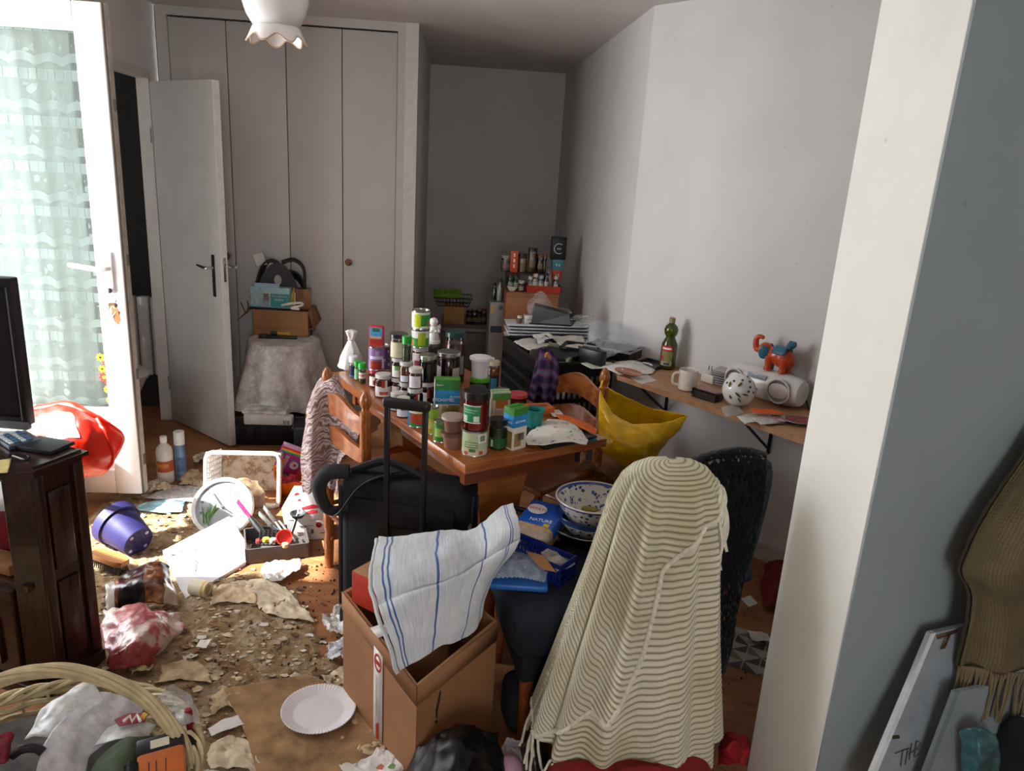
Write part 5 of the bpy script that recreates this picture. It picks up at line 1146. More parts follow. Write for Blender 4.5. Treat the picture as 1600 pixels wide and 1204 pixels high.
# CD cases
def cdcase(label, loc, rz, c, tilt=None):
    t = thing('cd_case', label, 'cd case', loc, rz, 'compact disc cases on the shelf')
    MB().box(-.071, .071, -.062, .062, 0, .0095, bev=.001).build('case', mat('3a3a40', .2, coat=.5), t)
    MB().box(-.069, .069, -.06, .06, .0096, .0102).build('cover_print', mat(c, .25, coat=.6), t)
    MB().box(-.071, .071, -.0626, -.0618, .002, .0075).build('spine', mat('b0a8ac', .3), t); return t
cb_ = at(1140, 600, SZ)
for i, c in enumerate(('8a8088', 'a89aa0', '9a8f98', '8d7d86', '968890', 'a8988f')):
    cdcase(('lowest', 'second lowest', 'third', 'fourth', 'fifth', 'topmost')[i]+' CD case in the stack behind the charger', cb_+Vector((.004*math.sin(i*2), .003*math.cos(i*3), i*.0108)), sr+.25+.04*math.sin(i*1.7), c)
cs = thing('cassette_box', 'clear plastic box with dark contents in front of the ceramic ball', 'box', sp_(1106, 622), sr+.1)
MB().box(-.055, .055, -.035, .035, .002, .03, bev=.002).build('contents', mat('2c2428', .4, var=.5, scale=60), cs); MB().box(-.058, .058, -.038, .038, 0, .04).build('shell', GL, cs); MB().box(-.05, .05, -.03, .03, .0402, .0408).build('card', mat('9a6a58', .4), cs)
# pierced ceramic ball
bp = sp_(1151, 634); bl_ = thing('ceramic_ball', 'white pierced ceramic ball with painted leaves in front of the radio', 'ornament', bp+Vector((0, 0, .001)), facing(bp))
rB = .068
MB().lathe([(rB*math.sin(k*PI/16), rB-rB*math.cos(k*PI/16)) for k in range(17)], 32).build('sphere', mat('ECEAE6', .12, coat=.5, var=.02), bl_)
def onsph(la, lo, r=rB+.0006): return Vector((r*math.cos(la)*math.cos(lo), r*math.cos(la)*math.sin(lo), rB+r*math.sin(la)))
for i, (la, lo) in enumerate(((.9, .2), (.75, -.5), (.8, .9), (.45, .75), (.2, .6), (.5, -1.0), (.1, 1.0), (1.15, 1.2))):
    c = onsph(la, lo); n = (c-Vector((0, 0, rB))).normalized(); M = Matrix.Translation(c) @ n.to_track_quat('Z', 'Y').to_matrix().to_4x4()
    MB().lathe([(.005, -.001), (.005, .0006)], 10, M).build('hole', mat('4a4236', .8), bl_)
for i, (la, lo, dl, do) in enumerate(((.45, -.1, .30, .25), (.1, -.2, -.3, .35), (-.15, -.5, -.25, .1), (.3, -.6, .35, -.15), (-.2, .0, -.35, .2), (.05, .2, -.1, .4))):
    pts = [onsph(la+dl*k/6, lo+do*k/6, rB+.001) for k in range(7)]; MB().tube(pts, [.001, .005, .0075, .008, .007, .005, .001], 6, flat=.25).build('painted_leaf', mat('6a5a24', .3, .4), bl_)
# radio
rd = at(1198, 622, SZ); rd = rd-SN*max(0, .085-(CR-rd).dot(SN))
ra = thing('radio', 'white rounded portable radio with round speakers on the shelf', 'radio', rd, sr+.05)
RW = mat('E2DEDA', .3, coat=.3); prof = []
def rfun(u, v):
    x = -.17+.34*u; k = 1-abs(2*u-1)**6*.18; a = v*2*PI; return (x, .062*k*math.cos(a), .068+.066*k*math.sin(a))
MB().grid(rfun, 30, 32).build('body', RW, ra, smooth=60)
for x in (-.17, .17): MB().lathe([(.0, 0), (.045, .002), (.052, 0), (.053, -.004)], 24, T(x, 0, .068) @ R(PI/2 if x > 0 else -PI/2, 'Y')).build('end_cap', RW, ra)
for x, r in ((.095, .05), (-.115, .045)):
    MB().lathe([(r, -.01), (r, .004), (r*.9, .006), (r*.86, 0), (r*.5, -.006), (0, -.007)], 28, T(x, -.058, .07) @ R(PI/2, 'X')).build('speaker', mat('8a8684', .6, bump=.4), ra)
    MB().tube([(x+r*math.cos(k*PI/14), -.063, .07+r*math.sin(k*PI/14)) for k in range(28)], .004, 6, True).build('speaker_ring', RW, ra)
MB().box(-.06, .03, -.058, -.05, .095, .118, bev=.003).build('display', mat('9aa2a4', .2), ra)
MB().box(-.05, -.04, -.066, -.055, .05, .06).box(-.03, -.02, -.066, -.055, .05, .06).box(-.01, 0, -.066, -.055, .05, .06).build('buttons', mat('b8b4b0', .3), ra)
MB().tube(spline([at(1248, 622, .80), at(1258, 622, .80), at(1264, 640, .765)], 10), .003, 6).build('cable', BLK, ra, loc=None).parent = None
o = bpy.data.objects['cable']; tag(o, 'black power cable curving down behind the radio', 'cable')
# elephant
ep_ = rd+Vector((0, 0, .1345))
el = thing('elephant_figurine', 'orange and blue elephant figurine with raised trunk standing on the radio', 'figurine', ep_+SD*.03, sr+PI+.08)
EO = mat('C8481E', .35, var=.08, coat=.3); EB = mat('2c6a80', .4, coat=.3)
def ell(cx, cy, cz, a, b, c, n=20): return [(math.sin(k*PI/12), -math.cos(k*PI/12)) for k in range(13)], Matrix.Translation((cx, cy, cz)) @ Matrix.Diagonal((a, b, c, 1))
mb = MB()
for args in ((-.012, 0, .066, .058, .036, .04), (.052, 0, .082, .03, .026, .03), (-.03, 0, .06, .05, .036, .042)):
    pr, M = ell(*args); mb.lathe(pr, 20, M)
for x, y in ((.022, .018), (.03, -.018), (-.045, .018), (-.05, -.018)): mb.tube([(x, y, .06), (x, y, .02), (x+.002, y, 0)], [.018, .014, .016], 12)
mb.tube(spline([(.072, 0, .078), (.092, 0, .075), (.102, 0, .10), (.097, 0, .125), (.08, 0, .13), (.068, 0, .126)], 24), [.016-.008*i/24 for i in range(25)], 10)
mb.tube([(-.07, 0, .08), (-.08, 0, .05), (-.078, 0, .035)], [.004, .003, .004], 8)
b = mb.build('body', EO, el); md = b.modifiers.new('join', 'REMESH'); md.mode = 'VOXEL'; md.voxel_size = .0024; md.use_smooth_shade = True
for s_ in (-1, 1): MB().lathe([(0, -.003), (.8, -.002), (1, 0), (.8, .002), (0, .003)], 18, T(.045, s_*.03, .075) @ R(s_*.35, 'Z') @ R(PI/2, 'X') @ Matrix.Diagonal((.022, .03, 1.4, 1))).build('ear', EB, el)
def sadf(u, v): a = -1.25+2.5*u; return (-.022-.03+.06*v, .0385*math.sin(a), .066+.0425*math.cos(a))
MB().grid(sadf, 20, 6).build('saddle_cloth', EB, el, smooth=80, solid=.004)
MB().tube([(-.05, 0, .11), (-.06, .0, .125), (-.075, 0, .128)], [.016, .018, .012], 10).build('saddle_bump', EB, el)
MB().tube([(.03, -.018, .028), (.032, -.018, 0)], .0165, 12).build('leg_band', EB, el)
# papers and disc at the right end of the shelf
for i, (c4, m, lb, z) in enumerate(((((1150, 650), (1180, 644), (1165, 662), (1200, 656)), PW, 'white crumpled receipt at the front of the shelf, left of the orange paper', .764), (((1175, 652), (1215, 646), (1190, 664), (1228, 660)), PW2, 'torn magazine cutting in front of the orange paper', .768), (((1205, 650), (1240, 648), (1210, 660), (1245, 658)), mat('C8A8A0', .6, var=.5, scale=40), 'printed leaflet partly under the disc', .771), (((1125, 636), (1150, 632), (1135, 652), (1165, 646)), CLEAR, 'crinkled clear film below the ceramic ball', .768))):
    P4 = [at(x, y, z) for x, y in c4]; sheet('paper_scrap', lb, [[P4[0], P4[1]], [P4[2], P4[3]]], m, .006, i+11, 'paper')
P4 = [at(x, y, .785) for x, y in ((1172, 638), (1205, 637), (1178, 646), (1228, 647))]; sheet('orange_paper', 'bright orange folded paper in front of the radio', [[P4[0], P4[1]], [P4[2], P4[3]]], mat('E2661E', .6), .005, 17)
dp = at(1246, 655, .775); dk = thing('disc', 'printed compact disc lying at the right end of the shelf', 'disc', dp)
MB().lathe([(.008, 0), (.06, 0), (.06, .0015), (.008, .0015)], 36).build('disc', mat('a8a0a4', .15, .7), dk); MB().lathe([(.02, .0016), (.045, .0018)], 24).build('print', mat('9a3a3c', .4, var=.6, scale=40), dk)
# things under the shelf and on the right
ca = MB().tube(spline([sw(1.35, .05, .73), sw(1.50, .04, .60), sw(1.62, .03, .45)], 12), .004, 6).build('wall_cable', BLK, None); tag(ca, 'thin black cable hanging down the wall under the shelf', 'cable')
bkb = thing('black_pouch', 'black bag hanging under the right end of the shelf', 'bag', sw(1.60, .12, .60), sr); MB().box(-.06, .06, -.04, .04, 0, .12, bev=.025, seg=3).build('pouch', mat('141519', .7), bkb); MB().tube(spline([(-.03, 0, .11), (0, 0, .135), (.03, 0, .11)], 8), .005, 6).build('loop', BLK, bkb)
# books on the low bench behind the right chair
for i, (px, py, z, w_, d_, h_, c, lb) in enumerate(((893, 600, .66, .13, .10, .02, 'e0dcd8', 'white booklet with red print behind the right chair slats'), (905, 640, .50, .15, .12, .06, 'a07a58', 'thick tan book behind the lower chair slat'))):
    p = at(px, py, z); t = thing('book', lb, 'book', (p.x+.02, p.y+.06, z-h_/2), -.5)
    MB().box(-w_/2, w_/2, -d_/2, d_/2, 0, h_, bev=.002).build('cover', mat(c, .6), t); MB().box(-w_/2+.004, w_/2+.001, -d_/2-.001, d_/2-.003, .003, h_-.003).build('pages', PAPER, t)
    if i == 0: MB().box(.0, .008, -d_/2-.003, -d_/2-.001, .004, .016).box(.014, .022, -d_/2-.003, -d_/2-.001, .004, .016).box(.028, .034, -d_/2-.003, -d_/2-.001, .004, .016).box(.04, .048, -d_/2-.003, -d_/2-.001, .004, .016).build('red_print', mat('b8324a'), t)
sbx = thing('dark_carton', 'dark brown carton under the books behind the right chair', 'box', (.76, 3.32, 0), -.5); MB().box(-.09, .11, -.08, .10, 0, .46, bev=.004).build('carton', mat('2c211c', .7), sbx); MB().box(-.09, .11, -.002, .002, .46, .4608).build('lid_seam', BLK, sbx)

for i, (c4, m, lb, z) in enumerate(((((800, 532), (835, 526), (828, 545), (860, 540)), PW2, 'grey magazine page on top of the black crate, left', .80), (((832, 522), (858, 520), (842, 536), (868, 530)), PW, 'white drawing sheet with dark sketch on the black crate', .815), (((862, 525), (910, 523), (880, 545), (920, 545)), PW2, 'large pale sheet on the black crate under the clear bag', .805), (((850, 545), (900, 540), (870, 560), (915, 556)), mat('161618', .5), 'black folder lying across the right of the crate', .80))):
    P4 = [at(x, y, z) for x, y in c4]; sheet('loose_sheet', lb, [[P4[0], P4[1]], [P4[2], P4[3]]], m, .012, i+31, 'paper')
o = bpy.data.objects['loose_sheet.001']; q_ = [at(x, y, .822) for x, y in ((846, 529), (852, 524), (858, 529), (851, 532))]
MB().tube(spline(q_, 12), .004, 6, flat=.3).build('dark_sketch', mat('22222a'), o)
fl_ = thing('black_binder', 'black box file standing right of the plaid cloth at the shelf end', 'binder', at(925, 562, .79), sr+.2); MB().box(-.07, .07, -.02, .02, -.02, .055, bev=.008).build('binder', mat('15161a', .35), fl_); MB().tube([(-.07, -.022, .055), (.07, -.022, .055)], .004, 6).build('rim', mat('2c2c30', .3), fl_)
# ================================================================== FLOOR LITTER
def debris_mat():
    t = NT('trodden_paper'); co = t.co(); n = t.noise(co, 11, 8, .72); n2 = t.noise(co, 42, 8, .75); n3 = t.noise(co, 4, 5)
    col = t.ramp(n, [(.30, lin('7a583c')), (.42, lin('A68660')), (.55, lin('C2AA88')), (.72, lin('E2D6C4'))])
    col = t.mix(t.ramp(n2, [(.56, 0.0), (.68, .7)]), col, lin('6a4830')); col = t.mix(t.ramp(n3, [(.45, 0.0), (.65, .55)]), col, lin('B08E66'))
    v = t.voro(co, 60); col = t.mix(t.ramp(v, [(.06, .7), (.12, 0.0)]), col, lin('2c1a10'))
    t.bump(t.math('ADD', t.math('ADD', n, n2), t.noise(co, 130, 6, .7)), .9, .014); return t.set(col, .95, spec=.1)
poly = [at(x, y) for x, y in ((120, 800), (230, 745), (420, 790), (400, 880), (330, 905), (420, 890), (470, 925), (498, 985), (545, 1035), (585, 1080), (640, 1180), (690, 1300), (150, 1300), (150, 1080), (120, 950))]
PX_ = [(p.x, p.y) for p in poly]
def sdist(x, y):
    ins = False; dm = 9; n = len(PX_)
    for i in range(n):
        (x1, y1_), (x2, y2) = PX_[i], PX_[(i+1) % n]
        if (y1_ > y) != (y2 > y) and x < (x2-x1)*(y-y1_)/(y2-y1_)+x1: ins = not ins
        dx, dy = x2-x1, y2-y1_; t = max(0, min(1, ((x-x1)*dx+(y-y1_)*dy)/(dx*dx+dy*dy)))
        dm = min(dm, math.hypot(x-x1-t*dx, y-y1_-t*dy))
    return dm if ins else -dm
NX, NY = 230, 300; X0, X1, Y0_, Y1_ = -1.62, .12, 1.55, 3.85
def relief(x, y):
    p = Vector((x, y, 0)); d = sdist(x, y)+.05*noise.noise(p*9)+.03*noise.noise(p*23)
    m = max(0, min(1, d/.05))
    r = noise.noise(p*14)+.7*noise.noise(p*31+Vector((3, 1, 0)))+.9*abs(noise.noise(p*58))+.5*noise.noise(Vector((x*95, y*40, 2)))
    return (m*(.010+.009*r)-.004, m)
zz = {}; v = []; idx = {}; f = []
for j in range(NY+1):
    for i in range(NX+1):
        x = X0+(X1-X0)*i/NX; y = Y0_+(Y1_-Y0_)*j/NY; zz[i, j] = (x, y, *relief(x, y))
for j in range(NY):
    for i in range(NX):
        q = [(i, j), (i+1, j), (i+1, j+1), (i, j+1)]
        if all(zz[k][3] <= 0 for k in q): continue
        ids = []
        for k in q:
            if k not in idx: idx[k] = len(v); v.append(zz[k][:3])
            ids.append(idx[k])
        f.append(tuple(ids))
mb = MB(); mb.add(v, f); o = mb.build('paper_debris', debris_mat(), None, smooth=60)
tag(o, 'trampled mush of torn paper and dirt covering the floor', 'debris', kind='stuff')
# torn scraps: one scattered mass, plus the larger single pieces
def scrap_verts(cx, cy, r, rnd, z0):
    n = 8; pts = []
    for k in range(n):
        a = 2*PI*k/n+rnd.uniform(-.25, .25); rr = r*rnd.uniform(.55, 1.15); pts.append((cx+rr*math.cos(a), cy+rr*.7*math.sin(a), z0+rnd.uniform(0, .4)*r))
    mid = [((x+cx)/2, (y+cy)/2, z0+rnd.uniform(0, .2)*r) for x, y, z in pts]
    return pts+mid+[(cx, cy, z0+rnd.uniform(0, .2)*r)], [(k, (k+1) % n, n+(k+1) % n, n+k) for k in range(n)]+[(n+k, n+(k+1) % n, 2*n) for k in range(n)]
rnd = random.Random(5)
for name, m, cnt, lab in (('torn_scraps', mat('C9B596', .95, var=.35, scale=30, bump=.4), 900, 'small torn beige paper scraps scattered over the floor litter'), ('white_scraps', mat('DED6CA', .9, var=.2, scale=30, bump=.3), 330, 'small whitish paper shreds scattered over the floor litter'), ('brown_scraps', mat('7d5b3e', .95, var=.3, scale=30, bump=.4), 520, 'small brown dirty scraps scattered over the floor litter')):
    mb = MB(); k = 0
    while k < cnt:
        x, y = rnd.uniform(-1.6, .1), rnd.uniform(1.55, 3.75)
        if sdist(x, y) < .0 and not (rnd.random() < .12 and sdist(x, y) > -.15): continue
        r = rnd.choice((.005, .006, .008, .010, .013, .02))*rnd.uniform(.7, 1.2); z0 = max(.002, relief(x, y)[0])+.002
        mb.add(*scrap_verts(x, y, r, rnd, z0)); k += 1
    o = mb.build(name, m, None, smooth=40); tag(o, lab, 'debris', kind='stuff')
mb = MB()
for k in range(520):
    x, y = rnd.gauss(-.38, .16), rnd.gauss(2.72, .22)
    if rnd.random() < .45: x, y = rnd.uniform(-1.5, .1), rnd.uniform(1.6, 3.6)
    if rnd.random() < .1: x, y = rnd.uniform(.8, 1.4), rnd.uniform(2.1, 3.0)
    s_ = rnd.uniform(.001, .0034); z0 = max(.0, relief(x, y)[0] if x < .1 else 0)
    mb.box(x-s_, x+s_, y-s_*1.6, y+s_*1.6, z0, z0+s_*1.5, None)
o = mb.build('dark_crumbs', mat('2a1a12', .8), None); tag(o, 'tiny dark crumbs and droppings sprinkled on the floor', 'debris', kind='stuff')
def litter(name, label, pxs, z, m, amp=.008, freq=20, seed=1, cat='paper', nu=34, nv=30, lift=.0, solid=.0012):
    rows = [[at(x, y, z+lift*random.Random(seed*7+i*3+j).random()) for j, (x, y) in enumerate(r)] for i, r in enumerate(pxs)]
    o = MB().grid(crumple(crumple(net(rows), amp, freq, seed), amp*.55, freq*2.6, seed+1), nu, nv).build(name, m, None, smooth=50, solid=solid); return tag(o, label, cat)
CREAM = mat('D2C0A4', .9, var=.2, scale=25, bump=.3); CREAM2 = mat('C6AE8C', .9, var=.25, scale=20, bump=.4); WHP = mat('E2DED8', .85, var=.06)
litter('paper_sheet', 'large crumpled off-white paper sheet spread in front of the chair leg', [[(370, 905), (420, 905), (450, 920)], [(390, 930), (440, 935), (475, 950)], [(410, 955), (450, 965), (492, 972)]], .018, CREAM, .010, 14, 2)
litter('paper_sheet', 'crumpled pale sheet between the laundry board and the large sheet', [[(330, 920), (365, 910), (395, 915)], [(330, 945), (370, 940), (400, 945)]], .016, CREAM2, .01, 16, 3)
litter('plastic_bag_scrap', 'shiny white plastic scrap lying in front of the grey cutlery tray', [[(412, 882), (435, 878), (468, 872)], [(408, 895), (440, 892), (470, 885)], [(425, 907), (445, 902), (462, 894)]], .03, mat('DDD8D4', .35, coat=.3), .014, 18, 4, 'plastic')
litter('paper_tissue', 'crumpled tissue beside the suitcase wheel', [[(518, 952), (530, 948), (542, 962)], [(508, 970), (524, 968), (540, 978)], [(510, 986), (525, 990), (535, 992)]], .035, WHP, .022, 26, 5, 'tissue')
litter('paper_tissue', 'white tissue with blue pattern at the left foot of the cardboard box', [[(520, 1005), (535, 998), (548, 1000)], [(513, 1018), (530, 1015), (545, 1022)], [(520, 1030), (535, 1030), (548, 1030)]], .025, mat('D8DAE0', .85, var=.25, scale=50), .016, 24, 6, 'tissue')
litter('paper_sheet', 'torn cream paper right of the paper plate', [[(500, 1058), (530, 1042), (560, 1045)], [(510, 1070), (545, 1065), (565, 1085)], [(530, 1080), (550, 1088), (572, 1108)]], .014, CREAM, .010, 18, 7)
litter('paper_sheet', 'thin curled cream strip at the foot of the box, lower right of the plate', [[(548, 1105), (565, 1110), (585, 1140)], [(540, 1140), (565, 1145), (600, 1165)], [(525, 1160), (560, 1172), (595, 1185)]], .02, CREAM2, .012, 16, 8)
litter('kitchen_paper', 'white kitchen paper with colour print at the bottom edge', [[(590, 1170), (610, 1172), (632, 1195)], [(560, 1190), (595, 1195), (625, 1210)], [(525, 1200), (570, 1215), (610, 1225)]], .03, WHP, .012, 16, 9)
for i, (px, c) in enumerate((((594, 1198), 'c87a60'), ((612, 1197), '7da060'))):
    p = at(px[0], px[1], .052); o = thing('printed_spot', ('pale red' if i == 0 else 'green')+' printed paper scrap on the kitchen paper', 'scrap', p, .4); MB().prism([(.012*math.cos(k), .012*math.sin(k)*(1 if k % 2 else .6)) for k in range(6)], 0, .001).build('scrap', mat(c, .8), o)
litter('paper_sheet', 'small white folded paper on the litter beside the red bag', [[(312, 1000), (330, 998)], [(305, 1010), (322, 1013)]], .026, WHP, .003, 20, 10)
litter('paper_sheet', 'white torn strip at the edge of the brown cardboard sheet', [[(325, 1137), (345, 1125), (372, 1116)], [(330, 1150), (352, 1140), (382, 1130)]], .024, WHP, .003, 20, 11)
litter('paper_sheet', 'dirty cream sheet stuck to the floor at the lower left', [[(330, 1160), (360, 1148), (390, 1155)], [(325, 1180), (365, 1175), (405, 1185)], [(330, 1200), (370, 1200), (415, 1210)]], .02, CREAM, .008, 18, 12)
litter('paper_sheet', 'beige torn sheet beside the wicker basket', [[(250, 1040), (290, 1030), (320, 1040)], [(250, 1065), (290, 1060), (330, 1065)]], .02, CREAM2, .008, 16, 13)
litter('paper_sheet', 'tan crumpled paper left of the brown cardboard sheet', [[(330, 1085), (355, 1075), (375, 1085)], [(330, 1115), (350, 1105), (375, 1105)]], .02, CREAM2, .01, 18, 14)
litter('paper_sheet', 'wad of cream paper behind the washing bottles', [[(300, 712), (320, 705), (345, 708)], [(302, 722), (325, 716), (350, 720)]], .03, CREAM, .012, 22, 15)
litter('paper_sheet', 'crumpled scraps at the foot of the white bottle', [[(232, 752), (250, 748), (262, 752)], [(230, 768), (250, 765), (268, 762)]], .03, CREAM, .016, 26, 16)
litter('paper_sheet', 'brown stained paper between the bottles and the laundry basket', [[(285, 742), (305, 735), (322, 742)], [(282, 758), (300, 755), (318, 762)]], .03, CREAM2, .016, 24, 17)
litter('newspaper', 'grey newspaper sheet on the floor before the laundry basket', [[(255, 763), (285, 758), (315, 760)], [(225, 778), (265, 780), (312, 785)]], .02, mat('B8B4B0', .85, var=.25, scale=60), .004, 16, 18, 'newspaper')
litter('magazine_page', 'magazine page with turquoise picture in front of the balcony door', [[(222, 785), (255, 780), (290, 782)], [(205, 796), (250, 800), (285, 800)]], .02, mat('7fa8ac', .6, var=.6, scale=14), .004, 16, 19, 'magazine')
# brown cardboard sheet and plate
cs_ = [at(350, 1078, .017), at(480, 1055, .017), at(575, 1100, .017), at(610, 1230, .017), at(410, 1240, .017), at(385, 1150, .017)]
o = MB().prism([(p.x, p.y) for p in cs_], .017, .023).build('cardboard_sheet', mat('9E7B54', .9, var=.3, scale=14, bump=.25), None); tag(o, 'flat piece of brown cardboard on the floor under the paper plate', 'cardboard')
pp = at(498, 1112, .026); pt = thing('paper_plate', 'round white paper plate lying on the brown cardboard', 'plate', pp)
def pf(u, v):
    a = u*2*PI; r = .112*v; k = max(0, (v-.68)/.32)
    return (r*math.cos(a), r*math.sin(a), .002+.014*k+.0012*k*math.sin(a*70))
MB().grid(pf, 280, 24).build('plate', mat('E6E2E4', .6, var=.02), pt, smooth=60, solid=.0012)
# ------------------------------------------------------------------ things on the floor at left
# purple flower pot
pq = at(197, 862, .0); pot = thing('flower_pot', 'purple plastic flower pot lying on its side with a perforated base', 'flower pot', (pq.x, pq.y+.02, .085), 0)
ax = Vector((.78, -.56, -.26)).normalized(); pot.rotation_euler = ax.to_track_quat('-Z', 'Y').to_euler()
PUR = mat('26245c', .5, var=.06)
m_ = MB(); m_.cap1 = False
m_.lathe([(.064, -.085), (.066, -.08), (.085, .045), (.095, .045), (.1, .085), (.096, .085), (.088, .05), (.062, -.076), (0, -.076)], 36).build('pot', PUR, pot)
for i in range(8):
    a_ = i*PI/4; MB().lathe([(.008, -.0862), (.008, -.085)], 10, T(.048*math.cos(a_), .048*math.sin(a_), 0)).build('drain_hole', mat('b0aecc', .5) if i % 2 else mat('1c1a38', .6), pot)
for i in range(4): MB().lathe([(.008, -.0862), (.008, -.085)], 10, T(.022*math.cos(i*PI/2+.4), .022*math.sin(i*PI/2+.4), 0)).build('drain_hole', mat('1c1a38', .6), pot)
# scrubbing brush
bp_ = at(172, 893, .0); br_ = thing('scrubbing_brush', 'wooden scrubbing brush with dark bristles below the purple pot', 'brush', (bp_.x, bp_.y, .035), -.35, rot=(0, .12, -.35))
MB().prism([(-.075, -.02), (-.06, -.028), (.05, -.03), (.075, -.02), (.078, .02), (.05, .03), (-.06, .028), (-.075, .02)], .018, .04).build('wooden_back', wood('brush_wood', '9A6030', 'C48A50'), br_)
mb = MB()
for i in range(16):
    for j in range(6): x, y = -.064+.0085*i, -.02+.008*j; mb.tube([(x, y, .02), (x*1.06, y*1.2, -.018)], .0022, 4)
o = mb.build('bristles', mat('3c342e', .8), br_); o['kind'] = 'stuff'
# coffee packs and red bag next to the dresser
def sheet3(name, label, ctrl, m, amp, freq, seed, cat, solid=.0015, nu=30, nv=24): return tag(MB().grid(crumple(net(ctrl), amp, freq, seed), nu, nv).build(name, m, None, smooth=50, solid=solid), label, cat)
def pack_mat():
    t = NT('coffee_pack'); sep = t.n('ShaderNodeSeparateXYZ'); t.l(t.co('UV'), sep.inputs[0]); u, v_ = sep.outputs[0], sep.outputs[1]
    n = t.noise(t.co(), 26, 6, .7); brown = t.ramp(n, [(.35, lin('2a140a')), (.55, lin('7a4420')), (.75, lin('B88a5a'))])
    dark = t.math('MULTIPLY', t.math('GREATER_THAN', u, .12), t.math('LESS_THAN', u, .42)); dark2 = t.math('MULTIPLY', t.math('GREATER_THAN', u, .74), t.math('GREATER_THAN', v_, -.1))
    col = t.mix(dark, brown, lin('16110f')); col = t.mix(t.math('MULTIPLY', dark2, t.math('LESS_THAN', v_, .55)), col, lin('18161a')); col = t.mix(t.math('MULTIPLY', t.math('GREATER_THAN', u, .74), t.math('GREATER_THAN', v_, .55)), col, lin('B5A592'))
    col = t.mix(t.math('LESS_THAN', u, .08), col, lin('C8C0B4')); return t.set(col, .25, coat=.4)
sheet3('coffee_pack', 'dark printed coffee packet lying crumpled beside the dresser', [[at(165, 915, .09), at(215, 885, .12), at(250, 876, .12), at(262, 882, .10)], [at(165, 935, .06), at(215, 915, .10), at(250, 905, .11), at(270, 915, .07)], [at(170, 955, .03), at(215, 945, .05), at(250, 940, .06), at(280, 945, .03)]], pack_mat(), .010, 14, 2, 'packet', .004)
def rbm():
    t = NT('red_white_film'); n = t.noise(t.co(), 9, 5, .6); col = t.ramp(n, [(.38, lin('8a2c30')), (.50, lin('B0575a')), (.56, lin('C9B0A4')), (.7, lin('D6CCC0'))]); t.bump(t.noise(t.co(), 40, 5), .5, .008); return t.set(col, .35, coat=.3)
sheet3('plastic_bag', 'crumpled red and white plastic bag on the floor against the dresser', [[at(160, 955, .05), at(205, 945, .10), at(250, 950, .09), at(285, 960, .03)], [at(160, 985, .04), at(205, 985, .11), at(245, 980, .11), at(280, 985, .04)], [at(165, 1015, .03), at(200, 1015, .09), at(240, 1005, .08), at(265, 1010, .03)], [at(175, 1050, .02), at(195, 1045, .04), at(225, 1035, .04), at(240, 1025, .02)]], rbm(), .022, 13, 5, 'plastic bag', nu=44, nv=40)
litter('paper_tissue', 'yellowish crumpled paper under the red and white bag', [[(205, 1040), (220, 1032), (240, 1038)], [(205, 1055), (222, 1050), (236, 1052)]], .03, mat('CFBF94', .85), .016, 24, 22, 'tissue')
rl = at(314, 930, .0); ro = thing('paper_roll', 'short cream cardboard roll lying at the corner of the white board', 'roll', (rl.x, rl.y, .032), 0, rot=(PI/2, 0, 1.25))
m_ = MB(); m_.cap0 = m_.cap1 = False
m_.lathe([(.02, -.035), (.031, -.035), (.031, .035), (.02, .035), (.02, -.035)], 26).build('tube', mat('DCD2B8', .6, var=.04), ro); MB().lathe([(.0313, .018), (.0313, .028)], 26).build('yellow_band', mat('CDAA58', .6), ro)
# white board
B4 = [at(254, 860, .075), at(290, 934, .012), at(398, 868, .02), at(358, 806, .13)]
nb = (B4[1]-B4[0]).cross(B4[3]-B4[0]).normalized(); nb = nb if nb.z > 0 else -nb
bo = thing('white_board', 'white laminate shelf board lying tilted over the litter', 'board', B4[1]); o_ = B4[1]
vs = [tuple(p-o_) for p in B4]+[tuple(p-o_-nb*.018) for p in B4]
MB().add(vs, [(0, 1, 2, 3), (7, 6, 5, 4), (0, 4, 5, 1), (1, 5, 6, 2), (2, 6, 7, 3), (3, 7, 4, 0)]).build('board', mat('EDEDF0', .35, var=.02), bo)
def onb(a, b, h=.0008): return B4[0].lerp(B4[3], a).lerp(B4[1].lerp(B4[2], a), b)-o_+nb*h
for a_, b_ in ((.08, .14), (.9, .92)): MB().lathe([(.007, -.001), (.007, .001), (0, .001)], 12, Matrix.Translation(onb(a_, b_)) @ nb.to_track_quat('Z', 'Y').to_matrix().to_4x4()).build('cam_hole', mat('9a948c', .5), bo)
for pts in (((.22, .45), (.27, .5), (.26, .58), (.22, .64)), ((.17, .1), (.2, .18)), ((.35, .2), (.37, .28)), ((.29, .42), (.31, .55))): MB().tube(spline([onb(*p) for p in pts], 8), .0025, 5, flat=.4).build('scuff', mat('5a5452', .7), bo)
# wall clock
ck = at(348, 792, .11); cl_ = thing('wall_clock', 'round white wall clock with a green plant dial leaning in the litter', 'clock', ck); cl_.rotation_euler = (Vector((.0, -.80, .60))).to_track_quat('Z', 'Y').to_euler()
cl_.rotation_euler.rotate_axis('Z', .3)
CW_ = mat('E8EAEC', .25, coat=.3)
MB().lathe([(.118, -.02), (.135, -.015), (.138, .0), (.132, .014), (.118, .012), (.116, .002)], 48).build('rim', CW_, cl_)
def dialm():
    t = NT('clock_dial'); co = t.co(); sep = t.n('ShaderNodeSeparateXYZ'); t.l(co, sep.inputs[0]); n = t.wave(t.co('Object', (1, 1, 1), (0, 0, .7)), 14, 5, 'X', dscale=2); g = t.ramp(n, [(.3, lin('4a8a3a')), (.7, lin('B8D8A8'))])
    f = t.math('LESS_THAN', t.math('ADD', t.math('MULTIPLY', sep.outputs[0], 1.0), t.math('MULTIPLY', sep.outputs[1], .9)), -.035)
    return t.set(lin('CCD4DA'), .4)
MB().lathe([(.0, .002), (.117, .002), (.117, .0)], 48).build('dial', dialm(), cl_)
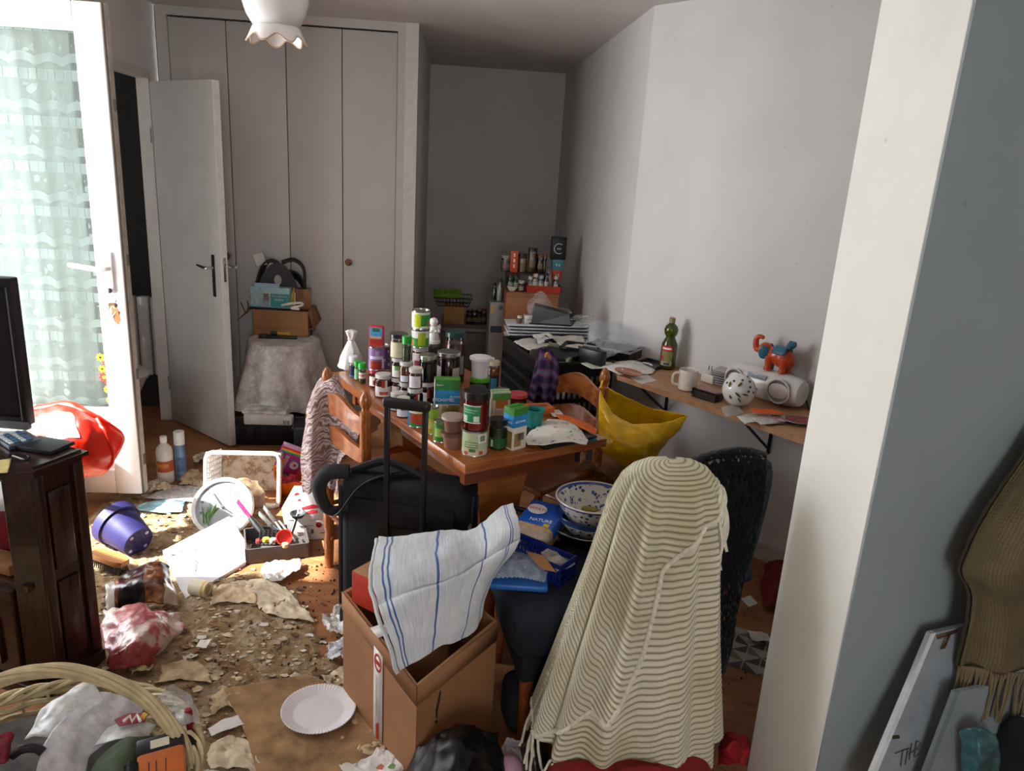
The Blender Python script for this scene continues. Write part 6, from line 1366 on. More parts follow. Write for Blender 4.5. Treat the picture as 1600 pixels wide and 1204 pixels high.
for i in range(12): MB().box(-.005, .005, .088, .1, .0022, .0036, R(i*PI/6)).build('hour_mark', mat('6a7076', .4), cl_)
MB().box(-.0035, .0035, -.01, .075, .005, .0065, R(.35)).build('hand', mat('3a4046', .4), cl_); MB().box(-.003, .003, -.01, .05, .0068, .008, R(-2.4)).build('hand', mat('3a4046', .4), cl_)
MB().lathe([(.007, .002), (.007, .01), (0, .011)], 12).build('hub', mat('4a5056', .4), cl_)
CI = cl_.rotation_euler.to_matrix().inverted()
dl = CI @ Vector((-1, 0, 0)); du = CI @ Vector((0, .6, .8))
for i in range(11):
    p0_ = dl*(.05+.012*(i % 3))-du*(.085-.004*i); a_ = -.6+i*.16
    q_ = p0_+(du*math.cos(a_)-dl*math.sin(a_)*.7)*(.055+.012*(i % 4)); p0_.z = q_.z = .0032
    if q_.length > .108: q_ = q_.normalized()*.108; q_.z = .0032
    MB().tube([p0_, (p0_+q_)/2, q_], [.002, .006, .001], 6, flat=.1).build('printed_leaf', mat(('4f8a3c', '7fae60', '3c7434')[i % 3], .5), cl_)
# laundry basket, on its side, opening to us
bk = at(380, 795, .0); bs = thing('laundry_basket', 'white plastic laundry basket tipped on its side, dirty inside', 'basket', (bk.x-.01, bk.y+.02, .004), .02, rot=(-.22, 0, .02))
BW, BH, BD = .172, .26, .20; WB = mat('E9E7E4', .4, var=.03)
def stm():
    t = NT('stained_plastic'); n = t.noise(t.co(), 12, 7, .7); col = t.ramp(n, [(.40, lin('D8CEC2')), (.52, lin('C8B49C')), (.6, lin('8a6444')), (.66, lin('CDBCA8'))]); return t.set(col, .5)
ST = stm()
rr = [(-BW+.03, 0, 0), (BW-.03, 0, 0), (BW-.008, 0, .008), (BW, 0, .03), (BW, 0, BH-.03), (BW-.008, 0, BH-.008), (BW-.03, 0, BH), (-BW+.03, 0, BH), (-BW+.008, 0, BH-.008), (-BW, 0, BH-.03), (-BW, 0, .03), (-BW+.008, 0, .008)]
MB().tube(rr, .011, 8, True).build('rim', WB, bs)
MB().box(-BW+.02, BW-.02, BD-.004, BD, .02, BH-.02).build('bottom', ST, bs)
MB().add([(-BW, 0, 0), (BW, 0, 0), (BW-.02, BD, .02), (-BW+.02, BD, .02)], [(0, 1, 2, 3)]).build('side', ST, bs, solid=.004)
MB().add([(-BW, 0, BH), (BW, 0, BH), (BW-.02, BD, BH-.02), (-BW+.02, BD, BH-.02)], [(0, 1, 2, 3)]).build('side', WB, bs, solid=.004)
MB().add([(BW, 0, 0), (BW, 0, BH), (BW-.02, BD, BH-.02), (BW-.02, BD, .02)], [(0, 1, 2, 3)]).build('side', WB, bs, solid=.004)
mb = MB()
for i in range(9): z = .03+i*(BH-.06)/8; mb.tube([(-BW, 0, z), (-BW+.02, BD, z)], .0045, 5)
for i in range(8): y = .01+i*(BD-.02)/7; mb.tube([(-BW+.02*y/BD, y, .01), (-BW+.02*y/BD, y, BH-.01)], .0045, 5)
mb.build('lattice_side', WB, bs)
lump = sheet3('dirty_cushion', 'brown stained bundle lying inside the tipped laundry basket', [[at(345, 765, .05), at(375, 748, .12), at(405, 752, .10)], [at(350, 780, .06), at(380, 768, .13), at(412, 772, .08)], [at(360, 800, .03), at(385, 792, .08), at(415, 795, .03)]], mat('8a7058', .8, var=.4, scale=25, bump=.3), .008, 16, 4, 'bundle', .006)
# bottles
b1 = at(260, 752, .0)
t = thing('bleach_bottle', 'white plastic bottle with orange label on the floor by the doorway', 'bottle', b1, facing(b1)); WPL = mat('D8D0C6', .4)
MB().lathe([(.034, 0), (.04, .01), (.04, .165), (.036, .185), (.016, .21), (.013, .22)], 28).build('body', WPL, t); MB().lathe([(.017, .218), (.017, .245), (.014, .248), (0, .248)], 18).build('cap', mat('EDEAE6', .35), t); patch(t, .04, .065, .125, -70, 70, mat('B0522a', .5, var=.1)); patch(t, .0404, .09, .11, -60, 20, mat('C8783a', .5), off=.001)
b2 = at(284, 748, .0); t = thing('spray_can', 'tall blue aerosol can with white cap behind the white bottle', 'aerosol can', b2, facing(b2))
MB().lathe([(.026, 0), (.027, .006), (.027, .19), (.022, .20)], 24).build('can', mat('7d97b5', .35, .3, var=.15), t); MB().lathe([(.0265, .195), (.0265, .26), (.024, .263), (0, .263)], 24).build('cap', mat('E4E2E0', .35), t); patch(t, .027, .05, .13, -50, 50, mat('5a78a0', .4, var=.3, scale=60))
# cutlery tray with utensils
c_ = at(428, 868, .0); cu_ = thing('cutlery_tray', 'grey plastic box full of kitchen tools on the floor', 'tray', (c_.x, c_.y+.05, 0), .28); GY = mat('4c4846', .5)
for x0, x1, y0_, y1_ in ((-.13, .13, -.1, -.094), (-.13, .13, .094, .1), (-.13, -.124, -.1, .1), (.124, .13, -.1, .1)): MB().box(x0, x1, y0_, y1_, 0, .07).build('side', GY, cu_)
MB().box(-.13, .13, -.1, .1, 0, .006).build('base', GY, cu_)
base = Vector((c_.x, c_.y+.05, 0))
def tool(name, label, cat, p0, p1, r, m, head=None, hm=None):
    p0, p1 = Vector(p0), Vector(p1); t = thing(name, label, cat, base+p0, 0, 'kitchen tools in the grey box'); d = p1-p0
    MB().tube([(0, 0, 0), d*.5, d], [r, r*1.25, r*.8], 8).build('handle', m, t)
    if head == 'ladle': MB().lathe([(0, -.02), (.026, -.012), (.036, .006), (.033, .006), (.022, -.008), (0, -.015)], 18, Matrix.Translation(d)).build('bowl', hm or m, t)
    if head == 'blade': MB().box(-.003, .003, -.011, .011, 0, .1, Matrix.Translation(d) @ d.to_track_quat('Z', 'Y').to_matrix().to_4x4()).build('blade', hm or m, t)
K_ = mat('1c1c1e', .35); SS = mat('b4b4b4', .25, .9)
tool('ladle', 'dark ladle sticking up at the right of the grey box', 'ladle', (.05, .02, .04), (.075, .09, .13), .007, K_, 'ladle', mat('303234', .3))
tool('spatula', 'steel spatula slanting across the grey box', 'spatula', (.06, -.02, .05), (-.02, .07, .10), .005, SS, 'blade', SS)
tool('knife', 'black-handled knife lying over the grey box', 'knife', (.02, .0, .07), (-.03, .05, .09), .009, K_, 'blade', SS)
tool('scissors', 'scissors with pink and black grips at the left of the grey box', 'scissors', (-.05, -.01, .08), (-.12, .05, .13), .012, K_, 'blade', mat('c22a5a', .4))
tool('whisk', 'thin steel rod lying in the grey box', 'tool', (.09, -.03, .06), (.0, .06, .11), .004, SS)
gr_ = thing('wire_strainer', 'dark wire mesh strainer in the middle of the grey box', 'strainer', base+Vector((-.01, -.03, .075)), .2, rot=(.4, .1, .2))
for i in range(7): MB().tube([(-.05, -.04+i*.0133, 0), (.05, -.04+i*.0133, 0)], .003, 5).build('wire', K_, gr_); MB().tube([(-.05+i*.0167, -.04, .003), (-.05+i*.0167, .04, .003)], .003, 5).build('wire', K_, gr_)
rc_ = thing('red_dish', 'bright red round plastic dish in the grey box', 'dish', base+Vector((.045, -.045, .085)), 0, rot=(1.0, .3, 0)); m_ = MB(); m_.lathe([(.03, 0), (.034, .004), (.034, .028), (.03, .028), (.028, .006), (0, .006)], 24).build('dish', mat('C8281c', .4), rc_)
for i, (x, y, z, c, lb) in enumerate(((-.03, -.055, .07, 'c9a23a', 'yellow bottle top in the grey box'), (.0, -.06, .07, 'b8a890', 'beige plastic bit in the grey box'), (.055, -.08, .06, 'c09a70', 'small cork lid at the front of the grey box'), (-.06, -.05, .06, '8a2a2a', 'dark red bottle top in the grey box'))):
    t = thing('bottle_top', lb, 'bottle top', base+Vector((x, y, z)), i, 'kitchen tools in the grey box'); MB().lathe([(.013, 0), (.015, .004), (.014, .016), (0, .017)], 14).build('top', mat(c, .5), t)
# white and red carton
wc = at(492, 846, .0); wr = thing('coffee_machine_carton', 'white carton printed with red shapes standing against the chair leg', 'carton', (wc.x-.02, wc.y+.02, 0), .12)
a_, h_, d_ = .095, .19, .13
MB().box(-a_, a_, 0, d_, 0, .10, bev=.002).build('lower_box', mat('C9C4C0', .6, var=.04), wr)
MB().add([(-a_, 0, .10), (a_, 0, .10), (a_-.005, d_*.75, .22), (-a_+.02, d_*.75, .22)], [(0, 1, 2, 3)]).build('sloping_front', mat('E8E6E4', .55, var=.03), wr, solid=.003)
MB().add([(-a_, 0, .0), (-a_, 0, .10), (-a_+.02, d_*.75, .22), (-a_-.035, d_*.6, .12), (-a_-.02, d_*.4, .01)], [(0, 1, 2, 3, 4)]).build('side_flap', mat('F0EEEC', .55), wr, solid=.002)
RED_ = mat('B8202c', .5)
def slope(x, t, off=.004): return Vector((x, d_*.75*t, .10+.12*t))+Vector((0, -.85, .55)).normalized()*off
for x0, t0, x1, t1, r in ((-.04, .32, .05, .36, .009), (-.02, .18, .03, .2, .009), (-.075, .72, -.055, .75, .006), (-.06, .55, -.045, .56, .005), (.03, .8, .06, .85, .007), (.05, .45, .085, .42, .007)): MB().tube([slope(x0, t0), slope((x0+x1)/2, (t0+t1)/2+.03), slope(x1, t1)], [r*.6, r, r*.7], 8, flat=.15).build('red_shape', RED_, wr)
MB().lathe([(.014, 0), (.014, .001), (0, .001)], 12, T(.035, -.001, .072) @ R(PI/2, 'X')).box(-.05, .01, -.002, 0, .068, .07).box(.0, .012, -.002, 0, .03, .05).box(-.06, -.035, -.002, 0, .035, .038).box(-.06, -.035, -.002, 0, .025, .028).box(.04, .07, -.002, 0, .03, .033).build('printed_icons', mat('5a4a4a', .6), wr)
MB().lathe([(.012, .0015), (0, .0015)], 12, T(.035, -.001, .072) @ R(PI/2, 'X')).build('red_dot', RED_, wr)
# detergent box, orange pot, storage boxes under the round table
dp_ = at(441, 742, .06); carton('detergent_box', 'tilted pink and rainbow detergent box leaning among the pots', (dp_.x, dp_.y, .06), .125, .05, .17, 'B0287a', .15, [('f', 0, 1, .93, 1, 'c83a28'), ('f', 0, 1, .88, .93, 'd8a030'), ('f', 0, 1, .84, .88, '58a838'), ('f', 0, 1, .80, .84, '3a6aa8'), ('f', .0, 1, .0, .05, 'c83a28'), ('f', .0, 1, .05, .10, 'd8a030'), ('f', .0, 1, .1, .14, '58a838'), ('f', 0, 1, .14, .19, '3a6aa8'), ('f', .08, .2, .35, .7, 'c8b8c8'), ('f', .26, .42, .25, .75, 'b8a0b8'), ('s', 0, 1, .0, 1, 'c89ac0')], 'd8b0d0', None, [], 'box').rotation_euler = (.1, .42, .2)
dbx = bpy.data.objects['detergent_box']
MB().tube([(.028+.03*math.cos(k*PI/12), -.0262, .085+.03*math.sin(k*PI/12)) for k in range(24)], .005, 6, True, flat=.2).build('round_emblem', mat('5a7aa8', .4), dbx)
MB().lathe([(.022, 0), (.022, .0012), (0, .0012)], 18, T(.028, -.0254, .085) @ R(PI/2, 'X')).build('emblem_centre', mat('d8d0dc', .4), dbx)
MB().lathe([(.008, .0012), (.008, .002), (0, .002)], 12, T(.031, -.0254, .087) @ R(PI/2, 'X')).build('emblem_dot', mat('c23a3a', .4), dbx)
pk = at(463, 768, .0); op = thing('orange_pot', 'bright orange plastic pot with a rim beside the white carton', 'pot', (pk.x, pk.y, 0)); OR_ = mat('D86A14', .4)
m_ = MB(); m_.lathe([(.07, 0), (.085, .02), (.1, .085), (.106, .085), (.106, .1), (.098, .1), (.08, .02), (0, .015)], 32).build('pot', OR_, op); MB().tube(spline([(-.1, 0, .09), (-.1, -.02, .14), (-.06, -.04, .17), (-.05, -.03, .19)], 14), .007, 8).build('handle', OR_, op)
litter('red_wrapper', 'crumpled red and white wrapper inside the orange pot', [[(438, 748), (455, 742), (470, 748)], [(440, 755), (458, 752), (472, 754)]], .11, mat('C83a48', .5, var=.5, scale=30), .014, 26, 23, 'wrapper')
dk_ = at(500, 735, .0); bb_ = thing('black_box', 'black plastic tub behind the detergent box', 'tub', (dk_.x-.04, dk_.y+.12, 0), .1); MB().box(-.12, .12, 0, .18, 0, .2, bev=.006).build('tub', mat('19191b', .5), bb_); MB().tube([(-.125, -.004, .2), (.125, -.004, .2), (.125, .184, .2), (-.125, .184, .2)], .007, 6, True).build('rim', mat('3a3e44', .4), bb_)
sc_ = at(418, 690, .0); sd = thing('storage_crate', 'black storage box under the round lace table', 'crate', (sc_.x, sc_.y-.06, 0), .03); MB().box(-.21, .21, 0, .22, 0, .155, bev=.008).build('box', mat('151416', .5), sd); MB().box(-.215, .215, -.006, .226, .155, .175, bev=.004).build('lid', mat('3a2a20', .6, var=.3), sd)
for i in range(5): MB().box(-.18+i*.08, -.14+i*.08, -.004, 0, .04, .12, bev=.002).build('rib', mat('222024', .5), sd)
zs = .176; p = at(418, 652, zs+.02); pb_ = thing('plastic_box', 'white plastic box with stained lid on the black storage box', 'box', (p.x, p.y-.02, zs), .02)
MB().box(-.115, .115, -.06, .08, 0, .07, bev=.012).build('tub', mat('CFCCC6', .4), pb_); MB().box(-.12, .12, -.065, .085, .068, .083, bev=.005).build('lid', mat('D6D2CA', .45, var=.35, scale=16), pb_)
p = at(437, 662, zs); pk_ = thing('paper_packet', 'small white paper packet with grey barcode print beside the white box', 'packet', (p.x+.01, p.y-.0, zs), -.03)
MB().box(-.065, .065, -.03, .03, 0, .055, bev=.012, seg=3).build('packet', mat('DAD4CE', .7, var=.08), pk_); mb = MB()
for i in range(14): mb.box(-.055+i*.008, -.051+i*.008+.002*(i % 3 == 0), -.0315, -.03, .008, .032)
mb.build('bar_print', mat('6a6460', .7), pk_); MB().box(-.04, .02, -.02, .012, .0552, .0556).build('red_print', mat('B07068', .7, var=.5, scale=50), pk_)
litter('blue_cloth', 'dark bluish bundle of rags right of the lace table', [[(478, 612), (495, 605), (508, 612)], [(470, 632), (490, 622), (505, 630)]], .22, mat('2c3c44', .8, var=.5, scale=30), .02, 22, 24, 'rags')
# ================================================================== DRESSER TOP, RED BAG
kp = at(28, 690, .757); kb_ = thing('calculator', 'grey desk calculator with rows of keys on the dresser', 'calculator', kp, 2.4+PI)
MB().box(-.06, .06, -.045, .045, 0, .014, bev=.003).build('case', mat('3a4652', .4), kb_)
for i in range(5):
    for j in range(4): MB().box(-.05+i*.021, -.034+i*.021, -.038+j*.017, -.026+j*.017, .014, .019, bev=.001).build('key', mat(('c4ccd0', '4a6a88')[j % 2], .4), kb_)
nb_ = at(68, 697, .757); n_ = thing('black_notebook', 'black flat notebook lying at the edge of the dresser top', 'notebook', nb_, tvr+.1)
MB().box(-.075, .06, -.045, .05, 0, .012, bev=.002).build('cover', mat('1a1b1e', .45), n_); MB().box(-.072, .0605, -.042, .047, .003, .009).build('pages', mat('8a8a88', .7), n_)
cb2 = MB().tube(spline([at(20, 712, .765), at(40, 718, .764), at(45, 712, .766), at(22, 708, .768), at(10, 714, .765)], 30), .004, 6).build('coiled_cable', BLK, None); tag(cb2, 'small coil of black cable on the dresser beside the notebook', 'cable')
sheet('yellow_paper', 'pale yellow paper at the front edge of the dresser top', [[at(-30, 722, .758), at(18, 716, .758)], [at(-30, 742, .758), at(12, 738, .758)]], mat('CDBb7a', .8), .001, 4)
sheet('paper_sheet', 'white papers under the television on the dresser', [[at(-30, 675, .758), at(30, 672, .758)], [at(-30, 692, .76), at(15, 690, .76)]], PW, .001, 5)
# things on the open shelf of the dresser
o = MB().box(-.1, .1, -.03, .05, 0, .13, bev=.02).build('red_cloth_bundle', mat('7a1420', .8), None, loc=dloc(.30, .10, .382)); tag(o, 'dark red bundle on the open shelf of the dresser', 'bundle')
o = MB().box(-.08, .1, -.03, .04, 0, .035, bev=.004).build('wooden_case', mat('8a5a34', .6), None, loc=dloc(.22, .15, .382), rz=tvr); tag(o, 'flat tan wooden case on the open shelf of the dresser', 'case')
# beige sack and red bag behind the dresser
bs2 = at(155, 775, .0); sk = thing('beige_sack', 'beige sack on the floor behind the dresser', 'sack', (bs2.x-.12, bs2.y-.22, 0))
MB().lathe([(.10, 0), (.14, .04), (.15, .2), (.13, .36), (.08, .43), (0, .45)], 30, None, lambda a, z: 1+.07*math.sin(a*5+z*9)+.04*math.sin(a*11)).build('sack', mat('A89880', .85, var=.15), sk)
MB().tube([(.085*math.cos(k*PI/8), .085*math.sin(k*PI/8), .425) for k in range(16)], .008, 6, True).build('tied_neck', mat('8a7a60', .85), sk)
RB = mat('DC2410', .35, var=.06, coat=.2); Yb = 2.98
rbk = thing('red_bag', 'bright red plastic bag with white print slumped behind the dresser', 'bag')
rbf = [[Y(40, 645, Yb+.12), Y(85, 632, Yb+.1), Y(120, 640, Yb+.08), Y(150, 655, Yb+.06)], [Y(45, 670, Yb+.02), Y(85, 662, Yb), Y(125, 660, Yb-.02), Y(162, 678, Yb)], [Y(55, 700, Yb-.02), Y(95, 692, Yb-.05), Y(135, 692, Yb-.06), Y(175, 708, Yb)], [Y(70, 728, Yb), Y(105, 726, Yb-.04), Y(140, 728, Yb-.04), Y(168, 732, Yb)], [Y(90, 745, Yb+.05), Y(110, 748, Yb+.04), Y(135, 746, Yb+.04), Y(155, 742, Yb+.05)]]
frb = crumple(net(rbf), .010, 12, 4); MB().grid(frb, 40, 40).build('front', RB, rbk, smooth=70, solid=.002)
rb2 = [[p+Vector((-.01, .16-.05*abs(i-2), .0)) for p in row] for i, row in enumerate(rbf)]
MB().grid(crumple(net(rb2), .01, 12, 6), 24, 24).build('back', RB, rbk, smooth=70, solid=.002)
MB().tube([frb(1, i/20)+Vector((0, .004, 0)) for i in range(21)], .010, 8, flat=.6).build('gathered_edge', RB, rbk)
def wp_(u, v): return frb(.18+.42*u, .10+.36*v+.10*u*0-.12*u*(1-v)*.0)+Vector((0, -.004, .004))
MB().grid(wp_, 14, 12).build('white_print', mat('F4F2F0', .4), rbk, smooth=70)
# ================================================================== ROUND TABLE TOP
RZ_ = RT+.004
def on(px, py, y=None): return at(px, py, RZ_)
bx2 = on(440, 524); cb3 = thing('cardboard_carton', 'open brown cardboard carton on the lace table', 'box', (bx2.x, bx2.y+.10, RZ_), -.02)
w_, d_, h_ = .165, .11, .155
for x0, x1, y0_, y1_ in ((-w_, w_, -d_, -d_+.005), (-w_, w_, d_-.005, d_), (-w_, -w_+.005, -d_, d_), (w_-.005, w_, -d_, d_)): MB().box(x0, x1, y0_, y1_, 0, h_).build('side', CARD, cb3)
MB().box(-w_, w_, -d_, d_, 0, .004).build('base', CARDD, cb3)
MB().box(-w_+.001, w_-.001, -d_-.0015, -d_, .045, .048).build('seam', CARDD, cb3)
MB().add([(-w_, -d_, h_), (-w_, d_, h_), (-w_-.10, d_-.01, h_-.065), (-w_-.10, -d_+.02, h_-.08)], [(0, 1, 2, 3)]).build('flap', CARD, cb3, solid=.004)
MB().add([(w_, -d_, h_), (w_, d_, h_), (w_+.035, d_, h_-.09), (w_+.03, -d_, h_-.10)], [(0, 1, 2, 3)]).build('flap', CARDD, cb3, solid=.004)
MB().box(-w_+.005, w_-.005, -d_+.005, d_-.005, .02, h_-.03).build('contents', CARDD, cb3)
zc2 = RZ_+h_-.004
cx3, cy3 = bx2.x, bx2.y+.10
o = MB().prism([(-.19, -.07), (.0, -.09), (.05, -.02), (.0, .08), (-.17, .07)], 0, .012).build('black_fan', mat('1c1a1c', .5), None, loc=(cx3-.0, cy3-.02, zc2)); tag(o, 'flat black folded case lying across the brown carton', 'case')
p = aty(428, 466, cy3-.07); mk = carton('mask_box', 'pale turquoise face-mask box with a portrait on the brown carton', (aty(424, 466, cy3-.05).x, cy3-.05, zc2+.013), .235, .06, .12, '9fc4c4', -.10, [('f', .02, .30, .12, .98, 'a8c0c8'), ('f', .28, .52, .02, .8, 'b5c4c8'), ('f', .34, .48, .36, .72, 'b08a78'), ('f', .33, .5, .08, .40, 'cdd8de'), ('f', .52, 1, .05, .72, '3f9a9a'), ('f', .55, .95, .55, .66, 'c8dcdc')], None, None, [('f', '||||||', .012, .74, .42, 'c8e0e0')], 'box')
MB().box(-.09, .06, -.03, -.026, .12, .145).build('open_flap', mat('a4bcd0', .5), mk)
hd = thing('black_bag', 'black folded bag with grey panels heaped behind the mask box', 'bag', (cx3-.035, cy3+.02, zc2+.013), .1); hd.scale = (1.2, 1, 1.75)
def bagf(u, v): a = PI*u; r = .115+.012*math.sin(u*13); return (-.005+r*math.cos(a)*1.1*(1-.12*v), -.03+.09*v, .02+r*1.15*math.sin(a)*(1-.15*v)+.01*math.sin(u*9+v*3))
MB().grid(bagf, 40, 10).build('shell', mat('19181b', .6, var=.3), hd, smooth=70, solid=.006)
MB().grid(lambda u, v: (-.11+.22*u, -.032, .02+.13*v*math.sin(PI*min(1, max(0, u)))**.6), 20, 8).build('front_panel', mat('3a383c', .6), hd)
MB().tube(spline([(.02, -.02, .15), (.08, -.02, .16), (.125, -.02, .13), (.13, -.02, .06)], 14), .008, 6).build('handle', mat('151416', .5), hd)
MB().lathe([(.018, 0), (.018, .003), (0, .003)], 16, T(0, -.034, .09) @ R(PI/2, 'X')).build('round_patch', mat('b0aaa4', .6), hd)
sheet('white_card', 'blank white card sticking up behind the black bag', [[aty(394, 398, cy3+.03), aty(410, 394, cy3+.03)], [aty(400, 416, cy3+.03), aty(418, 413, cy3+.03)]], PW, .001, 3, 'card', None, .002)
t = carton('small_carton', 'small brown carton standing at the right end of the open carton', (aty(473, 470, cy3).x, cy3+.02, zc2), .09, .08, .12, '8a5f3c', .2, grp=None, cat='carton'); MB().box(-.03, .0, -.041, -.0402, .06, .12).build('open_edge', CARDD, t)
t = thing('yellow_tube', 'narrow yellow and clear packet leaning beside the mask box', 'packet', (aty(458, 470, cy3-.06).x, cy3-.07, zc2+.01), 0, rot=(0, .05, 0)); MB().tube([(0, 0, 0), (.0, 0, .07), (.003, 0, .13)], [.02, .016, .003], 8, flat=.35).build('packet', mat('C08a24', .35, coat=.4), t); MB().tube([(.012, -.008, .01), (.01, -.006, .1)], .003, 6).build('clear_edge', PW, t)
o = MB().tube(spline([aty(440, 477, cy3-.13), aty(455, 474, cy3-.14), aty(470, 473, cy3-.14), aty(472, 477, cy3-.14), aty(455, 481, cy3-.14), aty(468, 483, cy3-.14)], 30), .007, 8).build('white_cable', mat('D8CFC4', .4), None); tag(o, 'loop of white cable hanging over the front of the brown carton', 'cable')
o = MB().tube(spline([aty(376, 472, cy3-.1), aty(384, 488, cy3-.12), aty(388, 478, cy3-.1), aty(386, 470, cy3-.08)], 16), .003, 6).build('black_strap', BLK, None); tag(o, 'thin black strap dangling from the left of the brown carton', 'strap')
t = thing('flashlight', 'yellow and black torch lying in front of the brown carton', 'torch', on(440, 523)+Vector((0, -.02, .014)), .12); MB().lathe([(.011, -.06), (.011, .02), (.016, .04), (.017, .055), (0, .055)], 16, R(PI/2, 'Y')).build('body', mat('C8982a', .4), t); MB().lathe([(.0125, -.06), (.0125, -.02)], 16, R(PI/2, 'Y')).build('grip', BLK, t)
t = thing('black_bar', 'flat black tool lying along the front of the lace table', 'tool', on(440, 526)+Vector((0, -.045, .0)), .05); MB().box(-.1, .1, -.012, .012, 0, .016, bev=.003).build('bar', BLK, t); MB().box(-.12, -.08, -.016, .016, .0, .022, bev=.003).build('head', BLK, t)
t = thing('tape_roll', 'squat black roll with silver rim right of the torch', 'roll', on(478, 522), 0); m_ = MB(); m_.lathe([(.04, 0), (.04, .045), (.036, .055), (.02, .055), (.02, 0)], 24).build('roll', BLK, t); MB().lathe([(.041, .036), (.041, .042)], 24).build('rim', CHR, t)
# ================================================================== PILE ON THE PADDED CHAIR
PZ = .462
def pc(px, py, z=PZ): return at(px, py, z)
# bowls: pan below, two bowls above
bc0 = at(922, 806, .56)
pan = thing('frying_pan', 'black frying pan with long handle under the patterned bowls', 'pan', (bc0.x-.005, bc0.y, .478), math.radians(165))
PB = mat('151516', .3); m_ = MB(); m_.lathe([(.085, 0), (.1, .012), (.122, .055), (.125, .056), (.118, .05), (.096, .008), (0, .006)], 40).build('pan', PB, pan)
MB().tube([(.125*math.cos(k*PI/20), .125*math.sin(k*PI/20), .056) for k in range(40)], .0025, 6, True).build('steel_rim', SS, pan)
MB().tube([(.12, 0, .05), (.15, .0, .062)], .006, 8).build('ferrule', SS, pan); MB().tube([(.15, 0, .062), (.2, 0, .07), (.26, 0, .075)], [.012, .014, .011], 10, flat=.7).build('handle', PB, pan)
support = thing('folded_rag', 'dark folded rag under the frying pan', 'rag', (bc0.x, bc0.y, PZ-.02)); MB().box(-.09, .09, -.08, .08, 0, .035, bev=.012).build('rag', mat('2a2a30', .9), support)
def bowl_mat(name, scale, band):
    t = NT(name); co = t.co(); v = t.voro(co, scale); n = t.noise(co, scale*1.2, 5, .7); sep = t.n('ShaderNodeSeparateXYZ'); t.l(co, sep.inputs[0])
    f = t.math('MULTIPLY', t.math('LESS_THAN', v, .42), t.math('GREATER_THAN', n, .47)); col = t.mix(f, lin('DDDAD0'), lin('2c3f86'))
    col = t.mix(t.math('GREATER_THAN', sep.outputs[2], band), col, lin('46589a')); return t.set(col, .1, coat=.6)
def bowl(name, label, loc, r, h, m, lip=CRM):
    t = thing(name, label, 'bowl', loc, 0, 'blue and white bowls on the padded chair'); q = MB()
    q.lathe([(r*.45, 0), (r*.48, .004), (r*.5, .012), (r*.72, h*.35), (r*.92, h*.75), (r, h), (r*.96, h), (r*.87, h*.72), (r*.66, h*.34), (r*.4, .02), (0, .018)], 48).build('bowl', m, t)
    MB().tube([(r*.985*math.cos(k*PI/24), r*.985*math.sin(k*PI/24), h) for k in range(48)], .003, 6, True).build('rim', lip, t); return t
bowl('china_bowl', 'lower blue and white patterned bowl standing in the frying pan', (bc0.x, bc0.y, .488), .112, .085, bowl_mat('china_dark', 60, .066), mat('26306a', .2))
b2_ = bowl('china_bowl', 'upper large white bowl with blue flowers, the topmost of the pile', (bc0.x+.008, bc0.y-.0, .53), .128, .10, bowl_mat('china_flowers', 62, .092))
for i, (x, y, z, c) in enumerate(((.02, .0, .022, '6a5a20'), (.05, -.02, .034, '8a7a2c'), (-.02, -.03, .024, '5a4a1c'), (.0, .05, .03, 'a09040'))): MB().prism([(.03*math.cos(k*1.05)*(1+.3*math.sin(k*3)), .02*math.sin(k*1.05)) for k in range(6)], 0, .004, T(x, y, z) @ R(i)).build('food_residue', mat(c, .5), b2_)
# bread packet
bp2 = pc(843, 835, .50); brd = thing('bread_packet', 'packet of sliced bread in blue and clear wrapper', 'bread', (bp2.x, bp2.y+.02, .478), -.55, rot=(.25, 0, -.55))
MB().box(-.065, .065, -.085, .1, 0, .075, bev=.014, seg=3).build('loaf', mat('C29A66', .6, var=.2, scale=30), brd)
MB().box(-.067, .067, -.03, .102, .02, .0775, bev=.012, seg=2).build('blue_wrapper', mat('1f55b0', .25, coat=.5), brd)
MB().prism([(.035*math.cos(k*PI/10), .025*math.sin(k*PI/10)) for k in range(20)], .0778, .0785, T(-.025, .05, 0)).build('white_oval', mat('E8E2DC', .4), brd)
lettering("HARRYS", .019, mat('C02a2c', .4), brd, T(-.025, .05, .0788)); lettering('NATURE', .02, mat('E8EAF0', .4), brd, T(.012, .0, .0781) @ R(.1)); MB().box(.03, .05, -.025, -.01, .0776, .0783).build('yellow_badge', mat('D8b030', .4), brd)
MB().box(-.068, .068, -.088, -.03, .0, .077, bev=.014).build('clear_end', CLEAR, brd)
# blue perforated basket
bb2 = pc(842, 888, .48); pbk = thing('blue_basket', 'dark blue perforated plastic basket on the padded chair', 'basket', (bb2.x, bb2.y+.03, .462), -.72)
BLU = mat('16257a', .35, coat=.3)
mb = MB(); L_ = .11
for s_, z0, z1 in ((1, 0, .012), (1, .03, .036), (1, .05, .07)):
    for x0, x1, y0_, y1_ in ((-L_, L_, -.045, -.041), (-L_, L_, .041, .045), (-L_, -L_+.004, -.045, .045), (L_-.004, L_, -.045, .045)): mb.box(x0, x1, y0_, y1_, z0, z1)
for i in range(19):
    x = -L_+.003+i*.012
    for y in (-.045, .041): mb.box(x-.003, x+.003, y, y+.004, 0, .07)
mb.build('perforated_sides', BLU, pbk); MB().box(-L_, L_, -.045, .045, 0, .004).build('base', BLU, pbk)
sheet('cardboard_piece', 'brown card leaning inside the blue basket', [[pc(822, 862, .545), pc(850, 868, .55)], [pc(845, 888, .53), pc(870, 893, .53)]], CARD, .003, 3, 'cardboard', None, .003)
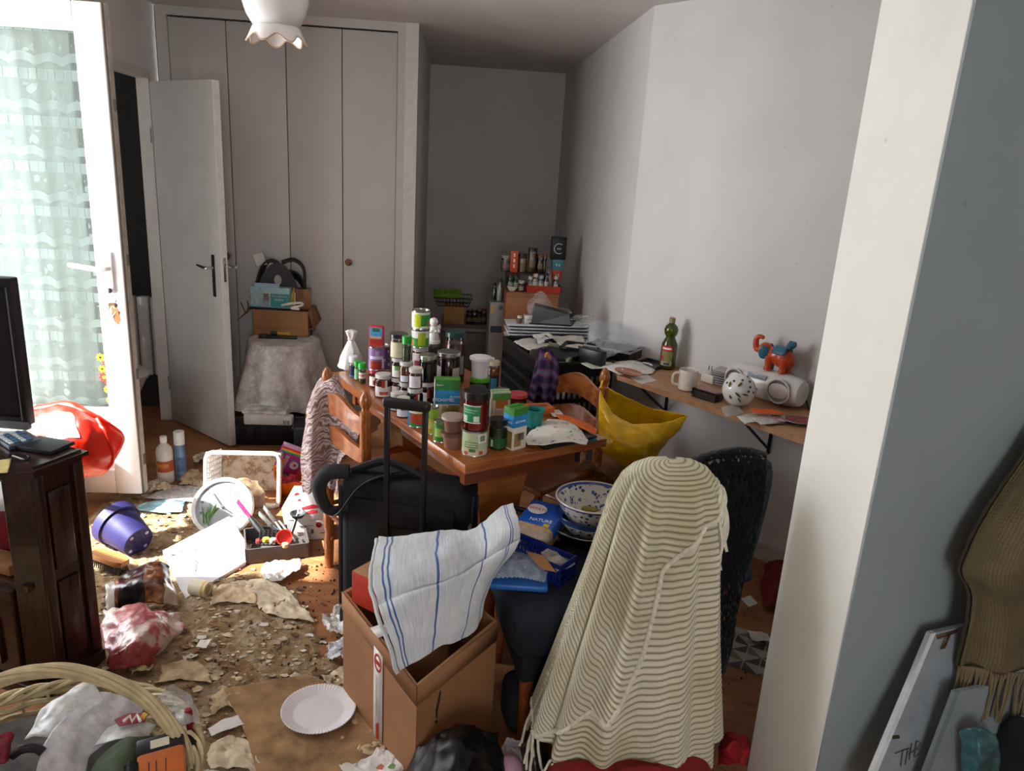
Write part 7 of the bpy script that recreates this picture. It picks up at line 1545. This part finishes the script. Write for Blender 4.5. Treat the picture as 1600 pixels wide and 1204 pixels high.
for i, (c4, lb) in enumerate(((((845, 862), (862, 852), (872, 892), (888, 880)), 'torn magazine strip beside the blue basket'), (((862, 870), (885, 862), (880, 890), (900, 882)), 'second magazine page under the frying pan edge'))):
    P4 = [at(x, y, .52-.01*i) for x, y in c4]; sheet('magazine_page', lb, [[P4[0], P4[1]], [P4[2], P4[3]]], mat('B0A8A0', .5, var=.5, scale=25), .004, 40+i, 'magazine')
# bubble wrap with blue lid
bw_ = pc(805, 905, .48)
bl2 = thing('food_box', 'food box with bright blue lid wrapped in bubble wrap', 'box', (bw_.x+.01, bw_.y+.02, .463), -.1); MB().box(-.09, .09, -.06, .06, 0, .02, bev=.008).build('lid', mat('2a6ab8', .35), bl2)
def bub(u, v):
    p = net([[Vector((-.115, .075, .035)), Vector((0, .09, .055)), Vector((.1, .07, .045))], [Vector((-.11, 0, .05)), Vector((0, 0, .07)), Vector((.09, 0, .05))], [Vector((-.105, -.055, .03)), Vector((0, -.05, .04)), Vector((.08, -.05, .03))]])(u, v)
    return p+Vector((0, 0, .004*max(0, math.cos(u*2*PI*16)*math.cos(v*2*PI*11))))
MB().grid(bub, 130, 90).build('bubble_wrap', film('bubble_film', 'AEB8C4', .6, .15), bl2, smooth=80)
t = carton('match_box', 'small clear and brown box on the suitcase side of the towel', at(718, 828, .455), .075, .06, .03, '8d7d72', .1, [('f', .05, .95, .1, .9, 'b0a090')], grp=None, cat='box')
mbx = thing('tall_carton', 'narrow dark carton between the suitcase and the padded chair', 'carton', (t.location.x, t.location.y, 0), .1); MB().box(-.045, .04, -.035, .035, 0, .454, bev=.003).build('carton', mat('241c18', .7), mbx); MB().box(-.03, .03, -.0362, -.035, .3, .4).build('label', mat('4a4038', .7), mbx)
# kraft bag and carton behind the bowls
kf = at(945, 748, .40); kt = thing('open_carton', 'brown open carton behind the bowls under the yellow bag', 'box', (kf.x+.03, kf.y+.0, 0), -.5); kt.scale = (.8, .7, 1)
for x0, x1, y0_, y1_ in ((-.13, .13, -.1, -.095), (-.13, .13, .095, .1), (-.13, -.125, -.1, .1), (.125, .13, -.1, .1)): MB().box(x0, x1, y0_, y1_, 0, .40).build('side', CARDD, kt)
MB().add([(-.13, .1, .40), (.13, .1, .40), (.13, .14, .50), (-.13, .15, .49)], [(0, 1, 2, 3)]).build('flap', CARD, kt, solid=.004)
MB().box(-.12, .12, -.09, .09, 0, .33).build('contents', CARDD, kt)
kb2 = [[at(885, 742, .46), at(905, 718, .52), at(925, 720, .52), at(945, 738, .49)], [at(888, 750, .43), at(908, 735, .47), at(930, 736, .47), at(955, 748, .45)], [at(890, 758, .40), at(912, 752, .41), at(938, 752, .41), at(965, 756, .40)]]
sheet3('paper_bag', 'crumpled kraft paper bag stuffed in the open carton', kb2, mat('9a734c', .8, var=.15), .02, 18, 4, 'paper bag', .002)
pj = at(868, 772, .0); pu = thing('purple_bottle', 'dark purple bottle standing in the shade under the table', 'bottle', (pj.x+.08, pj.y+.1, 0)); MB().lathe([(.05, 0), (.055, .02), (.055, .27), (.03, .33), (.02, .36), (0, .36)], 24).build('body', mat('2c1636', .25, coat=.4), pu); patch(pu, .055, .12, .24, -150, -30, mat('5a3a68', .5, var=.4, scale=40))
kr = at(605, 690, .45); o = sheet3('kraft_sack', 'crumpled tan paper sack on the seat of the left pine chair', [[Y(590, 665, 2.85), Y(605, 650, 2.85), Y(622, 655, 2.85)], [Y(582, 680, 2.78), Y(604, 672, 2.76), Y(626, 678, 2.78)], [Y(578, 698, 2.76), Y(604, 696, 2.74), Y(630, 698, 2.76)]], mat('B08456', .8, var=.15), .012, 22, 3, 'paper sack', .002)
# ================================================================== BOTTOM EDGE
bgm = mat('0a0a0c', .42, var=.2, spec=.3); 
bgc = [[at(650, 1165, .16), at(690, 1142, .22), at(735, 1138, .22), at(775, 1142, .18)], [at(640, 1190, .12), at(690, 1175, .24), at(740, 1168, .25), at(782, 1170, .14)], [at(625, 1215, .08), at(690, 1215, .22), at(740, 1210, .22), at(785, 1210, .10)], [at(620, 1250, .02), at(690, 1255, .12), at(740, 1250, .12), at(785, 1245, .03)]]
sheet3('bin_bag', 'shiny black bin bag at the bottom edge in front of the cardboard box', bgc, bgm, .022, 12, 6, 'bin bag', .002, 44, 40)
dg = [[at(815, 1150, .10), at(828, 1132, .14), at(850, 1130, .12)], [at(815, 1180, .08), at(832, 1165, .15), at(855, 1165, .10)], [at(820, 1210, .04), at(838, 1205, .10), at(858, 1205, .04)]]
sheet3('dark_pouch', 'small dark brown leather pouch left of the red case', dg, mat('2c221e', .4, coat=.3), .012, 18, 7, 'pouch', .003)
litter('plastic_bag_scrap', 'translucent white plastic scrap right of the black bin bag', [[(782, 1165), (800, 1158), (815, 1160)], [(782, 1190), (800, 1185), (818, 1195)]], .05, mat('C4C0C0', .35), .014, 20, 31, 'plastic')
pk2 = at(795, 1205, .03); t = thing('pink_ball', 'pale pink round plastic piece at the bottom edge', 'plastic', (pk2.x, pk2.y, .03)); MB().lathe([(.04*math.sin(k*PI/10), .04-.04*math.cos(k*PI/10)-.03) for k in range(11)], 24).build('shell', mat('C89AB0', .4), t); MB().tube([(.0405*math.cos(k*PI/12), .0405*math.sin(k*PI/12), .01) for k in range(24)], .0015, 5, True).build('seam', mat('a87a90', .4), t)
# dark clothing hidden under the padded chair
o = MB().box(-.1, .1, -.07, .07, 0, .17, bev=.045, seg=3).build('dark_clothes', mat('15181c', .9, var=.4, scale=12, bump=.3), None, loc=(.30, 2.0, 0), rz=.2); tag(o, 'heap of dark clothes on the floor under the padded chair', 'clothes')
# right floor area
mt_ = at(1165, 1015, .0); mat_o = thing('patterned_mat', 'grey and white triangle-patterned tile mat on the floor by the near wall', 'mat', (mt_.x, mt_.y, 0), -.55)
MB().box(-.10, .12, -.13, .13, 0, .004, bev=.001).build('base', mat('B8AEA2', .7, var=.08), mat_o)
for i in range(4):
    for j in range(5):
        x, y = -.1+i*.055, -.13+j*.052; MB().prism([(x, y), (x+.05, y), (x+(.05 if (i+j) % 2 else 0), y+.05)], .004, .0052).build('triangle', mat('5a5048' if (i*2+j) % 3 else '7a7d6a', .7), mat_o)
litter('paper_sheet', 'small white card lying on the bare floor by the near wall', [[(1158, 935), (1172, 930)], [(1170, 948), (1184, 942)]], .004, WHP, .0015, 20, 33)
litter('paper_sheet', 'folded white paper on the patterned mat', [[(1168, 984), (1200, 988)], [(1175, 1000), (1205, 1000)]], .03, WHP, .006, 16, 34)
tg = MB().tube(spline([at(1160, 960, .006), at(1168, 950, .012), at(1172, 956, .01), at(1164, 963, .008), at(1178, 948, .006)], 16), .002, 5).build('twine', mat('8a7a60', .8), None); tag(tg, 'tangle of thin brown twine beside the white card', 'twine')
sheet3('red_cloth', 'dark red cloth lying on the floor against the near wall', [[at(1195, 880, .06), at(1215, 872, .1), at(1240, 880, .08)], [at(1190, 920, .04), at(1215, 910, .12), at(1240, 915, .1)], [at(1195, 950, .02), at(1212, 945, .06), at(1235, 950, .04)]], mat('6a1018', .85, var=.2), .014, 14, 3, 'cloth', .003)
sheet3('red_cloth', 'bright red rag beside the blanket at the lower right', [[at(1125, 1150, .08), at(1145, 1142, .10), at(1165, 1150, .08)], [at(1125, 1175, .06), at(1145, 1168, .12), at(1168, 1172, .06)], [at(1125, 1195, .03), at(1145, 1192, .06), at(1165, 1195, .03)]], mat('9a0e16', .7, var=.15), .016, 20, 9, 'cloth', .003)
# ================================================================== WICKER BASKET
wkc = Vector((-.905, 1.49, 0)); wk = thing('wicker_basket', 'round wicker basket with tall twisted handle, full of wrappers, at the lower left', 'basket', wkc)
CANE = mat('C9B88E', .55, var=.2, scale=18); RR, ZR = .345, .27
for j in range(13):
    z = .02+j*(ZR-.02)/12; r = .25+(RR-.25)*(z/ZR)
    MB().tube([((r+.006*math.sin(k*PI*36/72+j*PI))*math.cos(k*2*PI/72), (r+.006*math.sin(k*PI*36/72+j*PI))*.92*math.sin(k*2*PI/72), z) for k in range(72)], .0075, 6, True).build('woven_cane', CANE, wk)
for i in range(36): a_ = i*2*PI/36; MB().tube([(.25*math.cos(a_), .23*math.sin(a_), .0), (RR*math.cos(a_), RR*.92*math.sin(a_), ZR)], .004, 5).build('stake', CANE, wk)
MB().lathe([(0, 0), (.25, 0), (.25, .01), (0, .01)], 30).build('bottom', CANE, wk)
for s_ in range(4): MB().tube([((RR+.012*math.cos(k*2*PI/16+s_*PI/2))*math.cos(k*2*PI/160), (RR+.012*math.cos(k*2*PI/16+s_*PI/2))*.92*math.sin(k*2*PI/160), ZR+.01+.012*math.sin(k*2*PI/16+s_*PI/2)) for k in range(160)], .0065, 6, True).build('rim_strand', CANE, wk)
arch = spline([(.34, .02, .18), (.33, .03, .28), (.295, .045, .37), (.205, .065, .455), (.055, .08, .50), (-.095, .075, .475), (-.235, .06, .38), (-.305, .05, .26)], 140)
for s_ in range(7):
    pts = []
    for k, p in enumerate(arch):
        tg_ = (arch[min(k+1, 140)]-arch[max(k-1, 0)]).normalized(); b_ = tg_.cross(Vector((0, 1, 0))).normalized(); a_ = s_*2*PI/7+k*.055
        pts.append(p+Vector((0, 1, 0))*.0115*math.cos(a_)+b_*.0115*math.sin(a_))
    MB().tube(pts, .0065, 6).build('handle_strand', CANE, wk)
BZ = .28
def inb(name, label, ctrl, m, amp, freq, seed, cat, solid=.0015): return sheet3(name, label, [[at(x, y, z) for x, y, z in r] for r in ctrl], m, amp, freq, seed, cat, solid, 30, 26)
WAX = film('wax_paper', 'D2CED0', .75, .4)
inb('wax_paper', 'translucent white wax paper spilling across the wicker basket', [[(135, 1082, .36), (180, 1085, .34), (225, 1095, .32)], [(95, 1125, .36), (145, 1115, .35), (215, 1125, .31)], [(60, 1180, .34), (100, 1180, .33), (150, 1180, .30)], [(50, 1225, .32), (90, 1225, .31), (130, 1225, .29)]], WAX, .012, 11, 2, 'wrapper')
inb('plastic_wrapper', 'pale grey plastic wrapper at the back of the wicker basket', [[(115, 1075, .38), (140, 1065, .39), (160, 1090, .36)], [(65, 1105, .36), (100, 1105, .37), (130, 1120, .35)], [(40, 1155, .33), (70, 1150, .34), (100, 1160, .33)]], MILK, .012, 14, 3, 'wrapper')
inb('plastic_wrapper', 'milky film in the middle of the wicker basket', [[(170, 1135, .33), (210, 1125, .33), (245, 1130, .32)], [(150, 1165, .32), (190, 1155, .33), (230, 1150, .31)]], MILK, .008, 14, 5, 'wrapper')
inb('green_cloth', 'dark green folded cloth in the wicker basket', [[(165, 1170, .33), (205, 1150, .34), (240, 1148, .32)], [(150, 1190, .32), (195, 1180, .34), (235, 1175, .31)], [(135, 1215, .30), (185, 1215, .33), (225, 1205, .30)]], mat('47543c', .8, var=.15), .008, 14, 4, 'cloth', .004)
inb('red_wrapper', 'red wrapper with white and yellow zigzag in the wicker basket', [[(178, 1125, .345), (205, 1114, .345), (230, 1115, .34)], [(185, 1135, .34), (210, 1130, .34), (228, 1128, .335)]], mat('8a1428', .35, coat=.4), .002, 14, 6, 'wrapper')
zg = [at(193, 1126, .352), at(203, 1118, .352), at(206, 1127, .352), at(214, 1116, .352), at(219, 1126, .352)]
o = bpy.data.objects['red_wrapper.001'] if 'red_wrapper.001' in bpy.data.objects else bpy.data.objects['red_wrapper']
MB().tube(zg, .004, 6).build('white_zigzag', PW, o); MB().tube([at(222, 1116, .352), at(228, 1120, .35)], .007, 6, flat=.3).build('yellow_patch', mat('D8a030', .5), o)
t = thing('orange_packet', 'orange and black food packet in the wicker basket under the handle', 'packet', at(252, 1190, .33), .5, rot=(.35, -.1, .3)); MB().box(-.05, .05, -.06, .06, -.02, .012, bev=.008).build('packet', mat('C8641c', .4, coat=.3), t); MB().box(-.051, .051, .02, .062, -.018, .0135, bev=.006).build('black_band', mat('1c1a18', .4), t)
MB().box(-.02, .02, .03, .05, .0136, .0142).build('white_crest', mat('d8d0b8', .5), t); MB().box(-.025, -.022, -.04, .0, .0122, .0128).box(-.01, -.007, -.04, .0, .0122, .0128).box(.01, .013, -.03, .0, .0122, .0128).build('dark_print', mat('5a2a10', .5), t)
t = thing('red_pen', 'bright red plastic stick standing inside the basket rim', 'stick', at(300, 1150, .26), 0); MB().tube([(0, 0, 0), (-.005, 0, .07)], [.009, .011], 8).build('stick', mat('B01c22', .4), t); MB().lathe([(.011, .068), (.008, .08), (0, .082)], 10, T(-.005, 0, 0)).build('tip', mat('8a1418', .4), t)
t = thing('mint_tube', 'mint green capped tube beside the orange packet', 'tube', at(282, 1180, .30), 0, rot=(.3, .2, 0)); MB().lathe([(.012, -.03), (.013, .02), (.01, .03), (0, .032)], 14).build('tube', mat('6fb898', .4), t); MB().lathe([(.0125, -.05), (.0125, -.03), (0, -.03)], 14).build('cap', BLK, t)
inb('black_wrapper', 'shiny black wrapper at the bottom of the basket view', [[(190, 1200, .33), (205, 1188, .345), (225, 1195, .33)], [(188, 1220, .31), (210, 1215, .33), (230, 1218, .31)]], bgm, .006, 22, 8, 'wrapper')
inb('black_wrapper', 'torn black film beside the red plastic stick', [[(270, 1155, .30), (290, 1148, .31), (308, 1160, .29)], [(265, 1170, .29), (285, 1168, .30), (300, 1172, .28)]], bgm, .008, 22, 9, 'wrapper')
inb('red_cloth', 'dark red spotted cloth at the far left of the wicker basket', [[(-20, 1160, .34), (10, 1145, .35), (20, 1150, .34)], [(-20, 1195, .32), (8, 1190, .33), (15, 1185, .32)]], mat('7a1622', .8, var=.3, scale=60), .006, 20, 10, 'cloth', .004)
inb('grey_plastic', 'clear grey film bulging over the right rim of the basket', [[(248, 1085, .36), (272, 1070, .36), (300, 1085, .33)], [(262, 1110, .33), (285, 1100, .34), (308, 1108, .31)], [(275, 1135, .31), (295, 1130, .32), (312, 1130, .30)]], CLEAR, .012, 18, 11, 'film')
o = MB().tube(spline([at(20, 1180, .33), at(35, 1170, .35), at(55, 1168, .35), at(68, 1175, .34)], 14), .010, 8).build('black_strap', BLK, None); tag(o, 'thick black strap across the left of the wicker basket', 'strap')
o = MB().lathe([(.0, .02), (.24, .02), (.29, .2), (.27, .26), (0, .275)], 36, Matrix.Diagonal((1, .9, 1, 1)), lambda a, z: 1+.03*math.sin(a*7+z*20)).build('rubbish_heap', mat('4a443e', .8, var=.5, scale=14, bump=.4), None, loc=wkc); tag(o, 'dim heap of mixed rubbish filling the wicker basket', 'rubbish', kind='stuff')
# ================================================================== RIGHT EDGE: SCARF AND BOARDS ON THE NEAR WALL
def olive_mat():
    t = NT('olive_scarf'); w1 = t.wave(t.co('UV'), 16, .6, 'X'); w2 = t.wave(t.co('UV'), 22, .6, 'Y'); n = t.noise(t.co(), 8, 4); col = t.ramp(n, [(.3, lin('5c533c')), (.7, lin('7a6e52'))]); col = t.mix(t.ramp(w1, [(.3, .35), (.7, 0.0)]), col, lin('463e2c')); t.bump(t.math('ADD', w1, w2), .4, .003); return t.set(col, .95, spec=.1)
scf = [[Y(1640, 640, 1.52), Y(1680, 640, 1.50), Y(1740, 650, 1.5), Y(1800, 650, 1.54)], [Y(1585, 730, 1.50), Y(1640, 735, 1.44), Y(1710, 735, 1.43), Y(1780, 735, 1.52)], [Y(1528, 820, 1.48), Y(1590, 825, 1.42), Y(1680, 825, 1.41), Y(1770, 825, 1.5)], [Y(1497, 885, 1.47), Y(1560, 900, 1.40), Y(1660, 900, 1.40), Y(1765, 900, 1.5)], [Y(1514, 935, 1.46), Y(1570, 950, 1.40), Y(1665, 950, 1.40), Y(1760, 950, 1.5)], [Y(1498, 1040, 1.46), Y(1560, 1046, 1.41), Y(1660, 1050, 1.40), Y(1750, 1050, 1.5)]]
fs = crumple(net(scf), .006, 9, 2); sf = thing('olive_scarf', 'olive brown woven scarf with long fringe hanging on the near wall', 'scarf')
SCM = olive_mat(); MB().grid(lambda u, v: fs(u, v)+Vector((0, -.012*math.sin(u*18+v*2), 0)), 70, 60).build('cloth', SCM, sf, smooth=80, solid=.003)
MB().tube([fs(0, i/50) for i in range(51)], .0045, 8).build('selvedge', mat('3f3a2c', .95), sf)
FRG = mat('75684c', .95, var=.15)
for i in range(44): strand(fs(i/43*.75, 1.0)+Vector((0, -.008, .006)), .11+.03*((i*5) % 4)/4, .22, .0028, seed=200+i).build('fringe_strand', FRG, sf)
hk = thing('coat_hook', 'small metal hook holding the scarf on the near wall', 'hook', Y(1715, 640, 1.56)); MB().tube(spline([(0, .03, .02), (0, -.03, .02), (0, -.05, .04), (0, -.04, .06)], 10), .006, 6).lathe([(.02, 0), (.02, .006)], 14, T(0, .035, .02) @ R(PI/2, 'X')).build('hook', CHR, hk)
LB_ = mat('8f989c', .5, var=.08)
def lean(name, label, TLp, TRp, BRp, BLp, m, edge, th=.016):
    n = (TRp-TLp).cross(BLp-TLp).normalized(); n = n if n.y < 0 else -n; t = thing(name, label, 'board', BLp); o = BLp
    vs = [tuple(p-o) for p in (TLp, TRp, BRp, BLp)]+[tuple(p-o-n*th) for p in (TLp, TRp, BRp, BLp)]
    MB().add(vs, [(0, 1, 2, 3), (7, 6, 5, 4), (0, 4, 5, 1), (1, 5, 6, 2), (2, 6, 7, 3)]).build('panel', m, t)
    e = (TLp-TRp).normalized(); MB().add([tuple(p-o) for p in (TLp-n*-.001, BLp-n*-.001, BLp+e*.012, TLp+e*.012)]+[tuple(p-o) for p in (TLp-n*th, BLp-n*th, BLp+e*.012-n*th, TLp+e*.012-n*th)], [(0, 1, 2, 3), (7, 6, 5, 4), (0, 3, 7, 4), (1, 5, 6, 2), (3, 2, 6, 7), (0, 4, 5, 1)]).build('white_edge', edge, t)
    return t, n, o
WED = mat('D8DCDC', .4)
bt1, nn1, oo = lean('leaning_board', 'grey-white laminate board with brown tape leaning on the near wall', Y(1462, 988, 1.49), Y(1575, 962, 1.51), Y(1560, 1330, 1.40), Y(1352, 1250, 1.39), LB_, WED)
def onl(px, py, y=1.46): return Y(px, py, y)
def rp(px, py):   # point on the board plane
    r = ray(px, py); p0 = Y(1462, 988, 1.49); return EYE+r*((p0-EYE).dot(nn1)/r.dot(nn1))+nn1*.0015
MB().add([tuple(rp(*p)-oo) for p in ((1462, 992), (1496, 982), (1494, 988), (1464, 998))], [(0, 1, 2, 3)]).build('brown_tape', mat('5a4024', .5), bt1, solid=.0006)
MB().add([tuple(rp(*p)-oo) for p in ((1478, 990), (1486, 988), (1476, 1012), (1468, 1014))], [(0, 1, 2, 3)]).build('brown_tape', mat('5a4024', .5), bt1, solid=.0006)
INK = mat('3a3f44', .6)
for pts in (((1410, 1172), (1407, 1196)), ((1398, 1176), (1420, 1168)), ((1418, 1170), (1414, 1194)), ((1424, 1160), (1420, 1186)), ((1420, 1176), (1432, 1170)), ((1432, 1156), (1428, 1182)), ((1433, 1157), (1439, 1160), (1432, 1168), (1438, 1174), (1429, 1182))): MB().tube([rp(*p)-oo for p in pts], .0011, 5).build('handwriting', INK, bt1)
MB().tube([rp(1394, 1151)-oo, rp(1404, 1150)-oo], .004, 6).build('dark_notch', mat('3a3028', .7), bt1)
lean('leaning_board', 'second grey board standing in front under the scarf fringe', Y(1500, 1080, 1.40), Y(1600, 1060, 1.41), Y(1580, 1330, 1.36), Y(1432, 1260, 1.36), mat('7f888c', .5, var=.08), mat('6a7478', .5), .012)
tlp = [[Y(1500, 1140, 1.37), Y(1530, 1135, 1.33), Y(1555, 1145, 1.34)], [Y(1500, 1180, 1.35), Y(1530, 1180, 1.31), Y(1560, 1185, 1.33)], [Y(1505, 1230, 1.35), Y(1535, 1230, 1.31), Y(1560, 1230, 1.33)]]
sheet3('teal_wrapper', 'crinkled teal patterned wrapper under the scarf fringe', tlp, mat('2c5a60', .3, var=.4, scale=40, coat=.4), .01, 18, 3, 'wrapper')
sheet3('black_coat', 'black cloth hanging at the lower right edge under the scarf', [[Y(1562, 1130, 1.39), Y(1590, 1120, 1.37), Y(1640, 1120, 1.37)], [Y(1545, 1180, 1.37), Y(1590, 1180, 1.35), Y(1650, 1180, 1.35)], [Y(1530, 1250, 1.36), Y(1590, 1250, 1.34), Y(1650, 1250, 1.34)]], mat('0c0d10', .9), .012, 10, 3, 'cloth', .004)
